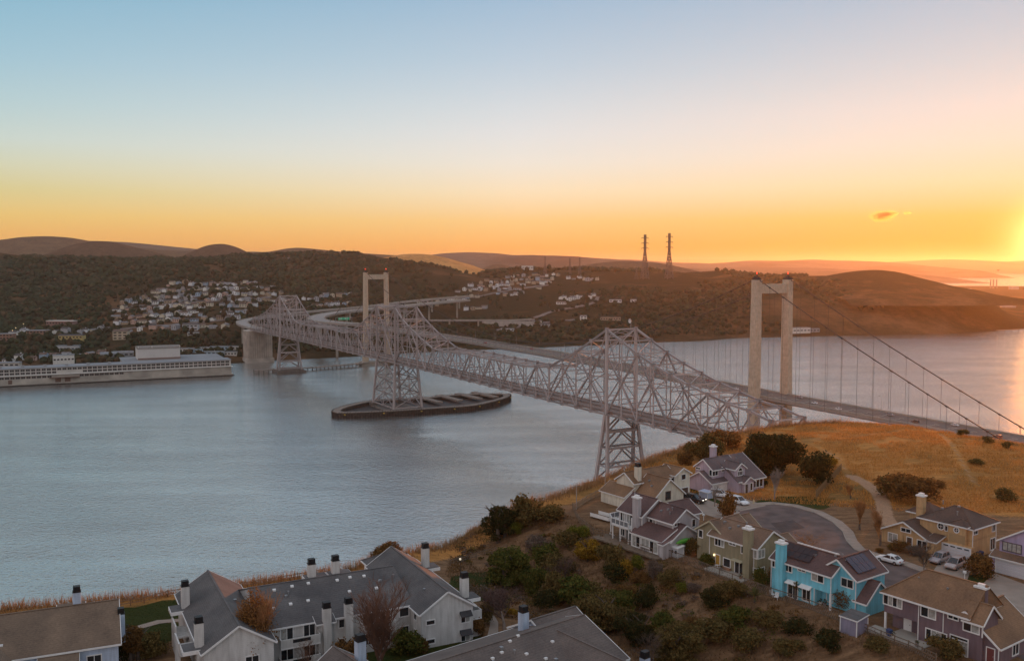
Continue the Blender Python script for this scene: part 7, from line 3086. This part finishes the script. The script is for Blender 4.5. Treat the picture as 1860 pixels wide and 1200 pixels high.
def bare_mesh(seed, h, r, spread, levels, kids, upright=.5, mats=None):
    g = random.Random(seed)
    tk, bw = MB(), MB()

    def grow(p, d, L, r_, lv):
        n = 3
        pts, rad = [p], [r_]
        q = p.copy()
        dd = d.copy()
        for k in range(n):
            dd = (dd + Vector((g.uniform(-1, 1), g.uniform(-1, 1), g.uniform(-.6, 1) * upright)) * .16).normalized()
            q = q + dd * (L / n)
            pts.append(q.copy())
            rad.append(max(r_ * (1 - .28 * (k + 1)), .006 * h / 6))
        (tk if lv == 0 else bw).tube(pts, rad, 6 if lv == 0 else (4 if lv == 1 else 3), 0, lv == 0)
        if lv >= levels:
            return
        for i in range(kids[min(lv, len(kids) - 1)]):
            f = g.uniform(.3, 1.0) if lv else g.uniform(.35, 1.0)
            s = pts[min(int(f * n), n - 1)].lerp(pts[min(int(f * n) + 1, n)], f * n - int(f * n))
            a = g.uniform(0, 6.283)
            side = Vector((math.cos(a), math.sin(a), 0))
            nd = (dd * g.uniform(.5, 1.0) + side * spread * g.uniform(.5, 1.1) + Vector((0, 0, upright * g.uniform(.2, .8)))).normalized()
            grow(s, nd, L * g.uniform(.5, .78), max(r_ * .48, .005 * h / 6), lv + 1)
    grow(Vector((0, 0, -.3)), Vector((0, 0, 1)), h * .42, r, 0)
    return tk.mesh('bare_trunk', BARKP), bw.mesh('bare_branches', TWIG)


def normal_h(me):
    zs = np.empty(len(me.vertices) * 3, dtype=np.float32)
    me.vertices.foreach_get('co', zs)
    v = zs.reshape(-1, 3)
    return float(v[:, 2].max()), float(np.abs(v[:, :2]).max())


BARE = [bare_mesh(11, 6, .16, .75, 4, (7, 5, 5, 4), .55), bare_mesh(12, 6, .14, .9, 4, (6, 5, 5, 4), .35), bare_mesh(13, 6, .15, .42, 4, (8, 5, 5, 4), 1.0), bare_mesh(14, 6, .10, 1.2, 4, (8, 5, 4, 3), .1)]
BDIM = [normal_h(b[1]) for b in BARE]


def bare(px, py, w, hgt, v, bm, bt, label, group=None, leaves=None, nleaf=0):
    p = near_hit(px, py)
    W, Hh = size_m(w, p), size_m(hgt, p)
    t = thing('bare_tree', label, 'tree', p, random.uniform(0, 6.28), group)
    tk, bw = BARE[v]
    H0, R0 = BDIM[v]
    s = (W / 2 / R0 * 1.05, W / 2 / R0 * 1.05, Hh / H0)
    dress(link('trunk', tk, t, (0, 0, 0), None, s), bt)
    dress(link('branches', bw, t, (0, 0, 0), None, s), bm)
    if w > 100 and v != 1:
        dress(link('branches', bw, t, (0, 0, Hh * .03), 1.4, tuple(q * .96 for q in s)), bm)
        dress(link('branches', bw, t, (0, 0, 0), 2.9, tuple(q * .9 for q in s)), bm)
    if leaves:
        me = np_mesh('sparse_leaves', *leaf_cloud(nleaf, [(0, 0, Hh * .45, W * .34, W * .34, Hh * .3), (0, 0, Hh * .62, W * .27, W * .27, Hh * .25), (0, 0, Hh * .8, W * .13, W * .13, Hh * .2)], .13, 5 + v), LF[leaves])
        link('leaves', me, t)
    return t


# big trees
def big_tree(px, py, w, hgt, leaf, label, seed, n, size):
    p = near_hit(px, py)
    W, Hh = size_m(w, p), size_m(hgt, p)
    t = thing('tree', label, 'tree', p + Vector((0, W * .25, -.3)))
    for i in range(3):
        a = i * 2.1
        link('trunk', TRUNKS[i], t, (math.cos(a) * W * .12, math.sin(a) * W * .12, 0), a, (Hh * .6,) * 3)
    bl = lumps(seed, 22, W * .5, Hh * .5, Hh * .52, .26)
    bl += lumps(seed + 1, 12, W * .5, Hh * .3, Hh * .26, .24)
    me = np_mesh('big_crown', *leaf_cloud(int(n * 1.7), bl, size * .74, seed), LF[leaf])
    link('crown', me, t)
    return t


big_tree(1405, 868, 132, 92, 'dark', 'big dark spreading tree right of the lavender house', 401, 16000, .34)
shrub(1478, 884, 58, 56, 'dark', 'lower dark bushy tree tucked right of the big spreading tree')
shrub(1513, 852, 34, 20, 'gold', 'small golden bush at the top of the board fence')
shrub(1322, 818, 60, 30, 'orange', 'orange glowing brush in front of the bridge end, left of the big tree')
shrub(1292, 836, 52, 44, 'olive', 'tall dark brush behind the lavender house chimney')
shrub(1262, 838, 40, 30, 'olive', 'round dark brush between cream and lavender houses')
shrub(1245, 846, 30, 24, 'rust', 'brown brush just behind the cream house roof')
tree(700, 1034, 62, 48, 'rust', 'dark rusty tree at the bluff edge behind the apartment roof')
t_ = big_tree(908, 990, 68, 82, 'dark', 'tall ragged dark tree with several trunks at the bluff edge', 431, 6500, .24)
shrub(955, 962, 62, 52, 'olive', 'broad olive brown tree right of the tall ragged one')
shrub(1000, 952, 56, 28, 'olive', 'low olive bush on the bluff slope right of the broad one')
shrub(938, 974, 26, 22, 'lime', 'small yellow green bush below the tall ragged tree')
shrub(952, 958, 20, 16, 'pale', 'small grey domed bush behind the yellow green one')
big_tree(920, 1074, 100, 78, 'green', 'large dense green bush tree right of the apartment chimneys', 451, 9000, .25)
shrub(972, 1086, 40, 46, 'green', 'upright green shrub at the right foot of the large dense one')
bare(915, 1142, 118, 84, 1, LF['pink'], BARKP, 'bare pinkish spreading tree below the large green bush tree')
shrub(895, 1118, 46, 40, 'pink', 'dry pinkish thicket left of the bare spreading tree')
shrub(930, 1122, 20, 14, 'gold', 'small orange yellow bush by the apartment footpath')
big_tree(1072, 1024, 62, 46, 'gold', 'bright golden yellow tree below the grey balcony house deck', 461, 4200, .22)
shrub(1112, 1040, 50, 46, 'olive', 'olive brown bush right of the golden yellow tree')
shrub(1122, 1062, 46, 34, 'dark', 'dark rounded bush below the olive brown one')
shrub(1157, 1044, 24, 30, 'lime', 'small bright green bush on the slope under the grey house')
bare(1030, 1068, 90, 60, 1, LF['pink'], BARK, 'thin bare pink brown thicket on the open slope')
for i, (px, py, w, h_, lf, lb) in enumerate([(1192, 1054, 30, 30, 'pale', 'dry pale shrub below the garden fence'), (1216, 1072, 38, 30, 'olive', 'olive shrub below the garden fence, beside the dry pale one'), (1162, 1066, 38, 20, 'rust', 'low rusty shrub on the slope below the bright green bush'),
                                             (1240, 1078, 28, 16, 'lime', 'flat yellowish shrub below the garden fence'), (1262, 1080, 26, 16, 'pale', 'flat pale shrub right of the yellowish one'), (1178, 1108, 46, 38, 'dark', 'dark shrub in the middle of the gully'),
                                             (1208, 1142, 38, 28, 'olive', 'olive shrub at the gully floor'), (1012, 1104, 58, 52, 'olive', 'olive brown shrub above the bottom apartment roof'), (985, 1112, 46, 34, 'dark', 'dark shrub left of the olive brown one above the bottom roof'),
                                             (1298, 1108, 56, 32, 'dark', 'dark low shrub below the olive house fence'), (1330, 1094, 50, 30, 'olive', 'olive low shrub under the turquoise house fence'), (1050, 1096, 44, 28, 'rust', 'rusty low thicket on the open slope'),
                                             (1140, 1090, 40, 24, 'rust', 'rusty low thicket in the gully centre'), (1262, 1150, 44, 24, 'rust', 'rusty thicket near the bottom of the slope'), (1395, 1148, 60, 26, 'olive', 'olive ground bush on the slope under the turquoise house'),
                                             (1450, 1160, 52, 26, 'dark', 'dark ground bush on the slope left of the lilac shed'), (1510, 1190, 56, 34, 'dark', 'dark bush at the bottom edge below the lilac shed'), (1440, 1196, 50, 24, 'olive', 'olive bush at the bottom edge of the slope'),
                                             (1592, 1192, 50, 26, 'olive', 'olive bush in front of the plum house fence')]):
    shrub(px, py, w, h_, lf, lb, 'shrubs on the brown slope')
big_tree(1092, 1150, 118, 72, 'olive', 'large olive tree at the corner of the bottom apartment roof', 471, 8000, .24)
big_tree(1160, 1178, 92, 62, 'dark', 'dark bushy tree in the gully right of the large olive one', 472, 6500, .22)
big_tree(1238, 1212, 132, 74, 'olive', 'wide olive bush tree at the bottom edge of the gully', 473, 8500, .22)
bare(1186, 1212, 82, 66, 1, LF['pale'], BARKP, 'pale bare shrub at the bottom edge in front of the wide olive one')
shrub(1264, 1012, 30, 30, 'olive', 'olive shrub in the garden left of the olive house')
shrub(1284, 1030, 30, 20, 'green', 'green garden shrub inside the olive house fence')
shrub(1412, 1064, 28, 38, 'rust', 'rust brown upright shrub at the turquoise house corner')
shrub(1382, 1066, 32, 30, 'green', 'green leafy garden shrub between olive and turquoise houses')
p_ = near_hit(1539, 1112)
o = link('topiary_bush', BALL, None, p_ + Vector((0, 1.2, 0)), 0, (1.5, 1.5, 1.6))
tag(o, 'clipped rust brown ball bush in front of the turquoise gable', 'shrub')
shrub(1466, 1088, 30, 26, 'rust', 'flowering rusty shrubs under the turquoise porch')
shrub(1700, 1160, 34, 20, 'rust', 'dark rusty shrub on the plum house patio')
shrub(1722, 1196, 56, 34, 'olive', 'olive hedge shrub in front of the plum house')
shrub(1790, 1054, 52, 38, 'rust', 'rounded brown bush right of the minivan')
shrub(1662, 914, 96, 44, 'rust', 'wide dark brown thicket on the hillside behind the tan house', var=0)
shrub(1620, 905, 50, 34, 'olive', 'dark thicket where the dirt path bends')
shrub(1830, 912, 40, 22, 'olive', 'low olive bush on the grass hill at the right edge')
shrub(1700, 888, 30, 14, 'rust', 'low brown bush on the grass hill')
shrub(1775, 846, 26, 10, 'olive', 'flat olive patch bush high on the grass hill')
for px, py, w, h_, lb in ((1755, 794, 20, 13, 'left'), (1798, 806, 20, 13, 'middle'), (1832, 815, 18, 12, 'right')):
    shrub(px, py, w, h_, 'olive', 'small round bush on the grass crest by the bridge deck, %s of three' % lb, 'bushes on the grass crest')
for px, py, w, h_, lf, lb in ((1640, 1004, 30, 18, 'rust', 'rusty front garden shrub under the tan house left window'), (1665, 1010, 26, 16, 'pale', 'pale front garden shrub beside the tan house door'), (1690, 1004, 24, 16, 'rust', 'rusty front garden shrub left of the tan garage'),
                              (1622, 1000, 20, 10, 'olive', 'low olive shrub at the pavement by the tan house'), (1600, 1004, 14, 8, 'rust', 'tiny rusty shrub on the pavement verge')):
    shrub(px, py, w, h_, lf, lb, 'front garden shrubs of the tan house')
bare(1678, 1040, 52, 62, 0, LF['pale'], BARKP, 'pale leafless street tree in front of the parked estate car')
bare(1470, 1018, 84, 66, 3, TWIGO, TWIGO, 'orange twigged leafless tree standing before the turning circle')
bare(1562, 962, 46, 66, 2, TWIGO, BARK, 'thin reddish leafless tree on the verge above the turning circle')
bare(1598, 992, 52, 76, 2, TWIGO, BARK, 'reddish leafless tree left of the tan house')
bare(1545, 905, 30, 30, 2, TWIGO, BARK, 'tiny reddish sapling beside the dirt path')
bare(1406, 908, 40, 62, 2, BARKP, BARKP, 'pale many stemmed leafless tree right of the lavender house')
bare(1298, 920, 34, 48, 0, BARKP, BARKP, 'small pale leafless tree in front of the lavender garage')
bare(1324, 942, 36, 20, 0, BARK, BARK, 'short trunk stump shrub under the golden willow')
shrub(1325, 944, 34, 42, 'orange', 'golden willow bush on the verge beside the lavender drive')
for px, py, lb in ((1370, 888, 'left'), (1386, 884, 'right')):
    shrub(px, py, 18, 14, 'dark', 'dark clipped shrub under the lavender front windows, %s one' % lb)
for px, py, w, h_, lf, lb in ((1040, 1118, 74, 56, 'green', 'broad green shrub above the corner of the bottom roof'), (1072, 1108, 56, 44, 'olive', 'olive shrub right of the broad green one in the gully'), (1118, 1118, 60, 40, 'green', 'green shrub in the upper gully'),
                             (1210, 1172, 64, 46, 'green', 'green shrub beside the wide olive tree at the gully floor'), (1290, 1176, 70, 44, 'olive', 'olive shrub right of the wide bottom tree'), (1340, 1150, 60, 34, 'green', 'green shrub alone on the lower slope'),
                             (1370, 1190, 64, 36, 'olive', 'olive shrub near the bottom edge, right of the wide tree'), (1136, 1052, 34, 30, 'gold', 'small yellow bush right of the golden tree'), (1010, 1058, 60, 40, 'olive', 'olive shrub on the open slope right of the dense green bush'),
                             (992, 1030, 54, 36, 'green', 'green shrub on the slope above the dense bush'), (1022, 1000, 50, 30, 'olive', 'olive shrub on the upper slope below the zigzag fence'), (975, 1010, 44, 28, 'pale', 'pale shrub on the upper bluff slope'),
                             (1050, 980, 36, 22, 'lime', 'lime green bush under the zigzag fence')):
    shrub(px, py, w, h_, lf, lb, 'shrubs on the brown slope')
# apartments
bare(190, 1196, 62, 88, 1, TWIG, BARK, 'leafless brown tree beside the bottom left apartment wall')
big_tree(238, 1206, 56, 78, 'rust', 'rusty yellow bush tree on the lawn footpath, lower left', 481, 4200, .16)
shrub(278, 1196, 50, 40, 'olive', 'olive shrubs on the lawn beside the long apartment wing')
shrub(212, 1205, 34, 40, 'dark', 'dark shrub at the foot of the leafless brown tree')
shrub(150, 1160, 20, 26, 'dark', 'small dark cypress bush at the corner of the bottom left roof')
bare(462, 1222, 112, 158, 2, TWIGO, BARKP, 'tall orange lit conical leafless tree in front of the long apartment roof', None, 'orange', 4200)
bare(690, 1226, 130, 186, 0, TWIG, BARKP, 'tall red brown leafless tree in front of the apartment balconies')
bare(560, 1225, 60, 70, 1, TWIG, BARK, 'low leafless brown tree between the two tall ones')
shrub(630, 1216, 54, 50, 'rust', 'rusty dry thicket in front of the apartment entrance')
shrub(735, 1194, 60, 36, 'green', 'green lawn shrub left of the apartment gable')
shrub(765, 1188, 26, 24, 'rust', 'small brown shrub at the apartment gable corner')
shrub(880, 1136, 34, 34, 'olive', 'olive hedge beside the right apartment balconies')
shrub(868, 1160, 30, 30, 'rust', 'brown hedge below the right apartment balcony')


# spiky yuccas and a palm
def yucca(px, py, w, hgt, label, trunk=0.0):
    p = near_hit(px, py)
    W, Hh = size_m(w, p), size_m(hgt, p)
    t = thing('palm' if trunk else 'yucca', label, 'plant', p + Vector((0, .5, 0)))
    g = random.Random(px)
    th = trunk * Hh
    if trunk:
        b = MB()
        b.tube([(0, 0, -.2), (0, 0, th)], [.2, .16], 7)
        b.build('trunk', BARK, t)
    m = leaf_mat('yucca_leaves', (.05, .05, .02), (.16, .14, .05))
    for i in range(34):
        a = g.uniform(0, 6.283)
        el = g.uniform(.1, 1.35)
        L = W / 2 * g.uniform(.8, 1.1)
        d = Vector((math.cos(a) * math.cos(el), math.sin(a) * math.cos(el), math.sin(el)))
        s = Vector((-math.sin(a), math.cos(a), 0)) * .09
        o0 = Vector((0, 0, th))
        q = o0 + d * L * .6
        e = o0 + d * L + Vector((0, 0, -L * .22))
        b = MB()
        b.poly([o0 - s * .5, q - s, q + s, o0 + s * .5])
        b.poly([q - s, e, q + s])
        b.build('leaf', m, t)


yucca(1372, 1098, 52, 50, 'big spiky yucca clump below the fence left of the turquoise house', .25)
yucca(1446, 1094, 34, 42, 'small palm in front of the turquoise house sliding door', .55)
yucca(1348, 1090, 34, 30, 'smaller spiky yucca clump under the olive house fence', .15)


# ---------------------------------------------------------------- grasses
def blades(name, P, hmin, hmax, wid, m, seed, lean=.35):
    g = np.random.default_rng(seed)
    n = len(P)
    h = g.uniform(hmin, hmax, n)[:, None]
    a = g.uniform(0, 6.283, n)
    s = np.stack([np.cos(a), np.sin(a), np.zeros(n)], 1) * wid * g.uniform(.6, 1.4, n)[:, None]
    ln = g.normal(size=(n, 3)) * lean * h * np.array([1, 1, 0])
    tip = P + ln + np.array([0, 0, 1.0]) * h
    V = np.stack([P - s, P + s, tip], 1).reshape(-1, 3)
    o = link(name, np_mesh(name, V, np.arange(3 * n).reshape(n, 3), m))
    return tag(o, kind='stuff')


REED = leaf_mat('dry_reed_blades', (.22, .125, .06), (.46, .28, .14), .45)
DRYG = leaf_mat('dry_grass_blades', (.36, .155, .04), (.72, .345, .105), .45)
BRNG = leaf_mat('brown_weed_blades', (.10, .062, .035), (.28, .175, .095), .35)


def grasses():
    g = np.random.default_rng(99)
    # fringe along the bluff edge
    E = EDGE[2:14]
    P = []
    for a, b in zip(E[:-1], E[1:]):
        L = np.hypot(*(b - a))
        n = int(L * 62)
        t = g.random(n)
        d = (b - a) / L
        nn = np.array([d[1], -d[0]])
        off = g.normal(0, 1.3, n) - .2
        q = a + (b - a) * t[:, None] + nn * off[:, None]
        keep = fbm(q[:, 0] / 3.2, q[:, 1] / 3.2, 71) + .22 > 0
        P.append(q[keep])
    P = np.concatenate(P)
    P = np.column_stack([P, near_z(P[:, 0], P[:, 1]) - .05])
    blades('bluff_reeds', P, .7, 2.1, .05, REED, 3, .22)
    # field on the knoll
    q = np.column_stack([g.uniform(30, 170, 150000), g.uniform(190, 312, 150000)])
    s = edge_dist(q[:, 0], q[:, 1])
    ok = (s < 1.5) & (q[:, 1] - 196 + (q[:, 0] - 60) * .35 > 2) & (seg_dist(q[:, 0], q[:, 1], PATH_PTS) > 1.8) & (fbm(q[:, 0] / 6, q[:, 1] / 3, 73) > -.22)
    for tr in (TRAIL1, TRAIL2, TRAIL3):
        ok &= seg_dist(q[:, 0], q[:, 1], tr) > .9
    q = q[ok]
    blades('field_grass', np.column_stack([q, near_z(q[:, 0], q[:, 1]) - .03]), .25, .8, .07, DRYG, 4, .5)
    # weeds on the brown slope
    q = np.column_stack([g.uniform(-12, 70, 90000), g.uniform(100, 205, 90000)])
    dF = (q[:, 0] - 27.0) * -.839 + (q[:, 1] - 163.4) * -.545
    ok = (dF > -.5) & (dF < 33) & (fbm(q[:, 0] / 4, q[:, 1] / 4, 75) > -.1) & (edge_dist(q[:, 0], q[:, 1]) < 2)
    q = q[ok]
    blades('slope_weeds', np.column_stack([q, near_z(q[:, 0], q[:, 1]) - .03]), .2, .75, .06, BRNG, 5, .5)
    # mottled undergrowth in the gully and on the bluff slope
    c = np.column_stack([g.uniform(-12, 62, 1900), g.uniform(98, 205, 1900)])
    dF = (c[:, 0] - 27.0) * -.839 + (c[:, 1] - 163.4) * -.545
    c = c[(dF > 2.5) & (dF < 34) & (fbm(c[:, 0] / 7, c[:, 1] / 7, 77) > -.12) & (edge_dist(c[:, 0], c[:, 1]) < 0)]
    V, F, M, off = [], [], [], 0
    for i, (x, y) in enumerate(c):
        r = g.uniform(.5, 1.5)
        z = float(near_z(np.array([x]), np.array([y]))[0])
        v, f = leaf_cloud(90, [(x, y, z + r * .25, r, r, r * .5)], .14, 500 + i)
        V.append(v)
        F.append(f + off)
        off += len(v)
        M.append(np.full(len(f), g.choice(4, p=[.35, .3, .2, .15])))
    o = link('undergrowth', np_mesh('undergrowth', np.concatenate(V), np.concatenate(F), [LF['rust'], LF['olive'], LF['pale'], LF['green']], np.concatenate(M)))
    tag(o, kind='stuff')
    # lawns
    Q = []
    for L in LAWNS[:4]:
        A = np.array(L)
        q = np.column_stack([g.uniform(A[:, 0].min(), A[:, 0].max(), 5000), g.uniform(A[:, 1].min(), A[:, 1].max(), 5000)])
        Q.append(q[in_poly(q[:, 0], q[:, 1], L)])
    q = np.concatenate(Q)
    blades('lawn_grass', np.column_stack([q, near_z(q[:, 0], q[:, 1])]), .04, .12, .04, leaf_mat('lawn_blades', (.022, .032, .008), (.07, .075, .018)), 6, .5)


grasses()
